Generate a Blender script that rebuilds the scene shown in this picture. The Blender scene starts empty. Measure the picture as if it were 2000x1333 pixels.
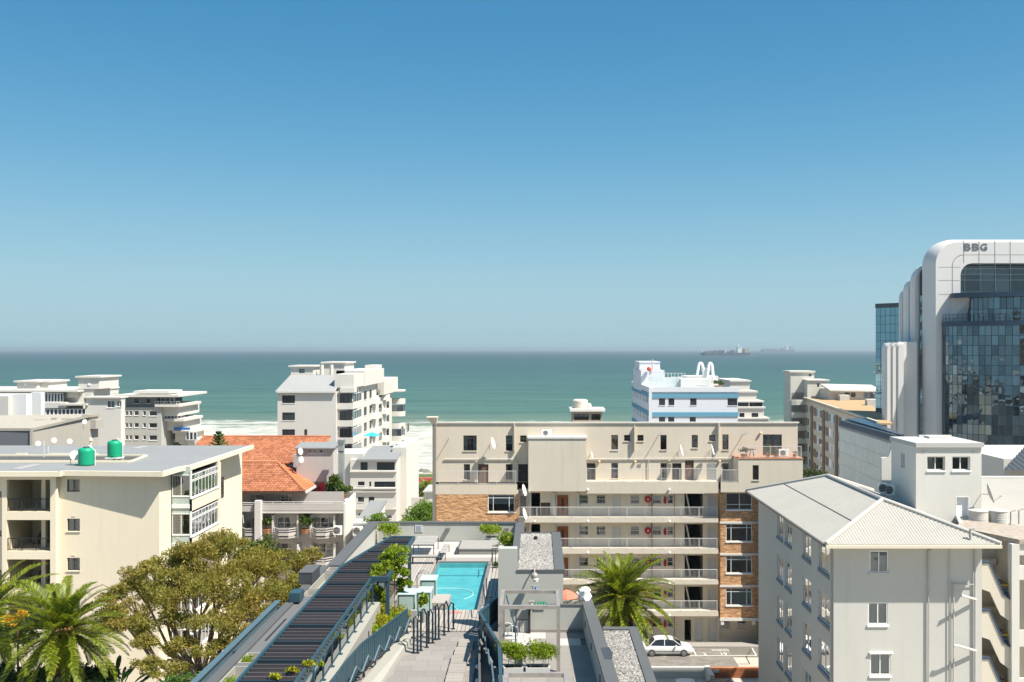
import bpy, math, random
import numpy as np
from mathutils import Vector, Matrix
R = math.radians
rnd = random.Random(7)
SC = bpy.context.scene
COL = SC.collection
# ------------------------------------------------------------------ camera, sky, sun, exposure
FL, PX0, PY0, CZ = 1900.0, 1050.0, 683.0, 36.0      # focal length and principal point in photo pixels, camera height above the sea
cam = bpy.data.cameras.new('camera')
cam.sensor_width = 36.0
cam.lens = FL / 2000.0 * 36.0
cam.shift_x = -(PX0 - 1000.0) / 2000.0
cam.shift_y = (PY0 - 666.5) / 2000.0
cam.clip_start, cam.clip_end = 0.5, 200000.0
cam_o = bpy.data.objects.new('camera', cam)
cam_o.location = (0, 0, CZ)
cam_o.rotation_euler = (R(90), 0, 0)
COL.objects.link(cam_o)
SC.camera = cam_o
world = bpy.data.worlds.new('World')
SC.world = world
world.use_nodes = True
wn = world.node_tree
wn.nodes.clear()
sky = wn.nodes.new('ShaderNodeTexSky')
sky.sky_type = 'NISHITA'
sky.sun_disc = False
SUN = Vector((0.60, -0.36, 1.0)).normalized()          # direction towards the sun
sky.sun_elevation = math.asin(SUN.z)
sky.sun_rotation = math.atan2(SUN.x, SUN.y)
sky.altitude = 0
sky.air_density = 1.0
sky.dust_density = 3.0
sky.ozone_density = 1.6
# the clear gradient of this day's sky (deep blue high up, pale and milky towards the horizon), carried on over the whole dome
tc = wn.nodes.new('ShaderNodeTexCoord')
sp = wn.nodes.new('ShaderNodeSeparateXYZ')
wn.links.new(tc.outputs['Generated'], sp.inputs[0])
cr = wn.nodes.new('ShaderNodeValToRGB')
cr.color_ramp.interpolation = 'B_SPLINE'
_st = [(0.0, (158, 194, 205)), (0.035, (156, 190, 203)), (0.10, (124, 173, 194)), (0.18, (80, 149, 184)), (0.26, (48, 131, 173)), (0.34, (18, 116, 162)), (0.6, (46, 124, 170)), (1.0, (58, 124, 172))]
def _lin(v): v /= 255.0; return ((v + 0.055) / 1.055) ** 2.4 if v > 0.04 else v / 12.92
for i, (p, c) in enumerate(_st):
    e = cr.color_ramp.elements[i] if i < 1 else (cr.color_ramp.elements[1] if i == 1 else cr.color_ramp.elements.new(p))
    e.position = p
    e.color = (*[_lin(v) for v in c], 1)
wn.links.new(sp.outputs[2], cr.inputs[0])
gm = wn.nodes.new('ShaderNodeMix'); gm.data_type = 'RGBA'; gm.blend_type = 'ADD'
gm.inputs[0].default_value = 0.16
scl = wn.nodes.new('ShaderNodeVectorMath'); scl.operation = 'SCALE'; scl.inputs['Scale'].default_value = 4.25
wn.links.new(cr.outputs[0], scl.inputs[0])
wn.links.new(scl.outputs[0], gm.inputs[6]); wn.links.new(sky.outputs[0], gm.inputs[7])
bg = wn.nodes.new('ShaderNodeBackground')
bg.inputs['Strength'].default_value = 0.125
wo = wn.nodes.new('ShaderNodeOutputWorld')
wn.links.new(gm.outputs[2], bg.inputs[0])
wn.links.new(bg.outputs[0], wo.inputs[0])
sl = bpy.data.lights.new('sun', 'SUN')
sl.energy = 4.5
sl.angle = R(0.53)
sl.color = (1.0, 0.94, 0.84)
so = bpy.data.objects.new('sun', sl)
so.rotation_euler = SUN.to_track_quat('Z', 'Y').to_euler()
so.location = (60, -40, 120)
COL.objects.link(so)
SC.view_settings.view_transform = 'Standard'
SC.view_settings.look = 'None'
SC.view_settings.exposure = 1.0
SC.view_settings.gamma = 1.0
SC.view_settings.use_curve_mapping = False
SC.cycles.max_bounces = 7
SC.cycles.diffuse_bounces = 4
SC.cycles.glossy_bounces = 3
SC.cycles.transparent_max_bounces = 10
SC.cycles.transmission_bounces = 3
SC.cycles.volume_bounces = 0
SC.cycles.caustics_reflective = False
SC.cycles.caustics_refractive = False

# ------------------------------------------------------------------ measuring: where a point of the view stands at a known distance / height
def X(px, Y): return (px - PX0) * Y / FL
def Z(py, Y): return CZ - (py - PY0) * Y / FL
def P(px, py, Y): return (X(px, Y), Y, Z(py, Y))
def G(px, py, z):
    Y = (CZ - z) * FL / (py - PY0)
    return (X(px, Y), Y, z)
def SY(Xc, px): return Xc * FL / (px - PX0)             # distance at which the plane x = Xc is met
def RX(r, Y): return (X(r[0], Y), X(r[2], Y), Z(r[3], Y), Z(r[1], Y))   # rectangle -> a0,a1,z0,z1

# ------------------------------------------------------------------ materials
MATS = {}
def _mat(name):
    m = bpy.data.materials.new(name)
    m.use_nodes = True
    nt = m.node_tree
    b = nt.nodes['Principled BSDF']
    return m, nt, b
def N(nt, t, **kw):
    n = nt.nodes.new(t)
    for k, v in kw.items():
        if k in n.inputs: n.inputs[k].default_value = v
        else: setattr(n, k, v)
    return n
def coords(nt, scale=(1, 1, 1)):
    g = N(nt, 'ShaderNodeNewGeometry')
    mp = N(nt, 'ShaderNodeMapping')
    mp.inputs['Scale'].default_value = scale
    nt.links.new(g.outputs['Position'], mp.inputs[0])
    return mp.outputs[0]
def mixc(nt, fac, a, b, mode='MIX'):
    m = N(nt, 'ShaderNodeMix', data_type='RGBA', blend_type=mode)
    for i, v in ((0, fac), (6, a), (7, b)):
        if isinstance(v, bpy.types.NodeSocket): nt.links.new(v, m.inputs[i])
        else: m.inputs[i].default_value = v if i == 0 else (*v[:3], 1)
    return m.outputs[2]
def noise(nt, vec, scale, detail=3, rough=0.6, dist=0.0):
    n = N(nt, 'ShaderNodeTexNoise')
    n.inputs['Scale'].default_value = scale
    n.inputs['Detail'].default_value = detail
    n.inputs['Roughness'].default_value = rough
    n.inputs['Distortion'].default_value = dist
    nt.links.new(vec, n.inputs['Vector'])
    return n.outputs[0]
def ramp(nt, src, p0, p1, c0=(0, 0, 0), c1=(1, 1, 1)):
    r = N(nt, 'ShaderNodeValToRGB')
    r.color_ramp.elements[0].position = p0
    r.color_ramp.elements[1].position = p1
    r.color_ramp.elements[0].color = (*c0, 1)
    r.color_ramp.elements[1].color = (*c1, 1)
    nt.links.new(src, r.inputs[0])
    return r.outputs[0]
def bump(nt, b, h, strength, dist=0.02):
    n = N(nt, 'ShaderNodeBump')
    n.inputs['Strength'].default_value = strength
    n.inputs['Distance'].default_value = dist
    nt.links.new(h, n.inputs['Height'])
    nt.links.new(n.outputs[0], b.inputs['Normal'])
def sc(c, k): return tuple(min(1, v * k) for v in c)
def plaster(name, col, stain=0.18, rough=0.9, grain=0.25):
    """painted render: broad tone drift, rain streaks running down, fine grain"""
    if name in MATS: return MATS[name]
    m, nt, b = _mat(name)
    a = noise(nt, coords(nt, (0.35, 0.35, 0.35)), 1.0, 5)
    s = noise(nt, coords(nt, (2.2, 2.2, 0.12)), 1.0, 4, 0.7)
    c = mixc(nt, ramp(nt, a, 0.3, 0.75), sc(col, 1 - stain * 0.5), sc(col, 1.05))
    c = mixc(nt, ramp(nt, s, 0.52, 0.72), c, sc(col, 1 - stain))
    blot = noise(nt, coords(nt, (0.8, 0.8, 0.5)), 1.0, 6, 0.75)
    c = mixc(nt, ramp(nt, blot, 0.60, 0.70), c, sc(col, 1 - stain * 0.45))
    f = noise(nt, coords(nt), 18, 2)
    c = mixc(nt, ramp(nt, f, 0.35, 0.75), sc(col, 0.97), c, 'MIX')
    nt.links.new(c, b.inputs['Base Color'])
    b.inputs['Roughness'].default_value = rough
    b.inputs['Specular IOR Level'].default_value = 0.25
    bump(nt, b, noise(nt, coords(nt), 30, 3), grain, 0.01)
    MATS[name] = m
    return m
def plain(name, col, rough=0.6, metal=0.0, var=0.08, spec=0.4, scale=3.0):
    if name in MATS: return MATS[name]
    m, nt, b = _mat(name)
    a = noise(nt, coords(nt), scale, 4)
    c = mixc(nt, ramp(nt, a, 0.3, 0.7), sc(col, 1 - var), sc(col, 1 + var))
    nt.links.new(c, b.inputs['Base Color'])
    b.inputs['Roughness'].default_value = rough
    b.inputs['Metallic'].default_value = metal
    b.inputs['Specular IOR Level'].default_value = spec
    MATS[name] = m
    return m
def pieces(name, col, var=0.12, rough=0.8, grain=1.5, grainscale=6.0):
    """every object a slightly different tone (pavers, slats, panels)"""
    if name in MATS: return MATS[name]
    m, nt, b = _mat(name)
    oi = N(nt, 'ShaderNodeObjectInfo')
    c = mixc(nt, oi.outputs['Random'], sc(col, 1 - var), sc(col, 1 + var))
    a = noise(nt, coords(nt), grainscale, 4)
    c = mixc(nt, ramp(nt, a, 0.35, 0.7), mixc(nt, 1.0, c, (0.9, 0.9, 0.9), 'MULTIPLY'), c)
    nt.links.new(c, b.inputs['Base Color'])
    b.inputs['Roughness'].default_value = rough
    b.inputs['Specular IOR Level'].default_value = 0.3
    bump(nt, b, noise(nt, coords(nt), 25, 3), 0.15, 0.01)
    MATS[name] = m
    return m
def leafmat(name, c0, c1, c2, trans=0.35, rough=0.55, alt=None):
    if name in MATS: return MATS[name]
    m, nt, b = _mat(name)
    g = N(nt, 'ShaderNodeNewGeometry')
    r = N(nt, 'ShaderNodeValToRGB')
    e = r.color_ramp.elements
    e[0].color = (*c0, 1); e[1].color = (*c2, 1)
    e.new(0.5).color = (*c1, 1)
    nt.links.new(g.outputs['Random Per Island'], r.inputs[0])
    n1 = noise(nt, coords(nt), 0.9, 3)
    c = mixc(nt, ramp(nt, n1, 0.35, 0.65), mixc(nt, 1.0, r.outputs[0], (0.72, 0.78, 0.7), 'MULTIPLY'), r.outputs[0])
    if alt: c = mixc(nt, ramp(nt, noise(nt, coords(nt), 0.55, 4, .7), 0.42, 0.62), c, mixc(nt, 1.0, c, alt, 'MULTIPLY'))
    nt.links.new(c, b.inputs['Base Color'])
    b.inputs['Roughness'].default_value = rough
    b.inputs['Specular IOR Level'].default_value = 0.3
    t = N(nt, 'ShaderNodeBsdfTranslucent')
    nt.links.new(mixc(nt, 1.0, c, (1.5, 1.5, 0.8), 'MULTIPLY'), t.inputs[0])
    mx = N(nt, 'ShaderNodeMixShader')
    mx.inputs[0].default_value = trans
    nt.links.new(b.outputs[0], mx.inputs[1]); nt.links.new(t.outputs[0], mx.inputs[2])
    nt.links.new(mx.outputs[0], nt.nodes['Material Output'].inputs[0])
    MATS[name] = m
    return m
def glassmat(name, tint=(0.75, 0.8, 0.8), boost=1.6, base=0.04, rough=0.02, wob=0.02):
    if name in MATS: return MATS[name]
    m = bpy.data.materials.new(name); m.use_nodes = True
    nt = m.node_tree; nt.nodes.clear()
    out = N(nt, 'ShaderNodeOutputMaterial')
    tr = N(nt, 'ShaderNodeBsdfTransparent'); tr.inputs[0].default_value = (*tint, 1)
    gl = N(nt, 'ShaderNodeBsdfGlossy'); gl.inputs['Roughness'].default_value = rough
    gl.inputs[0].default_value = (0.95, 0.97, 1, 1)
    fr = N(nt, 'ShaderNodeFresnel'); fr.inputs[0].default_value = 1.5
    mt = N(nt, 'ShaderNodeMath', operation='MULTIPLY_ADD'); mt.inputs[1].default_value = boost; mt.inputs[2].default_value = base
    mt.use_clamp = True
    nt.links.new(fr.outputs[0], mt.inputs[0])
    bp = N(nt, 'ShaderNodeBump'); bp.inputs['Strength'].default_value = 1; bp.inputs['Distance'].default_value = wob
    nt.links.new(noise(nt, coords(nt), 0.9, 1), bp.inputs['Height'])
    nt.links.new(bp.outputs[0], gl.inputs['Normal'])
    mx = N(nt, 'ShaderNodeMixShader')
    nt.links.new(mt.outputs[0], mx.inputs[0]); nt.links.new(tr.outputs[0], mx.inputs[1]); nt.links.new(gl.outputs[0], mx.inputs[2])
    nt.links.new(mx.outputs[0], out.inputs[0])
    MATS[name] = m
    return m
def mirror(name, col, rough=0.03, wob=0.05, wscale=0.5, var=0.25):
    """coated curtain-wall glass, a little wavy from sheet to sheet"""
    if name in MATS: return MATS[name]
    m, nt, b = _mat(name)
    oi = N(nt, 'ShaderNodeObjectInfo')
    nt.links.new(mixc(nt, oi.outputs['Random'], sc(col, 1 - var), sc(col, 1 + var)), b.inputs['Base Color'])
    b.inputs['Metallic'].default_value = 0.85
    b.inputs['Roughness'].default_value = rough
    ad = N(nt, 'ShaderNodeVectorMath', operation='ADD')
    nt.links.new(coords(nt), ad.inputs[0])
    cb = N(nt, 'ShaderNodeCombineXYZ')
    mu = N(nt, 'ShaderNodeMath', operation='MULTIPLY'); mu.inputs[1].default_value = 40
    nt.links.new(oi.outputs['Random'], mu.inputs[0]); nt.links.new(mu.outputs[0], cb.inputs[0]); nt.links.new(mu.outputs[0], cb.inputs[2])
    nt.links.new(cb.outputs[0], ad.inputs[1])
    bump(nt, b, noise(nt, ad.outputs[0], wscale, 2), 1.0, wob)
    MATS[name] = m
    return m

m_glass = glassmat('window glass')
m_glass_g = glassmat('greenish glass', (0.62, 0.74, 0.7), 1.8, 0.12)
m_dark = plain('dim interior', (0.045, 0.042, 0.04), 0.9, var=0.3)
m_pane = mirror('far window glass', (0.12, 0.14, 0.16), 0.06, 0.01, 0.8, 0.5)
m_curt = plain('curtain cloth', (0.62, 0.58, 0.5), 0.9, var=0.12, scale=5)
m_blind = plain('roller blind', (0.5, 0.55, 0.56), 0.8, var=0.05)
m_wframe = plain('white window frame', (0.72, 0.72, 0.7), 0.5, var=0.04)
m_bframe = plain('black window frame', (0.035, 0.03, 0.03), 0.5, var=0.1)
m_brnframe = plain('dark brown frame', (0.07, 0.045, 0.035), 0.5)
m_rail = plain('painted railing', (0.60, 0.58, 0.55), 0.5, var=0.05)
m_iron = plain('black iron', (0.02, 0.02, 0.022), 0.5)
m_bluest = plain('petrol blue steel', (0.028, 0.066, 0.088), 0.45, 0.0, 0.08, 0.4)
m_postst = plain('dark navy steel', (0.016, 0.028, 0.04), 0.5, 0.0, 0.08, 0.35)
m_steel = plain('stainless steel', (0.36, 0.325, 0.29), 0.42, 0.35, 0.15)
m_white = plain('white paint', (0.78, 0.78, 0.76), 0.55, var=0.04)
m_red = plain('red paint', (0.42, 0.015, 0.03), 0.4)
m_wood = plain('orange wood door', (0.28, 0.085, 0.025), 0.45, var=0.3, scale=8)
m_brown = plain('brown door', (0.13, 0.075, 0.05), 0.6, var=0.2)
m_pipe = plain('pipe', (0.50, 0.47, 0.43), 0.6)
m_concrete = plaster('grey concrete', (0.33, 0.33, 0.31), 0.25)
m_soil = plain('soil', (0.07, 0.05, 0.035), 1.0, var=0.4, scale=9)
m_terra = plain('terracotta', (0.42, 0.19, 0.1), 0.8, var=0.15)
m_black = plain('black rubber', (0.02, 0.02, 0.02), 0.7)

# ------------------------------------------------------------------ mesh building
class M:
    def __init__(s): s.v = []; s.f = []
    def poly(s, pts):
        n = len(s.v); s.v += [tuple(p) for p in pts]; s.f.append(tuple(range(n, n + len(pts)))); return s
    def hexa(s, p):     # 8 corners: bottom ring 0-3, top ring 4-7
        n = len(s.v); s.v += [tuple(q) for q in p]
        for f in ((3, 2, 1, 0), (4, 5, 6, 7), (0, 1, 5, 4), (1, 2, 6, 5), (2, 3, 7, 6), (3, 0, 4, 7)):
            s.f.append(tuple(n + i for i in f))
        return s
    def box(s, x0, x1, y0, y1, z0, z1):
        return s.hexa([(x0, y0, z0), (x1, y0, z0), (x1, y1, z0), (x0, y1, z0), (x0, y0, z1), (x1, y0, z1), (x1, y1, z1), (x0, y1, z1)])
    def prism(s, pts, z0, z1):
        n = len(s.v); k = len(pts)
        s.v += [(p[0], p[1], z0) for p in pts] + [(p[0], p[1], z1) for p in pts]
        s.f.append(tuple(range(n + k - 1, n - 1, -1))); s.f.append(tuple(range(n + k, n + 2 * k)))
        for i in range(k):
            j = (i + 1) % k; s.f.append((n + i, n + j, n + k + j, n + k + i))
        return s
    def slab(s, pts, t):    # any flat-ish polygon given thickness downwards
        n = len(s.v); k = len(pts)
        s.v += [tuple(p) for p in pts] + [(p[0], p[1], p[2] - t) for p in pts]
        s.f.append(tuple(range(n, n + k))); s.f.append(tuple(range(n + 2 * k - 1, n + k - 1, -1)))
        for i in range(k):
            j = (i + 1) % k; s.f.append((n + j, n + i, n + k + i, n + k + j))
        return s
    def cyl(s, x, y, z0, z1, r0, r1=None, seg=14, cap=True):
        r1 = r0 if r1 is None else r1
        n = len(s.v)
        for z, r in ((z0, r0), (z1, r1)):
            for i in range(seg):
                a = 2 * math.pi * i / seg; s.v.append((x + r * math.cos(a), y + r * math.sin(a), z))
        for i in range(seg):
            j = (i + 1) % seg; s.f.append((n + i, n + j, n + seg + j, n + seg + i))
        if cap: s.f.append(tuple(n + seg - 1 - i for i in range(seg))); s.f.append(tuple(n + seg + i for i in range(seg)))
        return s
    def lathe(s, x, y, prof, seg=20):
        n = len(s.v)
        for r, z in prof:
            for i in range(seg):
                a = 2 * math.pi * i / seg; s.v.append((x + r * math.cos(a), y + r * math.sin(a), z))
        for k in range(len(prof) - 1):
            for i in range(seg):
                j = (i + 1) % seg
                s.f.append((n + k * seg + i, n + k * seg + j, n + (k + 1) * seg + j, n + (k + 1) * seg + i))
        s.f.append(tuple(n + seg - 1 - i for i in range(seg)))
        e = n + (len(prof) - 1) * seg
        s.f.append(tuple(e + i for i in range(seg)))
        return s
    def tube(s, pts, r, seg=6, r1=None):
        pts = [Vector(p) for p in pts]; n = len(s.v); k = len(pts)
        for i, p in enumerate(pts):
            d = (pts[min(i + 1, k - 1)] - pts[max(i - 1, 0)]).normalized()
            u = d.cross(Vector((0, 0, 1)))
            if u.length < 1e-3: u = Vector((1, 0, 0))
            u.normalize(); w = d.cross(u)
            rr = r if r1 is None else r + (r1 - r) * i / (k - 1)
            for j in range(seg):
                a = 2 * math.pi * j / seg + math.pi / seg
                s.v.append(tuple(p + u * rr * math.cos(a) + w * rr * math.sin(a)))
        for i in range(k - 1):
            for j in range(seg):
                q = (j + 1) % seg
                s.f.append((n + i * seg + j, n + i * seg + q, n + (i + 1) * seg + q, n + (i + 1) * seg + j))
        s.f.append(tuple(n + seg - 1 - j for j in range(seg))); s.f.append(tuple(n + (k - 1) * seg + j for j in range(seg)))
        return s
    def bar(s, p, q, w, h):     # rectangular bar between two points, h = vertical thickness
        p = Vector(p); q = Vector(q); d = (q - p)
        u = Vector((d.y, -d.x, 0))
        if u.length < 1e-6:
            return s.box(p.x - w / 2, p.x + w / 2, p.y - h / 2, p.y + h / 2, min(p.z, q.z), max(p.z, q.z))
        u = u.normalized() * w / 2; t = d.cross(u).normalized() * h / 2
        return s.hexa([p - u - t, p + u - t, q + u - t, q - u - t, p - u + t, p + u + t, q + u + t, q - u + t])
    def fbox(s, F, a0, a1, z0, z1, c0, c1):
        return s.hexa([F(a0, z0, c1), F(a1, z0, c1), F(a1, z0, c0), F(a0, z0, c0), F(a0, z1, c1), F(a1, z1, c1), F(a1, z1, c0), F(a0, z1, c0)])
    def fquad(s, F, a0, a1, z0, z1, c):
        return s.poly([F(a0, z0, c), F(a1, z0, c), F(a1, z1, c), F(a0, z1, c)])
    def ball(s, x, y, z, r, seg=10, rings=6, sz=1.0):
        return s.lathe(x, y, [(r * max(0.02, math.sin(math.pi * i / rings)), z - r * sz * math.cos(math.pi * i / rings)) for i in range(rings + 1)], seg)

ORG = {}
def org(o): return ORG.get(o.name, (0, 0, 0)) if o else (0, 0, 0)
def tag(o, label=None, cat=None, group=None, kind=None):
    if label: o['label'] = label
    if cat: o['category'] = cat
    if group: o['group'] = group
    if kind: o['kind'] = kind
    return o
def build(m, name, mat, parent=None, label=None, cat=None, group=None, kind=None, base=None, smooth=False):
    me = bpy.data.meshes.new(name)
    o0 = org(parent) if parent else (base or (0, 0, 0))
    v = m.v
    if o0 != (0, 0, 0): v = [(p[0] - o0[0], p[1] - o0[1], p[2] - o0[2]) for p in v]
    me.from_pydata(v, [], m.f)
    if mat: me.materials.append(mat)
    if smooth: me.shade_smooth()
    o = bpy.data.objects.new(name, me)
    COL.objects.link(o)
    if parent: o.parent = parent
    else: o.location = o0
    ORG[o.name] = tuple(o0)
    return tag(o, label, cat, group, kind)
def npmesh(name, V, Fq, mat, parent=None, base=None, smooth=False, **kw):
    """V (n,3) array, Fq (m,k) array of equal-sized faces"""
    o0 = org(parent) if parent else (base or (0, 0, 0))
    V = np.asarray(V, dtype=np.float32) - np.asarray(o0, dtype=np.float32)
    Fq = np.asarray(Fq, dtype=np.int32)
    me = bpy.data.meshes.new(name)
    me.vertices.add(len(V)); me.vertices.foreach_set('co', V.ravel())
    k = Fq.shape[1]
    me.loops.add(Fq.size); me.loops.foreach_set('vertex_index', Fq.ravel())
    me.polygons.add(len(Fq)); me.polygons.foreach_set('loop_start', np.arange(0, Fq.size, k, dtype=np.int32))
    me.update(calc_edges=True)
    if mat: me.materials.append(mat)
    if smooth: me.shade_smooth()
    o = bpy.data.objects.new(name, me); COL.objects.link(o)
    if parent: o.parent = parent
    else: o.location = o0
    ORG[o.name] = tuple(float(q) for q in o0)
    return tag(o, **kw)
def thing(name, label, cat, loc, group=None):
    o = bpy.data.objects.new(name, None); o.empty_display_size = 0.5
    COL.objects.link(o); o.location = loc
    ORG[o.name] = tuple(loc)
    return tag(o, label, cat, group)
def kids(o): return list(o.children)
def dup(root, loc, label=None, group=None, rotz=None):
    r = root.copy(); COL.objects.link(r); r.location = loc
    if rotz is not None: r.rotation_euler = (0, 0, rotz)
    if label: r['label'] = label
    if group: r['group'] = group
    ORG[r.name] = tuple(loc)
    for ch in kids(root):
        c = ch.copy(); COL.objects.link(c); c.parent = r
        for g in kids(ch):
            d = g.copy(); COL.objects.link(d); d.parent = c
    return r

# ------------------------------------------------------------------ facades
def front(Y): return lambda a, z, c: (a, Y - c, z)                 # faces the camera; a = x
def sideR(x): return lambda a, z, c: (x + c, a, z)                 # faces +x; a = y
def sideL(x): return lambda a, z, c: (x - c, a, z)                 # faces -x
def skew(p, q):                                                    # facade from p to q (xy), outward on the right-hand side walking p->q
    p = Vector(p); q = Vector(q); u = (q - p).normalized(); n = Vector((u.y, -u.x))
    return lambda a, z, c: (p.x + u.x * a + n.x * c, p.y + u.y * a + n.y * c, z)
def wall(m, F, a0, a1, z0, z1, holes=(), dep=0.15):
    A = sorted({a0, a1} | {h[0] for h in holes} | {h[1] for h in holes}); A = [a for a in A if a0 <= a <= a1]
    B = sorted({z0, z1} | {h[2] for h in holes} | {h[3] for h in holes}); B = [b for b in B if z0 <= b <= z1]
    for i in range(len(A) - 1):
        for j in range(len(B) - 1):
            ca, cb = (A[i] + A[i + 1]) / 2, (B[j] + B[j + 1]) / 2
            if any(h[0] < ca < h[1] and h[2] < cb < h[3] for h in holes): continue
            m.fquad(F, A[i], A[i + 1], B[j], B[j + 1], 0)
    for h in holes:
        x0, x1, y0, y1 = h
        m.poly([F(x0, y0, 0), F(x0, y1, 0), F(x0, y1, -dep), F(x0, y0, -dep)])
        m.poly([F(x1, y0, 0), F(x1, y1, 0), F(x1, y1, -dep), F(x1, y0, -dep)])
        m.poly([F(x0, y0, 0), F(x1, y0, 0), F(x1, y0, -dep), F(x0, y0, -dep)])
        m.poly([F(x0, y1, 0), F(x1, y1, 0), F(x1, y1, -dep), F(x0, y1, -dep)])
    return m
def win(F, r, parent, nx=2, tr=(), fw=0.05, dep=0.13, fmat=None, fill=None, sill=True, far=False, room=True, glass=None, proud=0.0, bars=False, sillmat=None, sz=0.07, name='window', xs=None):
    """window with its frame (part), panes, sill, curtains and the dim room behind (sub-parts)"""
    a0, a1, z0, z1 = r
    fmat = fmat or m_bframe
    f = M(); c1, c0 = -dep + 0.05 + proud, -dep + proud
    f.fbox(F, a0, a0 + fw, z0, z1, c0, c1); f.fbox(F, a1 - fw, a1, z0, z1, c0, c1)
    f.fbox(F, a0 + fw, a1 - fw, z0, z0 + fw, c0, c1); f.fbox(F, a0 + fw, a1 - fw, z1 - fw, z1, c0, c1)
    mull = [a0 + (a1 - a0) * i / nx for i in range(1, nx)] if xs is None else [a0 + (a1 - a0) * t for t in xs]
    for a in mull: f.fbox(F, a - fw * .45, a + fw * .45, z0 + fw, z1 - fw, c0, c1 - 0.003)
    for t in tr:
        z = z0 + (z1 - z0) * t; f.fbox(F, a0 + fw, a1 - fw, z - fw * .4, z + fw * .4, c0 + 0.003, c1 - 0.006)
    if bars:
        k = int((a1 - a0) / 0.14)
        for i in range(1, k): f.fbox(F, a0 + (a1 - a0) * i / k - .012, a0 + (a1 - a0) * i / k + .012, z0, z1, c1, c1 + .02)
    w = build(f, name, fmat, parent)
    if far:
        g = M(); g.fquad(F, a0, a1, z0, z1, c0 + 0.015); build(g, 'pane', m_pane, w)
    else:
        ed = [a0] + mull + [a1]
        for i in range(len(ed) - 1):
            g = M(); g.fquad(F, ed[i], ed[i + 1], z0, z1, c0 + 0.02 + 0.004 * (i % 2)); build(g, 'pane', glass or m_glass, w)
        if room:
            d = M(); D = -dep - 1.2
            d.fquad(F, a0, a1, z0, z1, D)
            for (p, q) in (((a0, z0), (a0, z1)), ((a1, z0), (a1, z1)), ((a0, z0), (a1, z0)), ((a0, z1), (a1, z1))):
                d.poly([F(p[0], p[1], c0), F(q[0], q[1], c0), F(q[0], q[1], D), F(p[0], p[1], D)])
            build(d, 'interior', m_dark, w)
        k = fill if fill is not None else rnd.choice(['c', 'c2', '', 'b', 'h', ''])
        if k in ('c', 'c2', 'cl', 'full'):
            W = a1 - a0
            spans = {'c': [(0, .3), (.72, 1)], 'c2': [(0, .45), (.6, 1)], 'cl': [(0, .5)], 'full': [(0, 1)]}[k]
            for s0, s1 in spans:
                g = M(); n = max(6, int((s1 - s0) * W / 0.07)); cc = -dep - 0.12
                pts = [(a0 + W * (s0 + (s1 - s0) * i / n), cc + (0.035 if i % 2 else -0.02) + rnd.uniform(-.008, .008)) for i in range(n + 1)]
                for i in range(n):
                    p, q = pts[i], pts[i + 1]
                    g.poly([F(p[0], z0, p[1]), F(q[0], z0, q[1]), F(q[0], z1, q[1]), F(p[0], z1, p[1])])
                build(g, 'curtain', m_curt, w)
        elif k in ('b', 'h', 'bf'):
            t = {'b': 0.45, 'h': 0.7, 'bf': 0.02}[k] + rnd.uniform(-.1, .1) * (k != 'bf')
            g = M(); g.fquad(F, a0, a1, z0 + (z1 - z0) * t, z1, -dep - 0.08); build(g, 'blind', m_blind, w)
    if sill:
        g = M(); g.fbox(F, a0 - 0.05, a1 + 0.05, z0 - sz, z0 - 0.003, -dep + 0.05, 0.07); build(g, 'sill', sillmat or m_white, w)
    return w
def railing(F, a0, a1, z0, z1, parent, mat=None, gap=0.12, c=0.0, r=0.02, posts=1.6, name='railing'):
    mat = mat or m_rail
    f = M(); f.fbox(F, a0, a1, z1 - 0.045, z1, c - .025, c + .025); f.fbox(F, a0, a1, z0 + 0.08, z0 + 0.11, c - .015, c + .015)
    k = max(1, round((a1 - a0) / posts))
    for i in range(k + 1):
        a = a0 + 0.02 + (a1 - a0 - 0.04) * i / k; f.fbox(F, a - .02, a + .02, z0, z1 - 0.045, c - .02, c + .02)
    w = build(f, name, mat, parent)
    b = M(); n = int((a1 - a0) / gap)
    for i in range(1, n):
        a = a0 + (a1 - a0) * i / n; b.fbox(F, a - r / 2, a + r / 2, z0 + .11, z1 - .045, c - r / 2, c + r / 2)
    build(b, 'balusters', mat, w, kind='stuff')
    return w
def dish(loc, label, ax=(-0.5, -0.6, 0.5), r=0.42, arm=0.5, group='satellite dishes on walls and roofs', wallpt=None, mat=None):
    """satellite dish: bowl, feed arm, bracket"""
    t = thing('satellite_dish', label, 'satellite dish', loc, group)
    L = Vector(loc); n = Vector(ax).normalized()
    u = n.cross(Vector((0, 0, 1))).normalized(); w = u.cross(n)
    m = M(); seg = 18; k0 = 0
    rings = 4
    for q in range(rings + 1):
        rr = r * q / rings + 0.005; d = 0.22 * r * (q / rings) ** 2
        for i in range(seg):
            a = 2 * math.pi * i / seg
            m.v.append(tuple(L + u * rr * math.cos(a) + w * rr * math.sin(a) * 1.08 + n * d))
    for q in range(rings):
        for i in range(seg):
            j = (i + 1) % seg; m.f.append((q * seg + i, q * seg + j, (q + 1) * seg + j, (q + 1) * seg + i))
    nb = len(m.v); m.v += [tuple(Vector(v) - n * 0.02) for v in m.v[:nb]]; m.f += [tuple(nb + i for i in reversed(f)) for f in m.f[:]]
    build(m, 'bowl', mat or m_white, t, smooth=True)
    m = M(); tip = L + n * r * 1.1 - w * r * 0.55
    m.tube([L - w * r * .95 + n * .1 * r, tip], 0.02); m.box(tip.x - .05, tip.x + .05, tip.y - .05, tip.y + .05, tip.z - .05, tip.z + .05)
    build(m, 'feed_arm', m_pipe, t)
    wp = Vector(wallpt) if wallpt else L - n * arm
    m = M(); m.tube([L - n * 0.01, L - n * 0.12, Vector((wp.x, wp.y, L.z - 0.2)), wp], 0.025)
    build(m, 'bracket', m_pipe, t)
    return t
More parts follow.
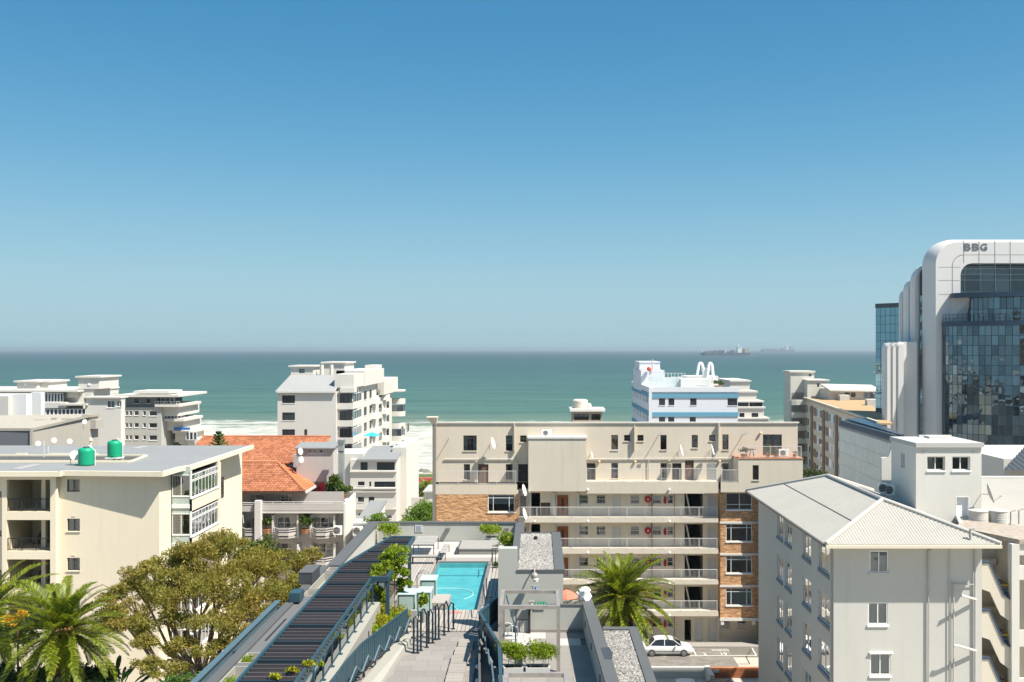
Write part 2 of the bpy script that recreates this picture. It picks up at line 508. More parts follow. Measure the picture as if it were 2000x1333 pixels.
def aircon(F, a, z, parent_label, w=0.85, h=0.6, d=0.32, c=0.05, name='air_conditioner', group='air conditioning units'):
    x = F(a, z, c)
    t = thing(name, parent_label, 'air conditioner', x, group)
    m = M(); m.fbox(F, a - w / 2, a + w / 2, z, z + h, c, c + d); build(m, 'casing', m_white, t)
    m = M()
    for k in range(16):
        a1 = 2 * math.pi * k / 16; a2 = 2 * math.pi * (k + 1) / 16; rr = h * .4
        cx = a - w * .12; cz = z + h / 2
        m.poly([F(cx, cz, c + d + .004), F(cx + rr * math.cos(a1), cz + rr * math.sin(a1), c + d + .004), F(cx + rr * math.cos(a2), cz + rr * math.sin(a2), c + d + .004)])
    build(m, 'fan_opening', m_iron, t)
    m = M()
    for k in range(5): m.fbox(F, a - w * .12 - h * .38, a - w * .12 + h * .38, z + h * (.2 + .15 * k) - .01, z + h * (.2 + .15 * k) + .01, c + d + .006, c + d + .02)
    build(m, 'grille', m_rail, t)
    return t
# ------------------------------------------------------------------ sea, surf, beach, ground
def sea_material():
    m, nt, b = _mat('sea water')
    g = N(nt, 'ShaderNodeNewGeometry')
    sx = N(nt, 'ShaderNodeSeparateXYZ'); nt.links.new(g.outputs['Position'], sx.inputs[0])
    big = noise(nt, coords(nt, (0.0012, 0.004, 1)), 1.0, 4, 0.55)
    # depth colour: green shallows -> teal -> deep blue-green, from the shore outwards
    ad = N(nt, 'ShaderNodeMath', operation='MULTIPLY_ADD'); ad.inputs[1].default_value = 700; ad.inputs[2].default_value = -350
    nt.links.new(big, ad.inputs[0])
    yy = N(nt, 'ShaderNodeMath', operation='ADD'); nt.links.new(sx.outputs[1], yy.inputs[0]); nt.links.new(ad.outputs[0], yy.inputs[1])
    lg = N(nt, 'ShaderNodeMath', operation='LOGARITHM'); lg.inputs[1].default_value = 10
    mx = N(nt, 'ShaderNodeMath', operation='MAXIMUM'); mx.inputs[1].default_value = 200
    nt.links.new(yy.outputs[0], mx.inputs[0]); nt.links.new(mx.outputs[0], lg.inputs[0])
    mr = N(nt, 'ShaderNodeMapRange'); mr.inputs[1].default_value = 2.5; mr.inputs[2].default_value = 3.7
    nt.links.new(lg.outputs[0], mr.inputs[0])
    cr = N(nt, 'ShaderNodeValToRGB'); e = cr.color_ramp.elements
    e[0].position = 0.0; e[0].color = (0.095, 0.165, 0.135, 1)
    e[1].position = 1.0; e[1].color = (0.026, 0.066, 0.080, 1)
    x = e.new(0.30); x.color = (0.062, 0.135, 0.118, 1)
    x = e.new(0.60); x.color = (0.040, 0.096, 0.100, 1)
    nt.links.new(mr.outputs[0], cr.inputs[0])
    st = noise(nt, coords(nt, (0.006, 0.035, 1)), 1.0, 5, 0.65, 0.4)
    c = mixc(nt, ramp(nt, st, 0.32, 0.72), mixc(nt, 1.0, cr.outputs[0], (0.74, 0.80, 0.83), 'MULTIPLY'), mixc(nt, 1.0, cr.outputs[0], (1.32, 1.24, 1.16), 'MULTIPLY'))
    wv = noise(nt, coords(nt, (0.05, 0.16, 1)), 1.0, 5, 0.7, 0.3)
    c = mixc(nt, ramp(nt, wv, 0.35, 0.7), mixc(nt, 1.0, c, (0.86, 0.88, 0.88), 'MULTIPLY'), c)
    # sand stirred up close to the surf
    sand = N(nt, 'ShaderNodeMapRange'); sand.inputs[1].default_value = 640; sand.inputs[2].default_value = 440
    y2 = N(nt, 'ShaderNodeMath', operation='MULTIPLY_ADD'); y2.inputs[1].default_value = 160; nt.links.new(noise(nt, coords(nt, (0.008, 0.02, 1)), 1, 4), y2.inputs[0]); nt.links.new(sx.outputs[1], y2.inputs[2])
    nt.links.new(y2.outputs[0], sand.inputs[0])
    c = mixc(nt, sand.outputs[0], c, (0.20, 0.24, 0.17))
    # foam: lines of breakers thickening towards the beach
    fo = noise(nt, coords(nt, (0.010, 0.055, 1)), 1.0, 6, 0.62, 0.8)
    fd = N(nt, 'ShaderNodeMapRange'); fd.inputs[1].default_value = 560; fd.inputs[2].default_value = 440; fd.inputs[3].default_value = -0.25; fd.inputs[4].default_value = 0.23
    y3 = N(nt, 'ShaderNodeMath', operation='MULTIPLY_ADD'); y3.inputs[1].default_value = 46; nt.links.new(noise(nt, coords(nt, (0.010, 0.0, 0)), 1, 3), y3.inputs[0]); nt.links.new(sx.outputs[1], y3.inputs[2])
    nt.links.new(y3.outputs[0], fd.inputs[0])
    fa = N(nt, 'ShaderNodeMath', operation='ADD'); nt.links.new(fo, fa.inputs[0]); nt.links.new(fd.outputs[0], fa.inputs[1])
    lace = noise(nt, coords(nt, (0.12, 0.35, 1)), 1.0, 5, 0.7, 0.6)
    fb = N(nt, 'ShaderNodeMath', operation='MULTIPLY_ADD'); fb.inputs[1].default_value = 0.34; nt.links.new(lace, fb.inputs[0]); nt.links.new(fa.outputs[0], fb.inputs[2])
    fm = ramp(nt, fb.outputs[0], 0.64, 0.78)
    fcol = mixc(nt, ramp(nt, lace, 0.35, 0.6), (0.30, 0.30, 0.23), (0.60, 0.59, 0.54))
    c = mixc(nt, fm, c, fcol)
    nt.links.new(c, b.inputs['Base Color'])
    b.inputs['Roughness'].default_value = 0.55
    b.inputs['Specular IOR Level'].default_value = 0.12
    h1 = noise(nt, coords(nt, (0.06, 0.22, 1)), 1.0, 7, 0.75)
    bump(nt, b, h1, 1.0, 1.6)
    return m
m_sea = sea_material()
# open sea: one sheet to the horizon, strips getting longer with distance; near water is a real wavy mesh
m = M()
ys = [560, 900, 1600, 3000, 6000, 12000, 24000, 45000]
for i in range(len(ys) - 1):
    w0, w1 = ys[i] * 1.2 + 600, ys[i + 1] * 1.2 + 600
    m.poly([(-w0, ys[i], 0), (w0, ys[i], 0), (w1, ys[i + 1], 0), (-w1, ys[i + 1], 0)])
build(m, 'sea', m_sea, kind='structure')
nx_, ny_ = 300, 240
gx = np.linspace(-420, 420, nx_); gy = np.linspace(262, 560, ny_)
GX, GY = np.meshgrid(gx, gy)
rs = np.random.RandomState(3)
ZZ = np.zeros_like(GX)
for k in range(26):
    f = rs.uniform(0.03, 0.22); th = rs.normal(0, 0.22); ph = rs.uniform(0, 6.28)
    ZZ += 0.10 / (1 + 6 * f) * np.sin(f * 2 * (GY * math.cos(th) + GX * math.sin(th)) + ph)
front_w = 30 * np.sin(GX * 0.011 + 1) + 14 * np.sin(GX * 0.031) + 6 * np.sin(GX * 0.083)
for y0, a in ((455, 1.5), (392, 1.2), (345, 0.8)):
    d = GY - (y0 + front_w * (y0 - 262) / 260)
    ZZ += a * np.exp(-(d / 5.0) ** 2) * (0.55 + 0.45 * np.sin(GX * 0.02 + y0))
ZZ *= np.clip((560 - GY) / 40, 0, 1)
V = np.stack([GX, GY, ZZ], -1).reshape(-1, 3)
idx = np.arange(nx_ * ny_).reshape(ny_, nx_)
Fq = np.stack([idx[:-1, :-1], idx[:-1, 1:], idx[1:, 1:], idx[1:, :-1]], -1).reshape(-1, 4)
npmesh('sea_surf', V, Fq, m_sea, smooth=True, kind='structure')

# land: flat town ground falling to a low sea wall and beach, wide enough to close every gap
def ground_material():
    m, nt, b = _mat('town ground')
    a = noise(nt, coords(nt), 0.12, 5)
    c = mixc(nt, ramp(nt, a, 0.35, 0.65), (0.36, 0.33, 0.28), (0.46, 0.42, 0.35))
    nt.links.new(c, b.inputs['Base Color']); b.inputs['Roughness'].default_value = 0.95
    bump(nt, b, noise(nt, coords(nt), 3, 4), 0.3, 0.05)
    return m
m_ground = ground_material()
m_asph = plain('asphalt', (0.085, 0.082, 0.08), 0.9, var=0.18, scale=1.2)
m_rock = plain('rock', (0.17, 0.16, 0.13), 0.95, var=0.4, scale=0.6)
m_sand = plain('beach sand', (0.42, 0.37, 0.27), 0.95, var=0.12, scale=0.5)
m_grass = plain('lawn', (0.08, 0.12, 0.035), 0.95, var=0.3, scale=1.0)
GZ = 8.4
m = M()
for x0, x1, y0, y1 in ((-900, 900, -260, 162),):
    m.poly([(x0, y0, GZ), (x1, y0, GZ), (x1, y1, GZ), (x0, y1, GZ)])
m.poly([(-900, 162, GZ), (900, 162, GZ), (900, 194, 5.4), (-900, 194, 5.4)]); m.poly([(-900, 194, 5.4), (900, 194, 5.4), (900, 243, 5.2), (-900, 243, 5.2)]); m.poly([(-900, 243, 5.2), (900, 243, 5.2), (900, 254, 2.6), (-900, 254, 2.6)])
build(m, 'ground', m_ground, kind='structure')
m = M(); m.poly([(-900, 254, 2.6), (900, 254, 2.6), (900, 285, -1.2), (-900, 285, -1.2)])
build(m, 'beach', m_sand, kind='structure')
m = M(); m.poly([(-900, 197, 5.44), (900, 197, 5.44), (900, 208, 5.40), (-900, 208, 5.40)])
build(m, 'beach_road', m_asph, kind='structure')
m = M(); m.poly([(-120, 212, 5.40), (900, 212, 5.40), (900, 240, 5.28), (-120, 240, 5.28)])
build(m, 'promenade_lawn', m_grass, kind='structure')
m = M()                                               # dark rocks breaking the foam by the beach
for i in range(26):
    x = rnd.uniform(-46, 10); y = rnd.uniform(276, 296); r = rnd.uniform(.5, 2.0)
    m.lathe(x, y, [(r, -0.6), (r * .9, .05), (r * .5, rnd.uniform(.3, .6)), (.05, rnd.uniform(.5, .75))], 7)
build(m, 'shore_rocks', m_rock, kind='stuff')

# the air: one closed box of thin haze round everything
def haze_box():
    m = M(); m.box(-60000, 60000, -500, 60000, -3.0, 62.0)
    o = build(m, 'haze', None, kind='stuff')
    mt = bpy.data.materials.new('haze air'); mt.use_nodes = True
    nt = mt.node_tree; nt.nodes.clear()
    out = N(nt, 'ShaderNodeOutputMaterial')
    v = N(nt, 'ShaderNodeVolumePrincipled')
    v.inputs['Color'].default_value = (0.58, 0.68, 0.74, 1)
    v.inputs['Density'].default_value = 0.00009
    v.inputs['Anisotropy'].default_value = 0.2
    nt.links.new(v.outputs[0], out.inputs['Volume'])
    o.data.materials.append(mt)
    return o
haze_box()
# ------------------------------------------------------------------ the long beige gallery block in the middle
def door(F, r, parent, mat, frame=None, dep=0.08, name='door', handle=True, glaze=False):
    a0, a1, z0, z1 = r
    m = M(); m.fbox(F, a0 + .05, a1 - .05, z0 + .01, z1 - .05, -dep - .04, -dep)
    d = build(m, name, mat, parent)
    m = M(); m.fbox(F, a0, a0 + .05, z0, z1, -dep - .05, .01); m.fbox(F, a1 - .05, a1, z0, z1, -dep - .05, .01); m.fbox(F, a0 + .05, a1 - .05, z1 - .05, z1, -dep - .05, .01)
    build(m, 'door_frame', frame or mat, d)
    if glaze:
        m = M(); m.fbox(F, a0 + (a1 - a0) * .4, a0 + (a1 - a0) * .6, z0 + (z1 - z0) * .3, z0 + (z1 - z0) * .85, -dep, -dep + .01); build(m, 'glazed_panel', m_iron, d)
    if handle:
        m = M(); m.fbox(F, a0 + .14, a0 + .2, z0 + 1.0, z0 + 1.06, -dep, -dep + .06); build(m, 'handle', m_steel, d)
    return d
def brick_material():
    m, nt, b = _mat('rock face brick')
    g = N(nt, 'ShaderNodeNewGeometry'); s = N(nt, 'ShaderNodeSeparateXYZ'); nt.links.new(g.outputs['Position'], s.inputs[0])
    ad = N(nt, 'ShaderNodeMath', operation='ADD'); nt.links.new(s.outputs[0], ad.inputs[0]); nt.links.new(s.outputs[1], ad.inputs[1])
    cb = N(nt, 'ShaderNodeCombineXYZ'); nt.links.new(ad.outputs[0], cb.inputs[0]); nt.links.new(s.outputs[2], cb.inputs[1])
    t = N(nt, 'ShaderNodeTexBrick'); t.inputs['Scale'].default_value = 1.0
    t.inputs['Brick Width'].default_value = 0.30; t.inputs['Row Height'].default_value = 0.105; t.inputs['Mortar Size'].default_value = 0.010; t.inputs['Bias'].default_value = -0.1
    t.inputs['Color1'].default_value = (0.70, 0.39, 0.20, 1); t.inputs['Color2'].default_value = (0.47, 0.225, 0.11, 1); t.inputs['Mortar'].default_value = (0.48, 0.34, 0.2, 1)
    nt.links.new(cb.outputs[0], t.inputs['Vector'])
    n = noise(nt, coords(nt, (2.2, 2.2, 6.0)), 1.0, 5, 0.7)
    c = mixc(nt, ramp(nt, n, 0.36, 0.66), mixc(nt, 1.0, t.outputs[0], (0.62, 0.58, 0.55), 'MULTIPLY'), mixc(nt, 1.0, t.outputs[0], (1.2, 1.2, 1.15), 'MULTIPLY'))
    nt.links.new(c, b.inputs['Base Color']); b.inputs['Roughness'].default_value = 0.9
    ah = N(nt, 'ShaderNodeMath', operation='MULTIPLY_ADD'); ah.inputs[1].default_value = 1.6; nt.links.new(n, ah.inputs[0]); nt.links.new(t.outputs['Fac'], ah.inputs[2])
    bump(nt, b, n, 1.0, 0.10)
    return m
m_brick = brick_material()
m_beige = plaster('beige render', (0.60, 0.53, 0.43), 0.24)
m_roofgrey = plaster('roof felt', (0.36, 0.35, 0.33), 0.2)
FY, WY = 88.5, 90.0
Ff, Fw = front(FY), front(WY)
cb = thing('apartment_building', 'long beige apartment block with open gallery walkways and rock-face brick panels behind the palm', 'apartment building', (X(1200, WY), 96, GZ))
def RF(*r): return RX(r, FY)
def RW(*r): return RX(r, WY)
up = [RW(905, 851, 931, 881), RW(988, 851, 1001, 881), RW(1016, 851, 1028, 864), RW(906, 907, 918, 937), RW(934, 907, 954, 945.5), RW(988, 907, 1001, 937), RW(1012, 907, 1031, 941.5),
      RW(1194, 850, 1207, 879), RW(1219, 850, 1231, 862), RW(1245, 850, 1257, 862), RW(1290, 850, 1302, 879), RW(1351, 850, 1363, 875), RW(1385, 850, 1397, 862), RW(1411, 849, 1423, 879),
      RW(1490, 849, 1527, 895),
      RW(1146, 905, 1163, 941.5), RW(1194, 905, 1207, 935), RW(1290, 905, 1302, 934), RW(1313, 905, 1331, 941.5), RW(1338, 900, 1355, 941.5), RW(1382, 905, 1399, 941.5), RW(1411, 905, 1423, 937)]
m = M(); zt = Z(827, WY); zf = Z(942, WY)
wall(m, Fw, X(851, WY), X(1558, WY), zf, zt, up, 0.12)
m.box(X(851, WY), X(1558, WY), WY + 13, WY + 13.2, GZ, zt - 1.1)
m.poly([(X(1558, WY), WY, GZ), (X(1558, WY), WY + 13, GZ), (X(1558, WY), WY + 13, zt - 1.1), (X(1558, WY), WY + .2, zt - 1.1), (X(1558, WY), WY + .2, zt), (X(1558, WY), WY, zt)])
m.poly([(X(851, WY), WY, GZ), (X(851, WY), WY + 13, GZ), (X(851, WY), WY + 13, zt - 1.1), (X(851, WY), WY + .2, zt - 1.1), (X(851, WY), WY + .2, zt), (X(851, WY), WY, zt)])
build(m, 'upper_wall', m_beige, cb)
m = M(); m.box(X(851, WY) + .02, X(1558, WY) - .02, WY + .16, WY + 12.98, zt - 1.5, zt - 1.3); rf = build(m, 'roof', m_roofgrey, cb)
m = M(); m.box(X(851, WY) - .12, X(1558, WY) + .12, WY - .12, WY + .15, zt + .003, zt + .12); build(m, 'parapet_cap', plaster('pale cap', (0.62, 0.59, 0.53), .1), rf)
# windows and doors of the two upper storeys
for i, r in enumerate(up):
    if i in (4, 19): door(Fw, r, cb, m_brown, m_brnframe)
    elif i in (6, 15, 18): door(Fw, r, cb, m_iron, m_brnframe)
    elif i == 7:
        win(Fw, r, cb, 1, (.55,), fw=.06, fmat=m_brnframe, fill=''); m = M(); m.fquad(Fw, r[0], r[1], r[2], r[3], -.16); build(m, 'shutter', m_wood, cb)
    elif i == 14: win(Fw, r, cb, 2, fw=.08, fmat=m_brnframe, fill='c2', sill=False)
    elif i == 20:
        door(Fw, r, cb, m_iron, m_iron)
        m = M(); a0, a1, z0, z1 = r
        for k in range(6):
            for (s, e) in (((a0 + (a1 - a0) * k / 6), (a0 + (a1 - a0) * (k + 1) / 6)),):
                for q in range(8):
                    za, zb = z0 + (z1 - z0) * q / 8, z0 + (z1 - z0) * (q + 1) / 8
                    m.tube([Fw(s, za, .03), Fw(e, zb, .03)], .017, 4); m.tube([Fw(e, za, .05), Fw(s, zb, .05)], .017, 4)
        build(m, 'trellis_gate', m_white, cb)
    else:
        h = r[3] - r[2]
        win(Fw, r, cb, 2 if i == 0 else 1, (.6,) if h > 1 else (), fw=.055, fill=['c', 'b', '', 'c2', 'h', 'c'][i % 6] if h > 1 else '', sill=True, sillmat=m_beige)
# gallery slabs (top gallery, then four below), their railings
lv = [(942, 959, 1145, 1403), (1012, 1021, 1012, 1403), (1073, 1082, 1012, 1403), (1134, 1142, 1012, 1403), (1195, 1204, 1012, 1403)]
m_slab = plaster('gallery slab edge', (0.62, 0.56, 0.46), 0.2)
for i, (ya, yb, pa, pb) in enumerate(lv):
    m = M(); m.box(X(pa, FY), X(pb, FY), FY, WY - .003, Z(yb, FY), Z(ya, FY)); s = build(m, 'gallery_floor', m_slab if i else m_beige, cb)
    m = M()
    for px in (1042, 1146, 1305):
        if px > pa: m.ball(X(px + 2, FY), FY - .12, Z(yb, FY) + .12, .11, 8, 5)
    build(m, 'bulkhead_light', m_white, s, kind='stuff')
    z1 = Z(ya - (27 if i == 0 else 21.5), FY)
    railing(Ff, X(pa + 1, FY), X(pb - 2, FY), Z(ya, FY), z1, cb, gap=.115, r=.016)
m = M(); m.box(X(1145, FY), X(1403, FY), FY, FY + .12, Z(959, FY) - .25, Z(959, FY)); build(m, 'gallery_beam', m_beige, cb)
# rear wall of the open galleries
LV = [(960, 1012), (1021, 1073), (1082, 1134), (1142, 1195), (1204, 1253)]       # ceiling, floor rows at FY
hol = []; items = []
for k, (c, f) in enumerate(LV):
    def L(p0, y0, p1, y1, zz=None): return RW(p0, f - 46 + y0, p1, f - 46 + y1)
    dd = [('d', RW(1196, f - 45.5, 1213, f - .6)), ('d', RW(1382, f - 44, 1399, f - .6)), ('w', L(1131, 1, 1149, 18)), ('w', L(1165, 1, 1183, 18)), ('w', L(1231, 1, 1249, 18)),
          ('w', L(1274, 1, 1292, 18)), ('w', L(1303, 1, 1315, 18)), ('s', RW(1337, f - 49, 1373, f - .6)), ('s2', RW(1038, f - 49, 1055, f - .6)), ('g', RW(1056, f - 30, 1075, f - .6)),
          ('o', RW(1088, f - 45, 1110, f - .6)), ('x', RW(1015, f - 44, 1029, f - .6))]
    if k == 4: dd = [d for d in dd if d[0] not in 's']; dd += [('s3', RW(1337, f - 42, 1350, f - .6)), ('d', RW(1356, f - 45, 1373, f - .6)), ('w', L(1408, 0, 1427, 22)), ('w', L(1440, 0, 1458, 22))]
    items.append(dd); hol += [d[1] for d in dd]
m = M(); wall(m, Fw, X(1012, WY), X(1480, WY), GZ, Z(955, WY), hol, 0.12); rw = build(m, 'gallery_wall', plaster('cream gallery render', (0.76, 0.68, 0.55), 0.10), cb)
m_wd = plaster('white door', (0.66, 0.63, 0.58), .12)
for k, dd in enumerate(items):
    for t, r in dd:
        if t == 'd': door(Fw, r, cb, m_wd, m_wd, name='white_door')
        elif t == 'w': win(Fw, r, cb, 1, (.5,), fw=.05, fmat=m_wframe, fill=rnd.choice(['b', 'h', '', 'full', 'h']), sill=False, bars=rnd.random() < .4)
        elif t == 'o':
            m = M(); a0, a1, z0, z1 = r; m.fbox(Fw, a0 - .12, a0, z0, z1 + .1, -.02, .04); m.fbox(Fw, a1, a1 + .12, z0, z1 + .1, -.02, .04); m.fbox(Fw, a0, a1, z1, z1 + .1, -.02, .04)
            build(m, 'door_surround', m_wd, cb); door(Fw, r, cb, m_wood, m_wood, glaze=True, name='lift_door')
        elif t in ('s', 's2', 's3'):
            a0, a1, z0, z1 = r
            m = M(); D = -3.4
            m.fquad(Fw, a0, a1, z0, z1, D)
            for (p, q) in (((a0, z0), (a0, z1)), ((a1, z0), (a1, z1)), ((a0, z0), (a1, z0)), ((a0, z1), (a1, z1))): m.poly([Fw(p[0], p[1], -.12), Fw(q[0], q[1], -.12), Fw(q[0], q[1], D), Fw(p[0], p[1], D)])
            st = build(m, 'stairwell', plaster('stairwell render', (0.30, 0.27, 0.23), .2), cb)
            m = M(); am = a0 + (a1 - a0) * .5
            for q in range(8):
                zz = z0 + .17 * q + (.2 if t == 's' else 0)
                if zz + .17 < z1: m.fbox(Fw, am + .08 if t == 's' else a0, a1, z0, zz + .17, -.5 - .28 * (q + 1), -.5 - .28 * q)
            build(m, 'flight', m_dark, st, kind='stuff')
            if t == 's':
                m = M(); n = 4
                m.hexa([Fw(am - .25, z0, -.2), Fw(am - .12, z0, -.2), Fw(am - .12, z0, -.9), Fw(am - .25, z0, -.9), Fw(am - .75, z1, -.2), Fw(am - .62, z1, -.2), Fw(am - .62, z1, -.9), Fw(am - .75, z1, -.9)])
                build(m, 'stringer', m_wd, st)
        elif t == 'g': m = M(); m.fbox(Fw, *r, -.1, -.02); build(m, 'lift_shutter', m_brnframe, cb)
        elif t == 'x':
            door(Fw, r, cb, m_brown, m_wd); m = M(); a0, a1, z0, z1 = r
            for q in range(7): a = a0 + (a1 - a0) * (q + .5) / 7; m.fbox(Fw, a - .012, a + .012, z0, z1, .01, .035)
            build(m, 'security_bars', m_white, cb)
# pilasters, vertical pipes
m = M()
for p in (1012.5, 1033, 1079, 1126, 1400):
    m.box(X(p, WY), X(p + 4, WY), WY - .3, WY - .003, GZ, Z(962, WY))
build(m, 'pilasters', m_wd, cb, kind='stuff')
for p, w in ((1273, .05), (1317, .03)):
    m = M(); m.tube([(X(p, WY), WY - .08, GZ), (X(p, WY), WY - .08, Z(962, WY))], w, 6); build(m, 'fire_pipe', plain('oxide red pipe', (.3, .1, .07), .6), cb)
# hose reels and extinguishers, one of each on every gallery
ords = ['top', 'second', 'third', 'fourth', 'lowest']
for k, (c, f) in enumerate(LV):
    xx, zz = X(1265, WY), Z(f - 37, WY)
    t = thing('fire_hose_reel', 'round red fire hose reel on the %s open gallery wall of the beige block' % ords[k], 'fire hose reel', (xx, WY, zz), 'fire hose reels on the galleries')
    m = M(); n = 20
    def disc(m, r, y0, y1, seg=20):
        b = len(m.v)
        for y in (y0, y1):
            for i in range(seg): a = 6.2832 * i / seg; m.v.append((xx + r * math.cos(a), y, zz + r * math.sin(a)))
        m.f.append(tuple(range(b, b + seg))); m.f.append(tuple(range(b + 2 * seg - 1, b + seg - 1, -1)))
        for i in range(seg): j = (i + 1) % seg; m.f.append((b + i, b + j, b + seg + j, b + seg + i))
    disc(m, .30, WY - .30, WY - .27); disc(m, .30, WY - .10, WY - .07); disc(m, .2, WY - .27, WY - .10); build(m, 'drum', m_red, t)
    m = M(); disc(m, .08, WY - .34, WY - .303, 12); m.box(xx - .05, xx + .05, WY - .07, WY - .01, zz - .1, zz + .1); build(m, 'hub', m_white, t)
    m = M(); m.tube([(xx, WY - .2, zz - .2), (xx + .05, WY - .15, zz - .6), (X(1273, WY), WY - .1, zz - .75)], .02); build(m, 'hose', m_red, t)
    x2, z2 = X(1298.5, WY), Z(f - 36, WY)
    t = thing('fire_extinguisher', 'small red fire extinguisher on the %s open gallery wall of the beige block' % ords[k], 'fire extinguisher', (x2, WY, z2), 'fire extinguishers on the galleries')
    m = M(); m.lathe(x2, WY - .12, [(.11, z2 - .35), (.12, z2 - .3), (.12, z2 + .1), (.06, z2 + .2), (.03, z2 + .26)], 12); build(m, 'cylinder_body', m_red, t, smooth=True)
    m = M(); m.box(x2 - .08, x2 + .03, WY - .15, WY - .09, z2 + .262, z2 + .3); m.tube([(x2 + .03, WY - .12, z2 + .28), (x2 + .13, WY - .12, z2 + .15), (x2 + .12, WY - .12, z2 - .15)], .012); build(m, 'lever', m_iron, t)
# projecting plain box (lift and stair head) and its flashing
bx0, bx1 = X(1032, FY), X(1145, FY)
m = M(); m.box(bx0, bx1, FY - .02, WY - .003, Z(960, FY), Z(857, FY)); pb = build(m, 'projecting_bay', plaster('beige bay render', (0.59, 0.53, 0.435), 0.32), cb)
m = M(); m.box(bx0 - .08, bx1 + .08, FY - .1, WY - .004, Z(857, FY) + .003, Z(853.5, FY)); build(m, 'flashing', plaster('flashing', (.66, .64, .6), .25), pb)
aircon(lambda a, z, c: (a, FY + .9 - c, z), X(1068, FY), Z(853, FY), 'air conditioner on top of the projecting plain box of the beige block', w=.9, h=.55)
# left wing: gallery parapet, brick-faced wall and its wide window
m = M(); m.box(X(850, FY), X(1010, FY), FY, FY + .2, Z(966, FY), Z(947, FY)); m.box(X(850, FY), X(1012, FY), FY + .2, WY - .003, Z(966, FY), Z(960, FY)); build(m, 'left_parapet', m_beige, cb)
railing(Ff, X(857, FY), X(1008, FY), Z(947, FY), Z(920, FY), cb, gap=.115, r=.016)
hb = [RF(953, 966.5, 1005, 1000)]
m = M(); wall(m, front(FY), X(852, FY), X(1012, FY), GZ, Z(966.3, FY), hb, .12); m.poly([(X(1012, FY), FY, GZ), (X(1012, FY), WY, GZ), (X(1012, FY), WY, Z(966.3, FY)), (X(1012, FY), FY, Z(966.3, FY))])
m.poly([(X(852, FY), FY, GZ), (X(852, FY), WY, GZ), (X(852, FY), WY, Z(966.3, FY)), (X(852, FY), FY, Z(966.3, FY))])
build(m, 'brick_wall', m_brick, cb)
win(Ff, hb[0], cb, 3, (.8,), fw=.06, fmat=m_wframe, fill='b', xs=(.2, .8), sz=.12)
# right wing: brick bay with four wide windows and pale bands, under the terrace block
q = [(963, 996), (1024, 1058), (1086, 1120), (1149, 1183)]
hb = [RF(1418, a, 1469, b) for a, b in q]
m = M(); wall(m, Ff, X(1407, FY), X(1481, FY), Z(1207, FY), Z(962, FY), hb, .12)
m.poly([(X(1407, FY), FY, Z(1207, FY)), (X(1407, FY), WY, Z(1207, FY)), (X(1407, FY), WY, Z(962, FY)), (X(1407, FY), FY, Z(962, FY))]); m.box(X(1407, FY), X(1481, FY), FY + .01, WY, Z(1212, FY), Z(1207, FY))
build(m, 'brick_bay', m_brick, cb)
for k, r in enumerate(hb): win(Ff, r, cb, 3, (.78,) if k else (.3,), fw=.06, fmat=m_wframe, fill=['', '', 'h', 'bf'][k], xs=(.2, .8) if k else (.52,), sz=.1)
for a, b in ((1019, 1023), (1081, 1085), (1143, 1147), (1207, 1213)):
    m = M(); m.box(X(1406, FY), X(1482, FY), FY - .06, FY - .003, Z(b, FY), Z(a, FY)); build(m, 'band', m_wd, cb)
m = M()
for px in (1411, 1472): m.box(X(px - 3, FY), X(px + 3, FY), FY - .02, FY + .3, Z(1221, FY), Z(1213, FY) - .003)
build(m, 'corbels', m_wd, cb, kind='stuff')
TY = 87.6; Ft = front(TY)
hb = [RX((1470, 909, 1482, 938), TY)]
m = M(); wall(m, Ft, X(1442, TY), X(1568, TY), Z(962, TY), Z(897, TY), hb, .12); x0, x1 = X(1442, TY), X(1568, TY)
m.poly([(x0, TY, Z(962, TY)), (x0, WY, Z(962, TY)), (x0, WY, Z(897, TY)), (x0, TY, Z(897, TY))]); m.poly([(x1, TY, GZ), (x1, WY, GZ), (x1, WY, Z(897, TY)), (x1, TY, Z(897, TY))])
m.poly([(x0, TY, Z(962, TY)), (x1, TY, Z(962, TY)), (x1, WY, Z(962, TY)), (x0, WY, Z(962, TY))])
wall(m, Ft, X(1484, TY), x1, GZ, Z(962, TY) - .002)
m.box(X(1408, TY), X(1441.8, TY), TY, TY + .15, Z(962, TY), Z(943, TY))
build(m, 'terrace_block', m_beige, cb)
m = M(); m.box(x0 - .05, x1 + .05, TY - .05, WY - .003, Z(897, TY) + .003, Z(895.2, TY)); build(m, 'terrace_floor', m_terra, cb)
win(Ft, hb[0], cb, 1, (.62,), fw=.06, fill='', sillmat=m_beige)
railing(Ft, x0 + .1, x1 - .1, Z(895.2, TY), Z(872, TY), cb, gap=.11, c=-.1, r=.016)
railing(Ft, X(1409, TY), x0 - .05, Z(943, TY), Z(918, TY), cb, gap=.11, c=-.07, r=.02)
door(front(WY - .4), (X(1436, WY), X(1443, WY), Z(942, WY), Z(905, WY)), cb, m_iron)
aircon(front(TY + 1.4), X(1537, TY), Z(894, TY), 'air conditioner on the terrace of the beige block beside the glass door', w=.9, h=.62)
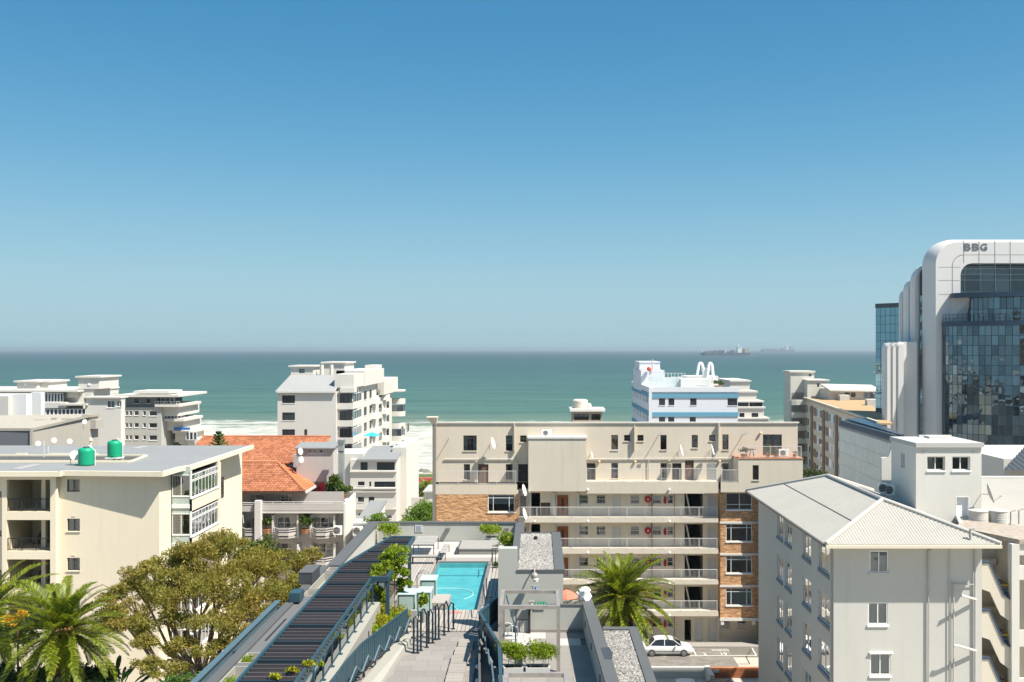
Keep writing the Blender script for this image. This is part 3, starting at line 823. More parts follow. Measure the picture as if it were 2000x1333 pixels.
# pots on the terrace
m_shrub = leafmat('olive shrub leaves', (0.03, 0.06, 0.012), (0.07, 0.11, 0.02), (0.15, 0.17, 0.04))
def leafblob(c, rad, n, size, rs, shell=0.35, droop=0.0, lobes=6, aspect=2.2, lobr=0.5):
    """leaf-sized faces spread through clumps inside an ellipsoid -> V, F arrays"""
    c = np.array(c); rad = np.array(rad)
    lc = rs.normal(size=(lobes, 3)); lc /= np.linalg.norm(lc, axis=1)[:, None]; lc *= rs.uniform(.25, 1.25 - lobr, (lobes, 1))
    if lobes > 2: lc[:, 2] = np.abs(lc[:, 2]) * .9 - .15
    k = rs.randint(0, lobes, n)
    d = rs.normal(size=(n, 3)); d /= np.linalg.norm(d, axis=1)[:, None]; d *= (rs.uniform(0, 1, (n, 1)) ** shell)
    p = (lc[k] + d * (lobr if lobes > 2 else 1.0)) * rad + c
    u = rs.normal(size=(n, 3)); u /= np.linalg.norm(u, axis=1)[:, None]; u[:, 2] -= droop; u /= np.linalg.norm(u, axis=1)[:, None]
    w = np.cross(u, rs.normal(size=(n, 3))); w /= np.linalg.norm(w, axis=1)[:, None]
    s = size * rs.uniform(.6, 1.4, (n, 1))
    a, b_, c_, d_ = p - u * s, p + w * s / aspect, p + u * s, p - w * s / aspect
    V = np.stack([a, b_, c_, d_], 1).reshape(-1, 3); F4 = np.arange(4 * n).reshape(n, 4)
    return V, F4
def leaves(name, blobs, mat, parent, seed=1, **kw):
    rs = np.random.RandomState(seed); Vs, Fs, o = [], [], 0
    for b in blobs:
        V, F4 = leafblob(b[0], b[1], b[2], b[3], rs, **(b[4] if len(b) > 4 else {}))
        Vs.append(V); Fs.append(F4 + o); o += len(V)
    return npmesh(name, np.concatenate(Vs), np.concatenate(Fs), mat, parent, kind='stuff', **kw)
def pot_plant(name, label, x, y, z, r, h, ph, mat_pot, leaf, n=160, group=None, cat='potted plant', seed=1, spread=1.0):
    t = thing(name, label, cat, (x, y, z), group)
    m = M(); m.lathe(x, y, [(r * .72, z), (r, z + ph * .9), (r * 1.08, z + ph * .9), (r * 1.08, z + ph), (r * .9, z + ph), (r * .85, z + ph * .88)], 14); build(m, 'pot', mat_pot, t)
    leaves('foliage', [((x, y, z + ph + h * .5), (r * 1.6 * spread, r * 1.6 * spread, h * .55), n, h * .16)], leaf, t, seed)
    return t
zt_ = Z(895.2, TY)
for k, (px, r, h, lab) in enumerate([(1456, .32, .7, 'leafy pot plant at the corner of the beige block terrace'), (1503, .2, 1.0, 'tall spiky pot plant before the terrace glass door'), (1519, .22, .45, 'small pot plant just beside the air conditioner on the terrace'), (1556, .2, .3, 'low pot plant at the outer end of the terrace')]):
    pot_plant('pot_plant', lab, X(px, TY), TY + .6, zt_, r, h, .3, m_terra, m_shrub, 120, 'plants on the terrace', seed=20 + k)
t = thing('terrace_table', 'dark metal garden table with chair on the beige block terrace', 'table', (X(1472, TY), TY + .8, zt_))
xx = X(1472, TY); m = M(); m.cyl(xx, TY + .8, zt_ + .7, zt_ + .73, .42, seg=14); build(m, 'tabletop', m_iron, t)
for a in range(4): m = M(); m.tube([(xx + .3 * math.cos(a * 1.57 + .7), TY + .8 + .3 * math.sin(a * 1.57 + .7), zt_), (xx + .1 * math.cos(a * 1.57 + .7), TY + .8 + .1 * math.sin(a * 1.57 + .7), zt_ + .7)], .02); build(m, 'leg', m_iron, t)
# fins, ledge pipe, downpipes, wall lights
m = M()
for p, a, b in ((1004, 826, 882), (1238, 832, 879), (1402, 826, 878)): m.box(X(p, WY), X(p + 2.2, WY), WY - .35, WY - .003, Z(b, WY), Z(a, WY))
build(m, 'fins', m_beige, cb, kind='stuff')
m = M(); m.tube([(X(868, WY), WY - .1, Z(896.5, WY)), (X(1008, WY), WY - .1, Z(896.5, WY))], .05, 6); build(m, 'ledge_pipe', m_pipe, cb)
m = M(); m.tube([(X(1147, WY), WY - .1, Z(896.5, WY)), (X(1438, WY), WY - .1, Z(895, WY))], .05, 6); build(m, 'ledge_pipe', m_pipe, cb)
m = M(); m.tube([(X(1266.5, WY), WY - .12, Z(941, WY)), (X(1266.5, WY), WY - .12, Z(896, WY))], .05, 6); build(m, 'downpipe', m_pipe, cb)
for px, py in ((931, 903), (1009, 903), (1170, 902), (1240, 902), (1307, 901), (1405, 901), (1485, 846)):
    m = M(); m.ball(X(px, WY), WY - .14, Z(py, WY), .13, 10, 6); build(m, 'wall_light', plain('lamp shade', (.6, .5, .3), .5), cb, smooth=True)
# duct with a flared head at the left end
m = M(); m.box(X(845, FY), X(851, FY), FY - .15, FY + .5, GZ, Z(830, FY)); du = build(m, 'duct', plaster('brown duct', (.22, .2, .175), .2), cb)
m = M(); za, zb = Z(829.7, FY), Z(815, FY); a0, a1 = X(845, FY), X(851.5, FY); b0, b1 = X(833, FY), X(855, FY)
m.hexa([(a0, FY - .15, za), (a1, FY - .15, za), (a1, FY + .5, za), (a0, FY + .5, za), (b0, FY - .5, zb), (b1, FY - .5, zb), (b1, FY + .9, zb), (b0, FY + .9, zb)]); build(m, 'flared_head', m_beige, du)
# dishes on this block
for px, py, lab in ((961, 866, 'white satellite dish between two dark top-storey windows at the left end of the beige block'), (1022, 958, 'white satellite dish above the brick wing, just under the upper railing'),
                    (1155, 889, 'small white satellite dish just right of the projecting plain box'), (1329, 880, 'white satellite dish on the top storey above the pair of upper doors'), (1390, 879, 'white satellite dish above the white trellis gate'),
                    (1023, 1004, 'white satellite dish by the barred door of the top open gallery')):
    yy = WY - 1.0 if py < 900 else FY - .35
    dish(P(px, py, yy), lab, ax=(.93, -.25, .25), r=.5 if py != 889 else .3, wallpt=(X(px, WY) - .2, WY - .02, Z(py + 12, WY)))
# thin bracket masts that throw the long shadows
for px, py in ((878, 852), (1287, 846), (1452, 844)):
    m = M(); m.tube([(X(px, WY), WY - .02, Z(py + 3, WY)), (X(px, WY), WY - .9, Z(py + 4, WY)), (X(px + 1, WY), WY - 1.1, Z(py - 1, WY))], .03); m.box(X(px, WY) - .16, X(px, WY) + .16, WY - 1.15, WY - 1.1, Z(py, WY) - .1, Z(py, WY) + .15)
    build(m, 'bracket', m_pipe, cb)
# rooftop penthouse with water tanks
HY = 98.0; rz = zt - 1.3
t = thing('rooftop_room', 'small brown rooftop room with wide windows and beige water tanks on its roof', 'rooftop room', (X(1150, HY), HY + 1.5, rz))
F = front(HY); hb = [RX((1121, 809, 1150, 821), HY), RX((1155, 809, 1173, 821), HY)]
m = M(); wall(m, F, X(1118, HY), X(1176, HY), rz, Z(804, HY), hb, .1); xa, xb = X(1118, HY), X(1176, HY)
for xx in (xa, xb): m.poly([(xx, HY, rz), (xx, HY + 3, rz), (xx, HY + 3, Z(804, HY)), (xx, HY, Z(804, HY))])
m.poly([(xa, HY + 3, rz), (xb, HY + 3, rz), (xb, HY + 3, Z(804, HY)), (xa, HY + 3, Z(804, HY))])
build(m, 'wall', plaster('brown render', (.34, .27, .2), .15), t)
m = M(); m.box(xa - .25, xb + .3, HY - .3, HY + 3.3, Z(804, HY) + .003, Z(799, HY)); build(m, 'roof', m_wd, t)
win(F, hb[0], t, 3, fw=.06, fill='b', sill=False); win(F, hb[1], t, 1, fw=.06, fill='', sill=False)
m_tankb = plain('beige plastic tank', (.6, .54, .45), .6)
for px, r, a, b, lab in ((1134, .78, 799, 781, 'large beige round water tank on the brown rooftop room'), (1148.5, .4, 799, 789, 'small beige round water tank beside the large one on the brown rooftop room')):
    x, z0, z1 = X(px, HY), Z(a, HY), Z(b, HY)
    m = M(); pr = [(r, z0)]
    for i in range(1, 6): z = z0 + (z1 - z0) * .9 * i / 6; pr += [(r, z - .03), (r * 1.03, z), (r, z + .03)]
    pr += [(r, z1 - .12), (r * .7, z1 - .02), (.12, z1)]
    o = build(m.lathe(x, HY + 1.2, pr, 20), 'water_tank', m_tankb, None, lab, 'water tank', 'water tanks on roofs', base=(x, HY + 1.2, z0))
# ------------------------------------------------------------------ cream block on the left with green tanks
AY = 71.5; AZ = 26.82; AX = -27.8
m_cream = plaster('cream render', (0.74, 0.65, 0.50), 0.16)
m_cream2 = plaster('pale cream trim', (0.68, 0.61, 0.48), 0.10)
m_memb = plaster('grey roof membrane', (0.245, 0.25, 0.25), 0.38, 0.8, .1)
ca = thing('cream_apartment_building', 'cream apartment block with flat grey roof and glazed corner bay behind the left palms', 'apartment building', (-38, 80, GZ))
Fa = front(AY)
def RA(*r): return RX(r, AY)
wn_ = [RA(131, 937, 156, 961), RA(131, 1013.5, 156, 1038), RA(131, 1090, 156, 1115), RA(131, 1166, 156, 1191)]
m = M(); wall(m, Fa, X(109, AY), AX, GZ, AZ, wn_, .12)
WB = X(335, 73.8) * 1.0
# right side: short wall, then the bay, then the long end wall
m.poly([(AX, AY, GZ), (AX, 73.8, GZ), (AX, 73.8, AZ), (AX, AY, AZ)])
build(m, 'wall', m_cream, ca)
for i, r in enumerate(wn_): win(Fa, r, ca, 2, fw=.05, dep=.15, fmat=m_bframe, fill=['c', 'c2', 'c', 'c'][i], sill=i > 0, sillmat=m_cream2)
m = M()
for r in wn_: m.fbox(Fa, (r[0] + r[1]) / 2 - .12, (r[0] + r[1]) / 2 + .12, r[3] + .15, r[3] + .27, 0.003, .03)
build(m, 'air_bricks', m_cream2, ca, kind='stuff')
# small windows far along the end wall
Fs = sideR(AX)
for py in (958, 1062):
    y = SY(AX, 430); r = (y, y + .9, CZ - (py + 16 - PY0) * y / FL, CZ - (py - 24 - PY0) * y / FL)
    m = M(); m.fbox(Fs, r[0], r[1], r[2], r[3], 0.0, .04); w = build(m, 'window', m_brnframe, ca); m = M(); m.fquad(Fs, r[0] + .08, r[1] - .08, r[2] + .08, r[3] - .08, .045); build(m, 'pane', m_pane, w)
# glazed corner bay, three storeys of it
BXX = X(374, 73.8); FB = front(73.8); FS = sideR(BXX)
m_greenp = plain('pale green spandrel', (0.40, 0.47, 0.42), .3, var=.05)
m = M(); zz = [(AZ - .02, 25.2), ]
for k in range(5):
    s = 2.93 * k
    zc = AZ - .1 - s                                 # head of this storey
    fr = (AX + .05, BXX - .12, Z(970, 73.8) - s, Z(929, 73.8) - s)
    win(FB, fr, ca, 2, (), fw=.06, dep=.1, fmat=m_wframe, fill='full', sill=False, glass=m_glass_g, sz=.05)
    m2 = M(); m2.fbox(FB, AX + .05, BXX - .12, fr[3] + .05, fr[3] + .05 + .62, -.12, -.06); build(m2, 'spandrel', m_greenp, ca); m2 = M(); m2.fbox(FB, AX + .05, BXX - .12, fr[2] - .62, fr[2] - .05, -.12, -.06); build(m2, 'spandrel', m_greenp, ca)
    m2 = M(); m2.fbox(FB, AX + .05, BXX - .12, fr[3] - .01, fr[3] + .05, -.14, -.02); m2.fbox(FB, AX + .05, BXX - .12, fr[2] - .05, fr[2], -.14, -.02); m2.fbox(FB, AX + .05, BXX - .12, fr[2] - .9, fr[2] - .62, -.3, .02); m2.fbox(FB, BXX - .12, BXX, GZ if k == 4 else fr[2] - .9, min(AZ - .02, fr[3] + .67 + (0 if k else .3)), -.12, 0); build(m2, 'transom', m_wframe, ca)
    # side: upper row of small lights over a band of tall lights, rendered spandrel under
    z1 = AZ - .35 - s; z0 = z1 - 1.75
    r1 = (74.0, 80.1, z0, z1 - .5); r2 = (74.0, 80.1, z1 - .45, z1)
    win(FS, r1, ca, 8, (), fw=.05, dep=.1, fmat=m_wframe, fill='c', glass=m_glass_g, sillmat=m_white)
    win(FS, r2, ca, 8, (), fw=.05, dep=.1, fmat=m_wframe, fill='full', glass=m_glass_g, sill=False)
    m2 = M(); m2.fbox(FS, 73.8, 80.3, z0 - 1.0, z0 - .075, -.12, 0.0); m2.fbox(FS, 80.1, 80.5, z0 - 1.0, z1 + .2, -.12, .05); build(m2, 'spandrel_wall', m_cream2, ca)
    m2 = M(); m2.box(AX - 1.0, BXX - .002, 80.3, 80.4, z0 - 1.0, AZ - .02 - s); m2.box(AX - 1.2, BXX - .15, 73.95, 80.3, z0 - .3, z0 - .1); build(m2, 'bay_floor', m_cream, ca)
    rr = (81.3, 82.6, z0 - .3, z1 + .1)
m = M(); m.box(AX - 1.2, AX - 1.0, 73.95, 84.5, GZ, AZ - .05); build(m, 'inner_wall', m_cream, ca)
m = M(); m.poly([(AX, 80.41, GZ), (AX, 91.5, GZ), (AX, 91.5, AZ), (AX, 80.41, AZ)]); m.poly([(AX, 91.5, GZ), (-60, 91.5, GZ), (-60, 91.5, AZ), (AX, 91.5, AZ)]); build(m, 'side_wall', m_cream, ca)
# stair landings: three open bays with iron railings
m = M(); c0 = 0.6
Fl = front(AY - .5)
op = [RX((13, 937.5, 98, 1000), AY - .5), RX((13, 1016, 98, 1077), AY - .5), RX((13, 1093, 98, 1154), AY - .5), RX((13, 1170, 98, 1231), AY - .5)]
wall(m, Fl, X(4, AY - .5), X(109, AY - .5), GZ, AZ, op, .25)
for xx in (X(4, AY - .5), X(109, AY - .5)): m.poly([(xx, AY - .5, GZ), (xx, AY + .5, GZ), (xx, AY + .5, AZ), (xx, AY - .5, AZ)])
build(m, 'stair_wall', m_cream, ca)
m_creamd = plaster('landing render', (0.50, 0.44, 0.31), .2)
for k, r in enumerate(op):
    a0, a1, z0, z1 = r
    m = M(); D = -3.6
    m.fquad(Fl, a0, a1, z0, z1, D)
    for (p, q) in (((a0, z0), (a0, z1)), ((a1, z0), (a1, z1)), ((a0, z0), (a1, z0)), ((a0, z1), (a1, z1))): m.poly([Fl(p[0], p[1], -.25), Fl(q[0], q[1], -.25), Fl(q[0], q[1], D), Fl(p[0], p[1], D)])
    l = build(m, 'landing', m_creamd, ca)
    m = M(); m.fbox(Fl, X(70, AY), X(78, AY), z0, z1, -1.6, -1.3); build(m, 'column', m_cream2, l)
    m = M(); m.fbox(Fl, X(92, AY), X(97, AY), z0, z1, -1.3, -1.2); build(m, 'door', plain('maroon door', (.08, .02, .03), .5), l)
    if k:
        m = M(); m.hexa([Fl(a0 + .6, z0, -2.6), Fl(a0 + 1.5, z0, -2.6), Fl(a0 + 1.5, z0, -3.4), Fl(a0 + .6, z0, -3.4), Fl(a0 + 1.9, z1, -2.6), Fl(a0 + 2.5, z1, -2.6), Fl(a0 + 2.5, z1, -3.4), Fl(a0 + 1.9, z1, -3.4)]); build(m, 'flight', m_iron, l)
    railing(Fl, a0 + .02, a1 - .02, z0, z0 + .95, ca, m_iron, gap=.18, c=-.1, r=.022, posts=1.0)
# the strip of wall with louvres at the picture's edge
m = M(); Fe = front(AY + .6); ew = [RX((-40, 960 + 76.5 * k, 3, 972 + 76.5 * k), AY + .6) for k in range(4)]
wall(m, Fe, -60, X(4, AY), GZ, AZ, ew, .15); build(m, 'end_wall', m_cream, ca)
for r in ew: win(Fe, r, ca, 4, (), fw=.05, fill='', sill=False)
# roof slab with light well and parapet lip
hz = AZ + .27
def GR(px, py): return G(px, py, hz)
o_ = [GR(-120, 923.2), GR(118, 923.2), GR(122, 921.5), GR(318, 923.5), GR(352, 913.5), GR(375, 910), GR(495, 870.5), GR(-260, 870.5)]
well = [GR(-60, 904), GR(252, 904), GR(284, 892), GR(-60, 892)]
m = M()
ring = [o_[0], o_[1], o_[2], o_[3], o_[4], o_[5], o_[6], o_[7]]
A = well
m.slab([o_[0], o_[1], o_[2], o_[3], A[1], A[0]], .28); m.slab([o_[3], o_[4], o_[5], o_[6], A[2], A[1]], .28); m.slab([o_[6], o_[7], A[3], A[2]], .28); m.slab([o_[7], o_[0], A[0], A[3]], .28)
ro = build(m, 'roof', m_memb, ca)
m = M()
for i in range(6):
    p, q = Vector(o_[i]), Vector(o_[(i + 1)]); d = (q - p).normalized(); n = Vector((-d.y, d.x, 0)) * .22; p = p - n * .25; q = q - n * .25
    m.hexa([p - Vector((0, 0, .3)), q - Vector((0, 0, .3)), q + n - Vector((0, 0, .3)), p + n - Vector((0, 0, .3)), p + Vector((0, 0, .06)), q + Vector((0, 0, .06)), q + n + Vector((0, 0, .06)), p + n + Vector((0, 0, .06))])
build(m, 'fascia', m_cream2, ro)
m = M()
for i in range(3):
    p, q = Vector(A[i]), Vector(A[i + 1]); d = (q - p).normalized(); n = Vector((d.y, -d.x, 0)) * .2
    m.hexa([p + Vector((0, 0, .01)), q + Vector((0, 0, .01)), q + n + Vector((0, 0, .01)), p + n + Vector((0, 0, .01)), p + Vector((0, 0, .14)), q + Vector((0, 0, .14)), q + n + Vector((0, 0, .14)), p + n + Vector((0, 0, .14))])
build(m, 'well_kerb', m_cream2, ro)
m = M(); p, q = A[3], A[2]; m.poly([(p[0], p[1], 12), (q[0], q[1], 12), (q[0], q[1], hz - .29), (p[0], p[1], hz - .29)]); p, q = A[1], A[2]; m.poly([(p[0], p[1], 12), (q[0], q[1], 12), (q[0], q[1], hz - .29), (p[0], p[1], hz - .29)])
m.poly([(A[0][0], A[0][1], 12), (A[1][0], A[1][1], 12), (A[2][0], A[2][1], 12), (A[3][0], A[3][1], 12)]); build(m, 'light_well', m_cream, ca)
m = M()
for a, b in ((30, 52), (92, 140), (150, 190)):
    p, q = GR(a, 890.5), GR(b, 890.5); m.box(p[0], q[0], p[1], p[1] + .2, hz + .01, hz + .2)
build(m, 'upstands', m_cream2, ro, kind='stuff')
m = M()
for (a, b, c, d) in ((22, 917, 64, 908), (255, 877, 278, 872)):
    p, q = GR(a, b), GR(c, d); m.hexa([(p[0], p[1], hz + .006), (p[0] + .7, p[1], hz + .006), (q[0] + .7, q[1], hz + .006), (q[0], q[1], hz + .006), (p[0], p[1], hz + .04), (p[0] + .7, p[1], hz + .04), (q[0] + .7, q[1], hz + .04), (q[0], q[1], hz + .04)])
build(m, 'membrane_patch', plaster('pale patch', (.33, .33, .32), .1), ro, kind='stuff')
# green tanks
m_tankg = plain('green plastic tank', (0.005, 0.30, 0.155), .42, var=.06)
def tank(name, px, pyb, pyt, wpx, lab, stand, mat=m_tankg, z=None, grp='green water tanks on the cream roof'):
    x, y, z0 = G(px, pyb, z if z else hz + .01); r = wpx * y / FL / 2; h = (pyb - pyt) * y / FL
    t = thing(name, lab, 'water tank', (x, y, z0), grp)
    if stand: 
        z0 += stand; h -= stand
    m = M(); pr = [(r * .97, z0)]; n = 9
    for i in range(1, n): z = z0 + h * .86 * i / n; pr += [(r * .985, z - .035), (r, z), (r * .985, z + .035)]
    pr += [(r * .97, z0 + h * .87), (r * .82, z0 + h * .95), (r * .45, z0 + h * .98), (.01, z0 + h * .985)]
    build(m.lathe(x, y, pr, 28), 'tank_body', mat, t, smooth=True)
    m = M(); m.cyl(x, y, z0 + h * .97, z0 + h * 1.02, r * .42, r * .38); build(m, 'lid', m_iron, t)
    if stand:
        m = M(); m.box(x - r, x + r, y - r, y + r, z0 - .1, z0 - .003)
        s = build(m, 'stand', m_white, t)
        m = M(); m.box(x - r * .2, x - r * .1 + .1, y - .1, y + .1, z0 - stand, z0 - .102); m.box(x + r * .5, x + r * .5 + .15, y - .1, y + .1, z0 - stand, z0 - .102); build(m, 'stand_legs', m_cream2, s)
    m = M(); m.tube([(x + r + .1, y, z0 - stand + .02), (x + r + .1, y, z0 + h * .8), (x + r * .3, y, z0 + h * 1.12)], .03); build(m, 'pipe', m_white, t)
    return t
tank('green_water_tank', 168.5, 909, 874, 30, 'green round water tank nearest the front edge of the cream roof', 0)
tank('green_water_tank', 224, 899, 860, 27, 'green round water tank raised on a white stand over the cream roof light well', .25)
gp = G(143, 909, hz)
dish((gp[0] + .1, gp[1], gp[2] + .75), 'white satellite dish standing on the cream building roof beside the front green tank', ax=(.55, -.75, .25), r=.34, wallpt=(gp[0] - .3, gp[1] + .2, hz))
m = M(); p = G(177, 897, hz); m.tube([p, (p[0], p[1], p[2] + 1.5)], .08); m.cyl(p[0], p[1], p[2] + 1.5, p[2] + 1.75, .16, .1, 10); build(m, 'vent_pipe', m_cream2, ro)
m = M()
for a, b, h in ((86, 894, 1.4), (94, 883, .5)): p = G(a, b, hz); m.tube([p, (p[0], p[1], p[2] + h)], .035, 5)
build(m, 'aerials', m_rail, ro, kind='stuff')

# ------------------------------------------------------------------ grey gable-roofed block on the right
m_greyw = plaster('pale grey render', (0.53, 0.52, 0.48), 0.22)
m_fibre = plaster('weathered fibre cement roof', (0.39, 0.37, 0.33), 0.32, .9, .3)
KX0, KX1, KY0, KY1, KZ = 17.07, 25.62, 56.1, 75.2, 24.97
kb = thing('hipped_roof_building', 'grey apartment block with a pale corrugated hipped roof at the right', 'apartment building', (21.3, 65, GZ))
Fk, Fkl = front(KY0), sideL(KX0)
kw = [RX(r, KY0) for r in ((1698, 1076, 1735, 1118), (1695, 1177, 1734, 1220), (1699, 1277, 1739, 1319))]
cols = [(SY(KX0, 1529), SY(KX0, 1518)), (SY(KX0, 1546), SY(KX0, 1534)), (SY(KX0, 1584), SY(KX0, 1568)), (SY(KX0, 1621), SY(KX0, 1599))]
rows = [(22.75, 24.4), (19.75, 21.45), (16.8, 18.55), (13.8, 15.6), (10.9, 12.6)]
sw = [(a, b, z0, z1) for a, b in cols for z0, z1 in rows]
m = M(); wall(m, Fk, KX0, KX1, GZ, KZ - .1, kw, .1); wall(m, Fkl, KY0, KY1, GZ, KZ - .1, sw, .12)
m.poly([(KX1, KY0, GZ), (KX1, KY1, GZ), (KX1, KY1, KZ - .1), (KX1, KY0, KZ - .1)]); m.poly([(KX0, KY1, GZ), (KX1, KY1, GZ), (KX1, KY1, KZ - .1), (KX0, KY1, KZ - .1)])
build(m, 'wall', m_greyw, kb)
for i, r in enumerate(kw): win(Fk, r, kb, 2, fw=.07, dep=.07, fmat=m_wframe, fill='bf', sz=.14, sillmat=m_white if i else m_greyw)
m = M(); m.fbox(Fk, kw[2][0] - .05, kw[2][1] + .12, kw[2][3] + .02, kw[2][3] + .1, .003, .12); build(m, 'lintel', m_white, kb)
m_sillb = plain('blue grey sill', (.16, .19, .23), .6)
for i, r in enumerate(sw): win(Fkl, r, kb, 2, fw=.07, dep=.12, fmat=m_wframe, fill=['c', '', 'c2', 'b', 'h'][i * 7 % 5], sz=.2, sillmat=m_sillb)
# eave board all round and gutter
ex0, ex1, ey0, ey1 = 16.3, 26.2, 55.0, 76.0
apn, apf = (21.25, 59.95, 26.72), (21.25, 71.3, 26.72)
m = M()
m.box(ex0 + .05, ex1 - .05, ey0 + .05, ey1 - .05, KZ - .16, KZ - .06)
build(m, 'soffit', m_greyw, kb)
m = M(); m.box(ex0 - .02, ex1 + .02, ey0 - .12, ey0 + .04, KZ - .2, KZ - .02); build(m, 'gutter', m_cream2, kb)
m = M(); m.box(ex0 - .1, ex0 + .045, ey0 + .05, ey1, KZ - .12, KZ - .03); build(m, 'gutter', plain('dark gutter', (.12, .11, .1), .7), kb)
# corrugated sheets: waves run down each slope
def corrug(name, e0, e1, r0, r1, pitch=.177, amp=.03, parent=None, mat=None, seg=4):
    """slope between eave e0-e1 and ridge r0-r1 (may be one point); waves along the eave"""
    e0, e1, r0, r1 = map(Vector, (e0, e1, r0, r1)); L = (e1 - e0).length; u = (e1 - e0) / L
    mid = ((r0 + r1) / 2 - (e0 + e1) / 2); mid -= u * mid.dot(u); H = mid.length; s = mid / H
    nrm = u.cross(s); nrm = nrm if nrm.z > 0 else -nrm
    t0 = (r0 - e0).dot(u); t1 = (r1 - e0).dot(u)
    n = int(L / pitch * seg); V = []; Fc = []
    for i in range(n + 1):
        t = L * i / n
        hh = H * min(1.0, t / t0 if t0 > 1e-6 and t < t0 else 1.0, (L - t) / (L - t1) if t > t1 and L - t1 > 1e-6 else 1.0)
        w = amp * math.cos(2 * math.pi * t / pitch)
        V.append(tuple(e0 + u * t + nrm * w)); V.append(tuple(e0 + u * t + s * max(hh, .002) + nrm * w))
    for i in range(n): Fc.append((2 * i, 2 * i + 2, 2 * i + 3, 2 * i + 1))
    m = M(); m.v = V; m.f = Fc
    return build(m, name, mat or m_fibre, parent, kind=None, smooth=True)
E = [(ex0, ey0, KZ), (ex1, ey0, KZ), (ex1, ey1, KZ), (ex0, ey1, KZ)]
rk = corrug('roof_slope', E[0], E[1], apn, apn, parent=kb)
corrug('roof_slope', E[0], E[3], apn, apf, parent=kb, amp=.018); corrug('roof_slope', E[1], E[2], apn, apf, parent=kb, amp=.018)
corrug('roof_slope', E[3], E[2], apf, apf, parent=kb, amp=.018)
m = M()
for p, q in ((E[0], apn), (E[1], apn), (apn, apf), (E[3], apf), (E[2], apf)):
    p = Vector(p) + Vector((0, 0, .05)); q = Vector(q) + Vector((0, 0, .05)); m.tube([p, q], .13, 8)
build(m, 'ridge_capping', plaster('ridge capping', (.46, .44, .40), .15), kb)
m = M()                                                # overlap line of the sheets on the long slope
p = Vector(E[0]).lerp(Vector(apn), .48); q = Vector(E[3]).lerp(Vector(apf), .48); p.z += .035; q.z += .035; m.bar(p, q, .05, .02)
build(m, 'sheet_lap', plain('dark lap', (.25, .24, .22), .9), kb, kind='stuff')
m = M()
for px, t in ((1895, 0),): p = G(px, 1046, 25.4); m.tube([(p[0], p[1] , 25.1), (p[0], p[1], 25.75)], .07); m.tube([(p[0], p[1], 25.75), (p[0] + .25, p[1], 25.8)], .06)
build(m, 'vent', m_fibre, kb)
# pipes on the front wall
def pz(px): return X(px, KY0)
m_pp = plain('painted pipe', (.44, .43, .4), .6)
for pts, w in (([(1822, 1069), (1812, 1076), (1812, 1340)], .055), ([(1853.5, 1069), (1853.5, 1240), (1853.5, 1340)], .03), ([(1861, 1140), (1861, 1340)], .045), ([(1857, 1133), (1857, 1141), (1900, 1141)], .03), ([(1903, 1070), (1903, 1340)], .06)):
    m = M(); m.tube([(pz(a), KY0 - .1, Z(b, KY0)) for a, b in pts], w, 7); build(m, 'downpipe', m_pp, kb)
for pts in ([(1868, 1158), (1904, 1170)], [(1854, 1255), (1862, 1255), (1904, 1270)]):
    m = M(); m.tube([(pz(a), KY0 - .15 - .5 * (a < 1900), Z(b, KY0)) for a, b in pts], .07, 7); build(m, 'waste_pipe', plain('light pipe', (.6, .58, .54), .5), kb)
m = M(); m.tube([(KX0 - .1, KY0 + .25, GZ), (KX0 - .1, KY0 + .25, KZ - .2)], .05, 6); build(m, 'downpipe', m_pp, kb)

# stair head block behind the hipped roof
SX0, SX1, SY0_, SY1_ = X(1789, 66), X(1917, 66), 66.0, 70.6; sz1 = Z(874, 66)
m_pw = plaster('warm white render', (0.62, 0.60, 0.55), .10)
sb = thing('stair_head_building', 'white flat-roofed stair head block with two dark windows just above the hipped roof', 'building', ((SX0 + SX1) / 2, 68, GZ))
F = front(66); hb = [RX(r, 66) for r in ((1811, 892, 1846, 919.5), (1860, 892, 1895, 919.5), (1867, 970, 1893, 1016))]
FL_ = sideL(SX0); yl = SY(SX0, 1764); sl_ = [(yl - .3, yl + .4, Z(914, yl), Z(886, yl))]
m = M(); wall(m, F, SX0, SX1, GZ, sz1, hb, .25); wall(m, FL_, 66, SY1_, GZ, sz1, sl_, .2); m.poly([(SX1, 66, GZ), (SX1, SY1_, GZ), (SX1, SY1_, sz1), (SX1, 66, sz1)]); m.poly([(SX0, SY1_, GZ), (SX1, SY1_, GZ), (SX1, SY1_, sz1), (SX0, SY1_, sz1)])
build(m, 'wall', m_pw, sb)
win(F, hb[0], sb, 2, fw=.08, dep=.22, fmat=m_pw, fill='cl', sz=.1); win(F, hb[1], sb, 2, fw=.08, dep=.22, fmat=m_wframe, fill='', sz=.1); win(FL_, sl_[0], sb, 1, fw=.05, dep=.15, fmat=m_wframe, sill=False)
door(F, hb[2], sb, m_white, m_white, dep=.2)
m = M(); m.box(SX0 - .05, SX1 + .12, 65.85, SY1_ + .2, sz1 + .003, sz1 + .3); r_ = build(m, 'roof', plaster('white roof slab', (.45, .44, .42), .1), sb)
m = M(); m.box(SX0 + 2.2, SX0 + 3.4, 69.2, 70.2, sz1 + .303, sz1 + .45); m.box(SX0 + 2.0, SX1 - .1, SY1_ - .1, SY1_ + .15, sz1 + .303, sz1 + .42); build(m, 'roof_hatch', m_pw, r_, kind='stuff')
m = M()
for px in (1803, 1901): m.fbox(F, X(px - 3, 66), X(px + 3, 66), Z(885, 66), Z(881, 66), .003, .02)
build(m, 'air_bricks', m_pipe, sb, kind='stuff')
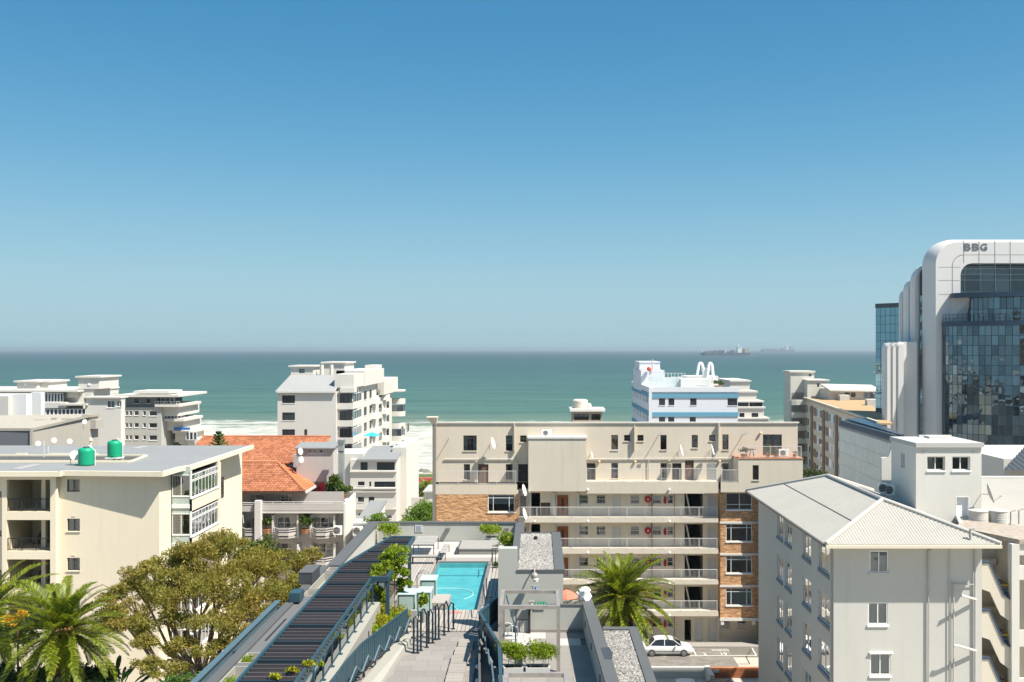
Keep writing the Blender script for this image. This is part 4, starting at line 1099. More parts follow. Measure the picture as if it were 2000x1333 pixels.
# its lower wing with the sloping parapet
m = M(); ya = 68.5; yb = 72.0; xa = X(1722, 72)
xr = X(1750, yb); m.v += [(xa, yb, GZ), (xr, yb, GZ), (xr, yb, Z(864, yb)), (X(1744, yb), yb, Z(868, yb)), (X(1735, yb), yb, Z(893, yb)), (xa, yb, Z(895, yb))]; n_ = len(m.v)
m.v += [(p[0], yb + .3, p[2]) for p in m.v[:6]]
m.f += [(0, 1, 2, 3, 4, 5), (11, 10, 9, 8, 7, 6)] + [(i, 6 + i, 6 + (i + 1) % 6, (i + 1) % 6) for i in range(6)]
build(m, 'side_parapet', m_pw, sb)
m = M(); m.box(xa, SX0, 70.7, 71.99, GZ, 24.8); build(m, 'lean_to', m_greyw, sb)
for (px, py, lab) in ((1722, 962, 'air conditioner standing on the roof, left one of the pair by the white stair head'), (1735, 966, 'air conditioner touching the white stair head wall, right one of the pair')):
    aircon(lambda a, z, c: (a, 69.6 - c, z), X(px, 69.6), Z(py, 69.6), lab, w=.62 if px > 1730 else .5, h=.72)
# pale tanks, roof behind, dish
m_tankw = plain('pale grey plastic tank', (.52, .5, .45), .6)
for px, lab in ((1911, 'pale round water tank touching the white stair head, left of the pale pair'), (1949.5, 'pale round water tank, the outer one of the pale pair by the picture edge')):
    Yt = 62.5; x = X(px, Yt); z0, z1 = Z(1041, Yt), Z(996, Yt); r = .58
    m = M(); pr = [(r, z0)]
    for i in range(1, 9): z = z0 + (z1 - z0) * .93 * i / 9; pr += [(r * .99, z - .02), (r * 1.01, z), (r * .99, z + .02)]
    pr += [(r, z1 - .08), (r * 1.05, z1 - .07), (r * 1.05, z1 - .03), (r * .3, z1), (.02, z1 + .01)]
    build(m.lathe(x, Yt, pr, 26), 'pale_water_tank', m_tankw, None, lab, 'water tank', 'pale water tanks behind the hipped roof', base=(x, Yt, z0), smooth=False)
nb = thing('corrugated_roof_building', 'building with broad pale corrugated roof at the picture edge behind the water tanks', 'building', (34, 66, GZ))
m = M(); m.box(26.3, 44, 60.6, 76.4, GZ, 23.9); build(m, 'wall', m_greyw, nb)
corrug('roof_slope', (27.0, 61.2, 24.0), (46, 61.2, 24.0), (31.5, 76, 25.95), (44, 76, 25.95), pitch=.25, amp=.02, parent=nb)
m = M(); m.tube([(27, 61.2, 24.06), (31.5, 76, 26.0), (44, 76, 26.0)], .12, 7); m.box(26.4, 33, 60.4, 60.59, 22.9, 24.15); build(m, 'gable', m_pw, nb)
m = M()
for px, py in ((1974, 1015), (1990, 1012)): p = G(px, py, 24.9); m.tube([(p[0], p[1], 24.5), (p[0], p[1], 25.4), (p[0] + .3, p[1], 25.5)], .05)
build(m, 'vent_pipe', m_fibre, nb, kind='stuff')
dish((X(1931, 65), 65, Z(965, 65)), 'pale satellite dish edge-on against the white stair head at the right', ax=(.85, -.3, .3), r=.62, wallpt=(SX1 + .02, 66.5, Z(972, 66)), mat=plain('weathered dish', (.45, .44, .42), .6))
dk = thing('dark_tiled_roof', 'dark grey ribbed roof corner at the right picture edge below the office tower', 'roof', (52, 95, GZ))
m = M(); m.box(46, 70, 96, 110, GZ, 25.2); build(m, 'wall', m_greyw, dk)
corrug('roof_slope', (44, 92, 24.6), (70, 92, 24.6), (50, 99, 26.6), (70, 99, 26.6), pitch=.6, amp=.1, parent=dk, mat=plain('charcoal roof sheet', (.06, .07, .08), .6))

# open stair building at the right edge
ob = thing('open_stair_building', 'cream concrete stair tower with diagonal flights and blue-edged balustrades at the right picture edge', 'building', (29, 60, GZ))
YS = 57.5; m_st = plaster('stair cream render', (0.60, 0.55, 0.46), .12)
m = M(); m.box(X(1973, YS), X(1988, YS), YS - .2, YS + .3, GZ, Z(1062, YS)); m.box(X(1988.3, YS), 36, YS, YS + .25, Z(1085, YS), Z(1062, YS)); build(m, 'column', m_pw, ob)
m = M(); m.hexa([(25.75, YS + 2.6, Z(1037, 60)), (X(1988, YS), YS - .2, Z(1062, YS)), (X(1988, YS) + .3, YS + 1, Z(1062, YS)), (27.5, 62.4, Z(1037, 60)), (25.75, YS + 2.6, Z(1037, 60) + .25), (X(1988, YS), YS - .2, Z(1060, YS) + .2), (X(1988, YS) + 6, YS + 1, Z(1060, YS) + .2), (27.5, 62.4, Z(1037, 60) + .25)]); m.box(X(1988, YS), 36, YS - .15, YS + 2.9, Z(1061.9, YS), Z(1058, YS)); build(m, 'roof_edge', plain('rusty membrane', (.34, .29, .235), .9, var=.2), ob)
m_bedge = plain('slate blue capping', (.04, .06, .10), .6)
m_yel = plain('ochre floor', (.30, .19, .03), .8)
for k in range(4):
    dy = 93.5 * k
    def Q(px, py, Y=YS): return P(px, py + dy, Y)
    # landing balustrade and flight balustrade (one bent slab)
    pts = [Q(1914, 1101), Q(1933, 1101), Q(1960, 1164), Q(1972.5, 1172), Q(1972.5, 1214), Q(1954, 1201), Q(1934, 1157), Q(1914, 1150)]
    m = M(); n_ = len(pts); m.v = list(pts) + [(p[0], p[1] + .15, p[2]) for p in pts]; m.f = [tuple(range(n_)), tuple(range(2 * n_ - 1, n_ - 1, -1))] + [(i, n_ + i, n_ + (i + 1) % n_, (i + 1) % n_) for i in range(n_)]
    b = build(m, 'flight_balustrade', m_st, ob)
    m = M()
    for p, q in ((0, 1), (1, 2), (2, 3)): a_, b__ = Vector(pts[p]), Vector(pts[q]); m.bar(a_ + Vector((0, .1, .06)), b__ + Vector((0, .1, .06)), .3, .1)
    build(m, 'capping', m_bedge, b)
    m = M(); m.hexa([Q(1914, 1104, YS + 2.4), Q(1946, 1104, YS + 2.4), Q(1946, 1104, YS + 2.55), Q(1914, 1104, YS + 2.55), Q(1914, 1092, YS + 2.4), Q(1946, 1092, YS + 2.4), Q(1946, 1092, YS + 2.55), Q(1914, 1092, YS + 2.55)]); build(m, 'landing_balustrade', m_st, ob)
    m = M(); p = Q(1914, 1125, YS + 2.4); q = Q(1972, 1125, YS + .16); m.box(p[0], q[0], YS + .16, YS + 2.4, p[2] - .1, p[2] + .02); build(m, 'landing_floor', m_yel, ob)
    m = M()
    for s in range(8):
        a_ = Q(1940 + s * 4, 1128 + s * 6.2, YS + .2); m.box(a_[0], a_[0] + .28, YS + .17, YS + 1.5, a_[2] - .12, a_[2])
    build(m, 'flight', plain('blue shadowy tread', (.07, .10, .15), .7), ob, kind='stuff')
    # bays beyond the column
    a_ = Q(1988.3, 1085); b__ = Q(1988.3, 1175)
    m = M(); m.box(X(1988.3, YS), 36, YS + .01, YS + .22, Z(1133 + dy + (37 if k else 0), YS) - (.0), Z(1106 + dy, YS) if k == 0 else Z(1176 + dy - 37, YS)); build(m, 'parapet', m_pw, ob)
m = M(); m.box(25.7, 36, YS + 3.0, YS + 3.2, GZ, Z(1062, YS + 3)); build(m, 'rear_wall', m_st, ob)
m = M(); m.box(X(1988, YS), X(1989, YS), YS + .31, YS + 3.0, GZ, Z(1064, YS)); build(m, 'cross_wall', m_st, ob)
# ------------------------------------------------------------------ orange-tiled apartment house, grey stair block and terrace (left of centre)
def tile_material(name, c0, c1, c2):
    m, nt, b = _mat(name)
    g = N(nt, 'ShaderNodeNewGeometry')
    r = N(nt, 'ShaderNodeValToRGB'); e = r.color_ramp.elements; e[0].color = (*c0, 1); e[1].color = (*c2, 1); x = e.new(.5); x.color = (*c1, 1)
    nt.links.new(g.outputs['Random Per Island'], r.inputs[0])
    n = noise(nt, coords(nt), .5, 4)
    c = mixc(nt, ramp(nt, n, .35, .7), mixc(nt, 1.0, r.outputs[0], (.74, .72, .72), 'MULTIPLY'), r.outputs[0])
    nt.links.new(c, b.inputs['Base Color']); b.inputs['Roughness'].default_value = .85
    return m
m_tile = tile_material('orange clay tiles', (0.33, 0.12, 0.055), (0.45, 0.17, 0.08), (0.54, 0.23, 0.12))
def tiled(name, e0, e1, r0, r1, parent, mat=m_tile, course=.33, tw=.32):
    """courses of lapped tiles between eave e0-e1 and ridge r0-r1, every tile its own little curved piece"""
    e0, e1, r0, r1 = [np.array(p, float) for p in (e0, e1, r0, r1)]
    L = np.linalg.norm(e1 - e0); u = (e1 - e0) / L; mid = (r0 + r1) / 2 - (e0 + e1) / 2; mid -= u * mid.dot(u); H = np.linalg.norm(mid); s = mid / H
    nr = np.cross(u, s); nr = nr if nr[2] > 0 else -nr
    t0 = (r0 - e0).dot(u); t1 = (r1 - e0).dot(u); V = []; Fc = []
    nc = int(H / course)
    for j in range(nc):
        h0, h1 = H * j / nc, H * (j + 1) / nc + .04
        a, b = t0 * (h0 / H), L - (L - t1) * (h0 / H)
        n = max(1, int((b - a) / tw))
        for i in range(n):
            x0 = a + (b - a) * i / n; x1 = a + (b - a) * (i + .94) / n; k = len(V); jz = rnd.uniform(0, .008)
            for xx, zz in ((x0, .0), ((x0 + x1) / 2, .045), (x1, .0)):
                V.append(e0 + u * xx + s * h0 + nr * (.10 + zz + jz)); V.append(e0 + u * xx + s * h1 + nr * (.02 + zz * .9 + jz)); V.append(e0 + u * xx + s * h0 + nr * (zz + .015))
            Fc += [(k, k + 3, k + 4, k + 1), (k + 3, k + 6, k + 7, k + 4), (k + 2, k + 5, k + 3, k), (k + 5, k + 8, k + 6, k + 3)]
    o = npmesh(name, V, Fc, mat, parent, kind='stuff')
    m = M(); m.poly([tuple(e0), tuple(e1), tuple(r1), tuple(r0)] if np.linalg.norm(r1 - r0) > .01 else [tuple(e0), tuple(e1), tuple(r0)]); build(m, 'roof_underlay', mat, parent)
    return o
DY = 100.0; m_lil = plaster('warm grey render', (0.47, 0.44, 0.415), .12); m_lilw = plaster('white balcony render', (0.60, 0.575, 0.55), .1)
db = thing('tiled_roof_building', 'apartment house with orange clay tile roofs and curved white balconies beside the cream block', 'apartment building', (-26, 104, GZ))
EZ = 21.6
A0, A1, A2, A3 = (-40, 98.5, EZ), (-23.6, 98.5, EZ), (-23.6, 108.5, EZ), (-40, 108.5, EZ); rA, rB = (-40, 103.5, 23.95), (-27.7, 103.5, 23.95)
tiled('tile_courses', A0, A1, rA, rB, db); tiled('tile_courses', A1, A2, rB, rB, db, tile_material('bright orange tiles', (.58, .165, .065), (.62, .185, .075), (.66, .2, .085))); tiled('tile_courses', A2, A3, rB, rA, db)  # hip end takes a brighter, more even orange than the other slopes
m = M(); m.tube([(A1[0], A1[1], EZ + .12), (rB[0], rB[1], rB[2] + .12)], .13, 7); m.tube([(rA[0], rA[1], rA[2] + .12), (rB[0], rB[1], rB[2] + .12)], .13, 7); build(m, 'ridge_tiles', m_tile, db)
m = M(); m.box(-40, A1[0] + .1, A1[1] - .12, A1[1] + .05, EZ - .2, EZ - .01); build(m, 'gutter', m_brnframe, db)
m = M(); m.box(A1[0], A1[0] + .14, A1[1] + .06, A2[1], EZ - .22, EZ + .02); build(m, 'barge_board', m_lilw, db)
# the bigger roof further back
tiled('tile_courses', (-40.3, 108.8, 23.2), (-24.6, 108.8, 23.2), (-40.3, 117, 25.45), (-24.9, 117, 25.45), db, course=.36, tw=.34)
m = M(); m.tube([(-40.3, 117, 25.55), (-24.9, 117, 25.55)], .14, 7); build(m, 'ridge_tiles', m_tile, db)
m = M(); m.box(-40.2, -24.7, 108.9, 116.9, GZ, 23.1); m.box(-40, -24, 101.2, 108.8, GZ, EZ - .25); build(m, 'rear_wall', m_lil, db)
m = M(); m.box(X(575, 109) , X(575, 109) + 2.0, 108.5, 108.8, 22, 24.3); build(m, 'stepped_parapet', m_lil, db)
# facade: three storeys seen
F = front(DY); FBf = front(98.6)
fl = [Z(986, 98.6), Z(1046, 98.6), Z(1101, 98.6)]            # floor lines
wr = [RX(r, DY) for r in ((489, 966, 516, 981), (548, 966, 570, 982), (480, 1011, 511, 1031), (541, 1010, 582, 1031), (612, 1010, 655, 1031), (534, 1061, 577, 1081), (609, 1061, 651, 1080), (478, 1061, 505, 1081))]
m = M(); wall(m, F, -40, X(672, DY), GZ, EZ - .2, wr, .15); build(m, 'facade_wall', m_lil, db)
for i, r in enumerate(wr): win(F, r, db, 3, (.45,), fw=.06, fmat=m_wframe, fill=['c', 'h', 'c', 'c2', 'c', 'c', 'c2', ''][i], sill=False)
# top terrace parapet with open rails, its white end wall
x0, x1 = X(512, 98.6), X(671, 98.6)
m = M(); m.box(x0, x1, 98.6, 98.8, Z(998, 98.6), Z(985.5, 98.6)); m.box(x1 - 1.0, x1, 98.6, 98.8, Z(985.5, 98.6), Z(980, 98.6)); m.box(-40, X(505, 98.6), 98.3, 98.5, Z(999, 98.5), Z(988, 98.5)); build(m, 'terrace_parapet', m_lil, db)
m = M()
for yy in (980, 983.3): m.box(x0, x1 - 1.0, 98.62, 98.74, Z(yy + 1.2, 98.6), Z(yy, 98.6)); m.box(-40, X(510, 98.6), 98.3, 98.42, Z(yy + 2.2, 98.6), Z(yy + 1, 98.6))
for q in range(8): xx = x0 + (x1 - x0 - 1) * q / 7.; m.box(xx, xx + .06, 98.63, 98.73, Z(985.5, 98.6), Z(980, 98.6))
build(m, 'terrace_rails', m_lilw, db)
m = M(); m.box(x0 - .6, x0 - .003, 98.0, 99.9, GZ, Z(977, 98.6)); build(m, 'party_wall', m_lilw, db)
m = M(); m.box(x0, x1, 98.81, 99.99, Z(999, 98.6), Z(997, 98.6)); m.box(X(610, 99), x1, 100.2, 104, Z(988, 99) - .2, Z(988, 99)); build(m, 'terrace_floor', m_lil, db)
m = M(); pts = [(x1, 98.6, GZ), (x1, 104.2, GZ), (x1, 104.2, Z(963, 104.2)), (x1, 98.6, Z(984, 98.6))]; m.v = pts + [(p[0] + .2, p[1], p[2]) for p in pts]; m.f = [(0, 1, 2, 3), (7, 6, 5, 4), (0, 4, 5, 1), (1, 5, 6, 2), (2, 6, 7, 3), (3, 7, 4, 0)]; build(m, 'end_wall', plaster('bright white render', (.62, .61, .57), .08), db)
# balconies, bowed fronts with two rails
def balcony(xa, xb, zfl, bow=.9, parent=None):
    m = M(); n = 5; pts = [(xa, DY - .01)]
    k = [(xa, 99.1), (xa + (xb - xa) * .32, 99.1 - bow), (xa + (xb - xa) * .68, 99.1 - bow), (xb, 99.1)]
    pts = [(xa, DY - .01)] + k + [(xb, DY - .01)]
    m.prism(pts, zfl - .15, zfl)
    b = build(m, 'balcony', m_lilw, parent)
    m = M()
    for i in range(len(pts) - 1):
        p, q = Vector((*pts[i], 0)), Vector((*pts[i + 1], 0)); d = (q - p).normalized(); nn = Vector((-d.y, d.x, 0)) * .12
        for za, zb in ((-.25, .28), (.42, .50), (.66, .74)):
            m.hexa([(p.x, p.y, zfl + za), (q.x, q.y, zfl + za), (q.x + nn.x, q.y + nn.y, zfl + za), (p.x + nn.x, p.y + nn.y, zfl + za), (p.x, p.y, zfl + zb), (q.x, q.y, zfl + zb), (q.x + nn.x, q.y + nn.y, zfl + zb), (p.x + nn.x, p.y + nn.y, zfl + zb)])
    build(m, 'balcony_front', m_lil, b)
    for s in (xa + .02, xb - .2):
        m = M(); m.box(s, s + .18, 98.9, DY - .02, zfl - .3, zfl + 1.95); build(m, 'side_fin', m_lilw, b)
for xa, xb in ((X(531, 99), X(584, 99)), (X(605, 99), X(655, 99)), (X(470, 99), X(511, 99))):
    for z in (fl[1], fl[2] - .1): balcony(xa, xb, z, parent=db)
m = M(); m.box(x0, x1, 98.62, 99.99, Z(1003, 98.6), Z(999, 98.6)); build(m, 'cornice', m_lilw, db)
aircon(FBf, X(661, 98.6), fl[1] + .1, 'air conditioner at the right-hand balcony of the orange-roofed house', w=.8, h=.9)
m_palmg = leafmat('pot palm leaves', (.03, .07, .012), (.08, .13, .02), (.16, .2, .04))
for k, (px, py, r, h, lab) in enumerate([(596, 1042, .42, 1.6, 'tall plant in a terracotta pot between the two bowed balconies'), (521, 1042, .42, 1.3, 'spiky plant in a terracotta pot beside the white party wall'), (592, 982, .5, .9, 'round green bush on the orange-roofed house terrace'), (655, 968, .55, 2.0, 'tall tufted terrace plant in front of the galvanised flue'), (668, 974, .6, 1.3, 'wide terrace bush beside the white end wall'), (645, 975, .4, 1.3, 'terrace bush in front of the green stair block wall')]):
    Yq = 98.9 if py > 1000 else 101; pot_plant('pot_plant', lab, X(px, Yq), Yq, Z(py, Yq), r, h, .45, m_terra, m_palmg, 260, 'plants on the orange-roofed house', seed=40 + k)
# red round and square wall pieces
t = thing('round_wall_ornament', 'red round ornament on the green wall of the grey stair block', 'wall ornament', P(619, 954, 103)); m = M()
GY = 103.4
gt = thing('stair_block', 'grey stair block with flat roof, three tiny windows and green base beside the orange hip', 'building', (X(610, GY), GY + 2, GZ))
F3 = front(GY); hb = [RX(r, GY) for r in ((602, 878, 608, 885), (613, 878, 619, 885), (624, 878, 630, 885))]
gx0, gx1 = X(579, GY), X(651, GY)
m_dg = plaster('sage green wall', (.22, .27, .22), .1)
m2 = M(); wall(m2, F3, gx0, gx1, Z(941, GY), Z(875, GY), hb, .15); yb = SY(gx1, 659)
m2.poly([(gx1, GY, GZ), (gx1, yb, GZ), (gx1, yb, Z(872, GY)), (gx1, GY, Z(875, GY))]); m2.poly([(gx0, GY, GZ), (gx0, yb, GZ), (gx0, yb, Z(875, GY)), (gx0, GY, Z(875, GY))]); build(m2, 'wall', m_lil, gt)
m2 = M(); m2.box(gx0, gx1 - .003, GY - .001, GY + .2, GZ, Z(941, GY) - .002); build(m2, 'green_base', m_dg, gt)
m2 = M(); m2.slab([(gx0 - .15, GY - .3, Z(875, GY) + .02), (gx1 + .2, GY - .3, Z(875, GY) + .02), (gx1 + .2, yb + .6, Z(872, GY) + .2), (gx0 - .15, yb + .6, Z(872, GY) + .2)], .12); build(m2, 'roof', m_memb, gt)
for r in hb: win(F3, r, gt, 1, fw=.04, fmat=m_wframe, fill='', sz=.08)
for i in range(20):
    a = 6.2832 * i / 20; b = 6.2832 * (i + 1) / 20; c = P(619, 954, GY); m.hexa([(c[0], GY - .16, c[2]), (c[0] + .38 * math.cos(a), GY - .16, c[2] + .38 * math.sin(a)), (c[0] + .38 * math.cos(a), GY - .01, c[2] + .38 * math.sin(a)), (c[0], GY - .01, c[2]), (c[0], GY - .16, c[2]), (c[0] + .38 * math.cos(b), GY - .16, c[2] + .38 * math.sin(b)), (c[0] + .38 * math.cos(b), GY - .01, c[2] + .38 * math.sin(b)), (c[0], GY - .01, c[2])])
build(m, 'disc', plain('coral red', (.55, .06, .04), .5), t)
t = thing('square_wall_ornament', 'red squarish panel on the green wall of the grey stair block', 'wall ornament', P(629, 953, 103)); c = P(629, 953, GY); m = M(); m.box(c[0] - .32, c[0] + .32, GY - .16, GY - .01, c[2] - .5, c[2] + .5); build(m, 'panel', plain('crimson red', (.6, .02, .05), .5), t)
t = thing('galvanised_flue', 'tall square galvanised flue duct at the right side of the grey stair block', 'flue', (X(666, 101.5), 101.5, 18))
m = M(); fx0, fx1 = X(660.5, 101.5), X(671, 101.5)
for k in range(8): za = 18.5 + k * 1.15; m.box(fx0, fx1, 101.5, 102.1, za, min(za + 1.13, Z(866, 101.5)))
build(m, 'duct', plain('galvanised sheet', (.42, .45, .45), .35, .6, .12), t)
m = M(); m.box(fx0 - .06, fx1 + .06, 101.4, 102.2, Z(866, 101.5) + .01, Z(860, 101.5)); build(m, 'duct_cap', plain('dull zinc', (.25, .28, .29), .5, .5), t)
m = M(); m.box(fx0 - .02, fx1 + .02, 101.45, 101.48, 22.0, 22.08); m.box(fx0 - .02, fx1 + .02, 101.45, 101.48, 25.3, 25.38); build(m, 'duct_bracket', m_iron, t)
for px, py, lab in ((586, 882, 'upper satellite dish at the left edge of the grey stair block'), (587.5, 898, 'lower satellite dish at the left edge of the grey stair block')):
    dish(P(px, py, GY - .9), lab, ax=(.8, -.5, .2), r=.34, wallpt=(X(px, GY) - .2 + .3, GY - .01, Z(py + 8, GY)))
# little white outbuilding and rooftops between this house and the pool deck
t = thing('lean_to_roof', 'low white lean-to with grey roof between the orange-roofed house and the pool terrace', 'outbuilding', (-18, 100, GZ))
m = M(); m.box(X(690, 98), X(722, 98), 98, 108, GZ, Z(1021, 98)); build(m, 'wall', m_lilw, t)
m = M(); m.slab([(X(690, 98), 97.8, Z(1025, 98)), (X(722, 98) + .2, 97.8, Z(1022, 98)), (X(722, 98) + .2, 108, Z(1008, 98)), (X(690, 98), 108, Z(1008, 98))], .15); build(m, 'roof', m_memb, t)
aircon(front(98), X(700, 98), Z(1045, 98), 'air conditioner on the white lean-to wall behind the pool terrace parapet', w=1.0, h=.9)
# ------------------------------------------------------------------ far buildings
m_ww = plaster('weathered white render', (0.58, 0.555, 0.505), .12)
m_greyr = plaster('shaded grey render', (0.56, 0.53, 0.49), .08)
m_roofs = plaster('pale flat roof', (0.36, 0.355, 0.34), .2)
def shell(m, x0, x1, y0, y1, z0, z1): return m.box(x0, x1, y0, y1, z0, z1)
def bwin(F, rects, parent, nx=2, tr=(), fmat=None, dep=.12, sill=True, fw=.07):
    for r in rects: win(F, r, parent, nx, tr, fw=fw, dep=dep, fmat=fmat or m_bframe, sill=sill, far=True)
def blk(name, x0, x1, y0, y1, z0, z1, mat, parent, fronts=(), rights=(), lefts=(), dep=.12, roof=True, **kw):
    """one body with openings on its camera side (fronts: a0,a1,z0,z1), right side and left side"""
    m = M(); wall(m, front(y0), x0, x1, z0, z1, fronts, dep); wall(m, sideR(x1), y0, y1, z0, z1, rights, dep); wall(m, sideL(x0), y0, y1, z0, z1, lefts, dep)
    m.poly([(x0, y1, z0), (x1, y1, z0), (x1, y1, z1), (x0, y1, z1)])
    if roof: m.poly([(x0, y0, z1), (x1, y0, z1), (x1, y1, z1), (x0, y1, z1)])
    o = build(m, name, mat, parent)
    bwin(front(y0), fronts, parent, **kw); bwin(sideR(x1), rights, parent, **kw); bwin(sideL(x0), lefts, parent, **kw)
    return o
# ---- the tall white block left of centre
Y1 = 165.0
tw = thing('white_apartment_tower', 'tall cream-white apartment tower stepping back towards the sea, with curved balconies on its sunny side', 'apartment building', (-40, 180, GZ))
fr = [RX(r, Y1) for r in ((551, 772.5, 576, 788), (551, 806, 576, 821.5), (551, 839, 576, 854.5), (594, 839, 600, 852), (551, 873, 576, 888))]
x0, x1 = X(542, Y1), X(656, Y1)
blk('main_wall', x0, x1, Y1, Y1 + 14, GZ, Z(765, Y1), m_greyr, tw, fr, roof=False, tr=(.75,))
ez, rz2 = Z(764.5, Y1), Z(733, Y1 + 6)
m = M(); m.slab([(x0 - .3, Y1 - .4, ez), (x1, Y1 - .4, ez), (x1, Y1 + 6, rz2), (X(567, Y1 + 6), Y1 + 6, rz2)], .2); m.poly([(x0, Y1, ez - .2), (x0, Y1 + 12, ez - .2), (X(567, Y1 + 6), Y1 + 6, rz2)]); m.slab([(X(567, Y1 + 6), Y1 + 6, rz2), (x1, Y1 + 6, rz2), (x1, Y1 + 14, ez), (x0, Y1 + 14, ez)], .2); build(m, 'sloped_roof', plaster('grey sheet roof', (.31, .31, .305), .3), tw)
m = M(); m.box(x0, x1 + .1, Y1 - .52, Y1 - .38, ez - .25, ez - .02); build(m, 'gutter', m_ww, tw)
def rbox(px0, px1, y0p, y1p, Yq, d, par, hole=None, cap=.35):
    a, b = X(px0, Yq), X(px1, Yq); m = M(); h = [RX(hole, Yq)] if hole else []
    wall(m, front(Yq), a, b, Z(y1p, Yq), Z(y0p, Yq), h, .15)
    for xx in (a, b): m.poly([(xx, Yq, Z(y1p, Yq)), (xx, Yq + d, Z(y1p, Yq)), (xx, Yq + d, Z(y0p, Yq)), (xx, Yq, Z(y0p, Yq))])
    m.poly([(a, Yq + d, Z(y1p, Yq)), (b, Yq + d, Z(y1p, Yq)), (b, Yq + d, Z(y0p, Yq)), (a, Yq + d, Z(y0p, Yq))])
    o = build(m, 'roof_room', m_ww, par)
    for r in h: win(front(Yq), r, par, 1, fw=.1, far=True, sill=False)
    m = M(); m.box(a - cap, b + cap, Yq - cap, Yq + d + cap, Z(y0p, Yq) + .003, Z(y0p, Yq) + .25); build(m, 'roof_slab', m_ww, o)
rbox(568, 612, 717, 733, Y1 + 6, 7, tw, (584, 721, 595, 729)); rbox(631, 673, 710, 733, Y1 + 12, 9, tw)
for px, py in ((626, 724), (645, 722)):
    m = M(); m.cyl(X(px, 172), 173, Z(733, 172), Z(713, 172), .35, seg=8); build(m, 'vent_post', m_ww, tw)
# stepping bodies with the sunny side
def sidewins(Xc, spans, zs, h=1.5): return [(a, b, z, z + h) for a, b in spans for z in zs]
zf_ = [Z(788, Y1) - .0 - 2.95 * k for k in range(7)]
xa = X(681, 168)
blk('step_body', x1 + .01, xa, 166.5, 177.6, GZ, Z(757, 170), m_ww, tw, [], sidewins(xa, [(171, 176.6)], [z + .2 for z in zf_], 1.45), fmat=m_wframe, nx=4)
for k, z in enumerate(zf_[:5]):
    z = z + .1
    m = M(); m.box(x1 + .02, xa + 1.1, 166.2, 175, z - 1.2, z - .15); b = build(m, 'bay_spandrel', m_ww, tw)
    win(front(166.3), (x1 + .4, xa + .9, z - .12, z + 1.45), tw, 3 if k != 1 else 2, fw=.09, dep=0, far=True, sill=False, fmat=m_bframe)
    win(sideR(xa + 1.0), (166.6, 174.6, z - .12, z + 1.45), tw, 5, fw=.09, dep=0, far=True, sill=False, fmat=m_wframe)
m = M(); m.prism([(x1 - .5, 166.3), (xa + 1.2, 166.3), (xa + 1.2, 176.2), (x1 - .5, 176.2)], Z(757, 168), Z(731, 168)); m.prism([(X(665, 166), 165.6), (X(697, 168), 165.6), (X(697, 168), 168), (X(665, 166), 168)], Z(766, 168), Z(757, 168) - .01); build(m, 'parapet_box', m_ww, tw)
xb = X(709, 180)
blk('step_body', xa - 4, xb, 177.7, 195, GZ, Z(753, 181), m_ww, tw, [(xb - 2.4, xb - .6, z + .1, z + 1.5) for z in zf_[:6]], sidewins(xb, [(181, 184), (187, 189.5)], [z - .3 for z in zf_[:7]], 1.6), nx=3, sill=True)
m = M(); m.box(xa - 4, xb + .8, 177.0, 199.6, Z(753, 181) + .003, Z(724, 178)); m.box(xa - 2, xb - .2, 195, 203, Z(724, 178) + .01, Z(724, 178) + .7); build(m, 'parapet_box', m_ww, tw)
xc = X(749, 205)
blk('step_body', xb - 6, xc, 195.1, 217, GZ, Z(770, 205), m_ww, tw, [(xc - 2.6, xc - .8, z - .8, z + .7) for z in zf_[:6]], sidewins(xc, [(199, 203), (209, 213)], [z - .8 for z in zf_[:7]], 1.6), nx=3)
m = M(); m.box(xb - 5, xc + .8, 200.5, 220.5, Z(770, 205) + .003, Z(741, 203)); build(m, 'parapet_box', m_ww, tw)
m = M(); m.box(X(760, 218), X(789, 218), 216, 221, Z(765, 218), Z(762, 218)); build(m, 'canopy', m_ww, tw)
for k in range(8):                                         # rounded sea-side balconies
    z = Z(788, 218) - 2.75 * k; cx = X(777, 218); r = 1.55
    arc = [(cx + r * math.cos(a), 219 + r * math.sin(a)) for a in [R(-90 + 18 * i) for i in range(11)]]
    pts = [(cx - 2.2, 219 - r)] + arc + [(cx - 2.2, 219 + r)]
    m = M(); m.prism(pts, z - .15, z + .95); b = build(m, 'round_balcony', m_ww, tw)
    if k % 2 == 1: m = M(); m.prism([(p[0] - .1, p[1]) for p in pts], z + .96, z + 2.4); build(m, 'balcony_glazing', m_pane, b)
for k in range(7):                                          # bowed fronts between the window columns
    z = zf_[k] - .45
    for cx, cy in ((xb - .2, 191.5), (xc - .3, 206)):
        m = M(); m.prism([(cx + 1.5 * math.cos(a), cy + 2.6 * math.sin(a)) for a in [R(-90 + 20 * i) for i in range(10)]], z - 1.0, z); build(m, 'bow', m_ww, tw)
m = M(); m.lathe(X(730, 178), 176.2, [(1.6, Z(850, 177) - .02), (.7, Z(850, 177) + .35), (.05, Z(850, 177) + .6)], 10); t = build(m, 'beach_umbrella', plain('sky blue cloth', (.03, .40, .62), .7), None, 'sky blue parasol open on a balcony of the cream-white tower', 'parasol', base=(X(730, 178), 176.2, Z(850, 177) - 2))
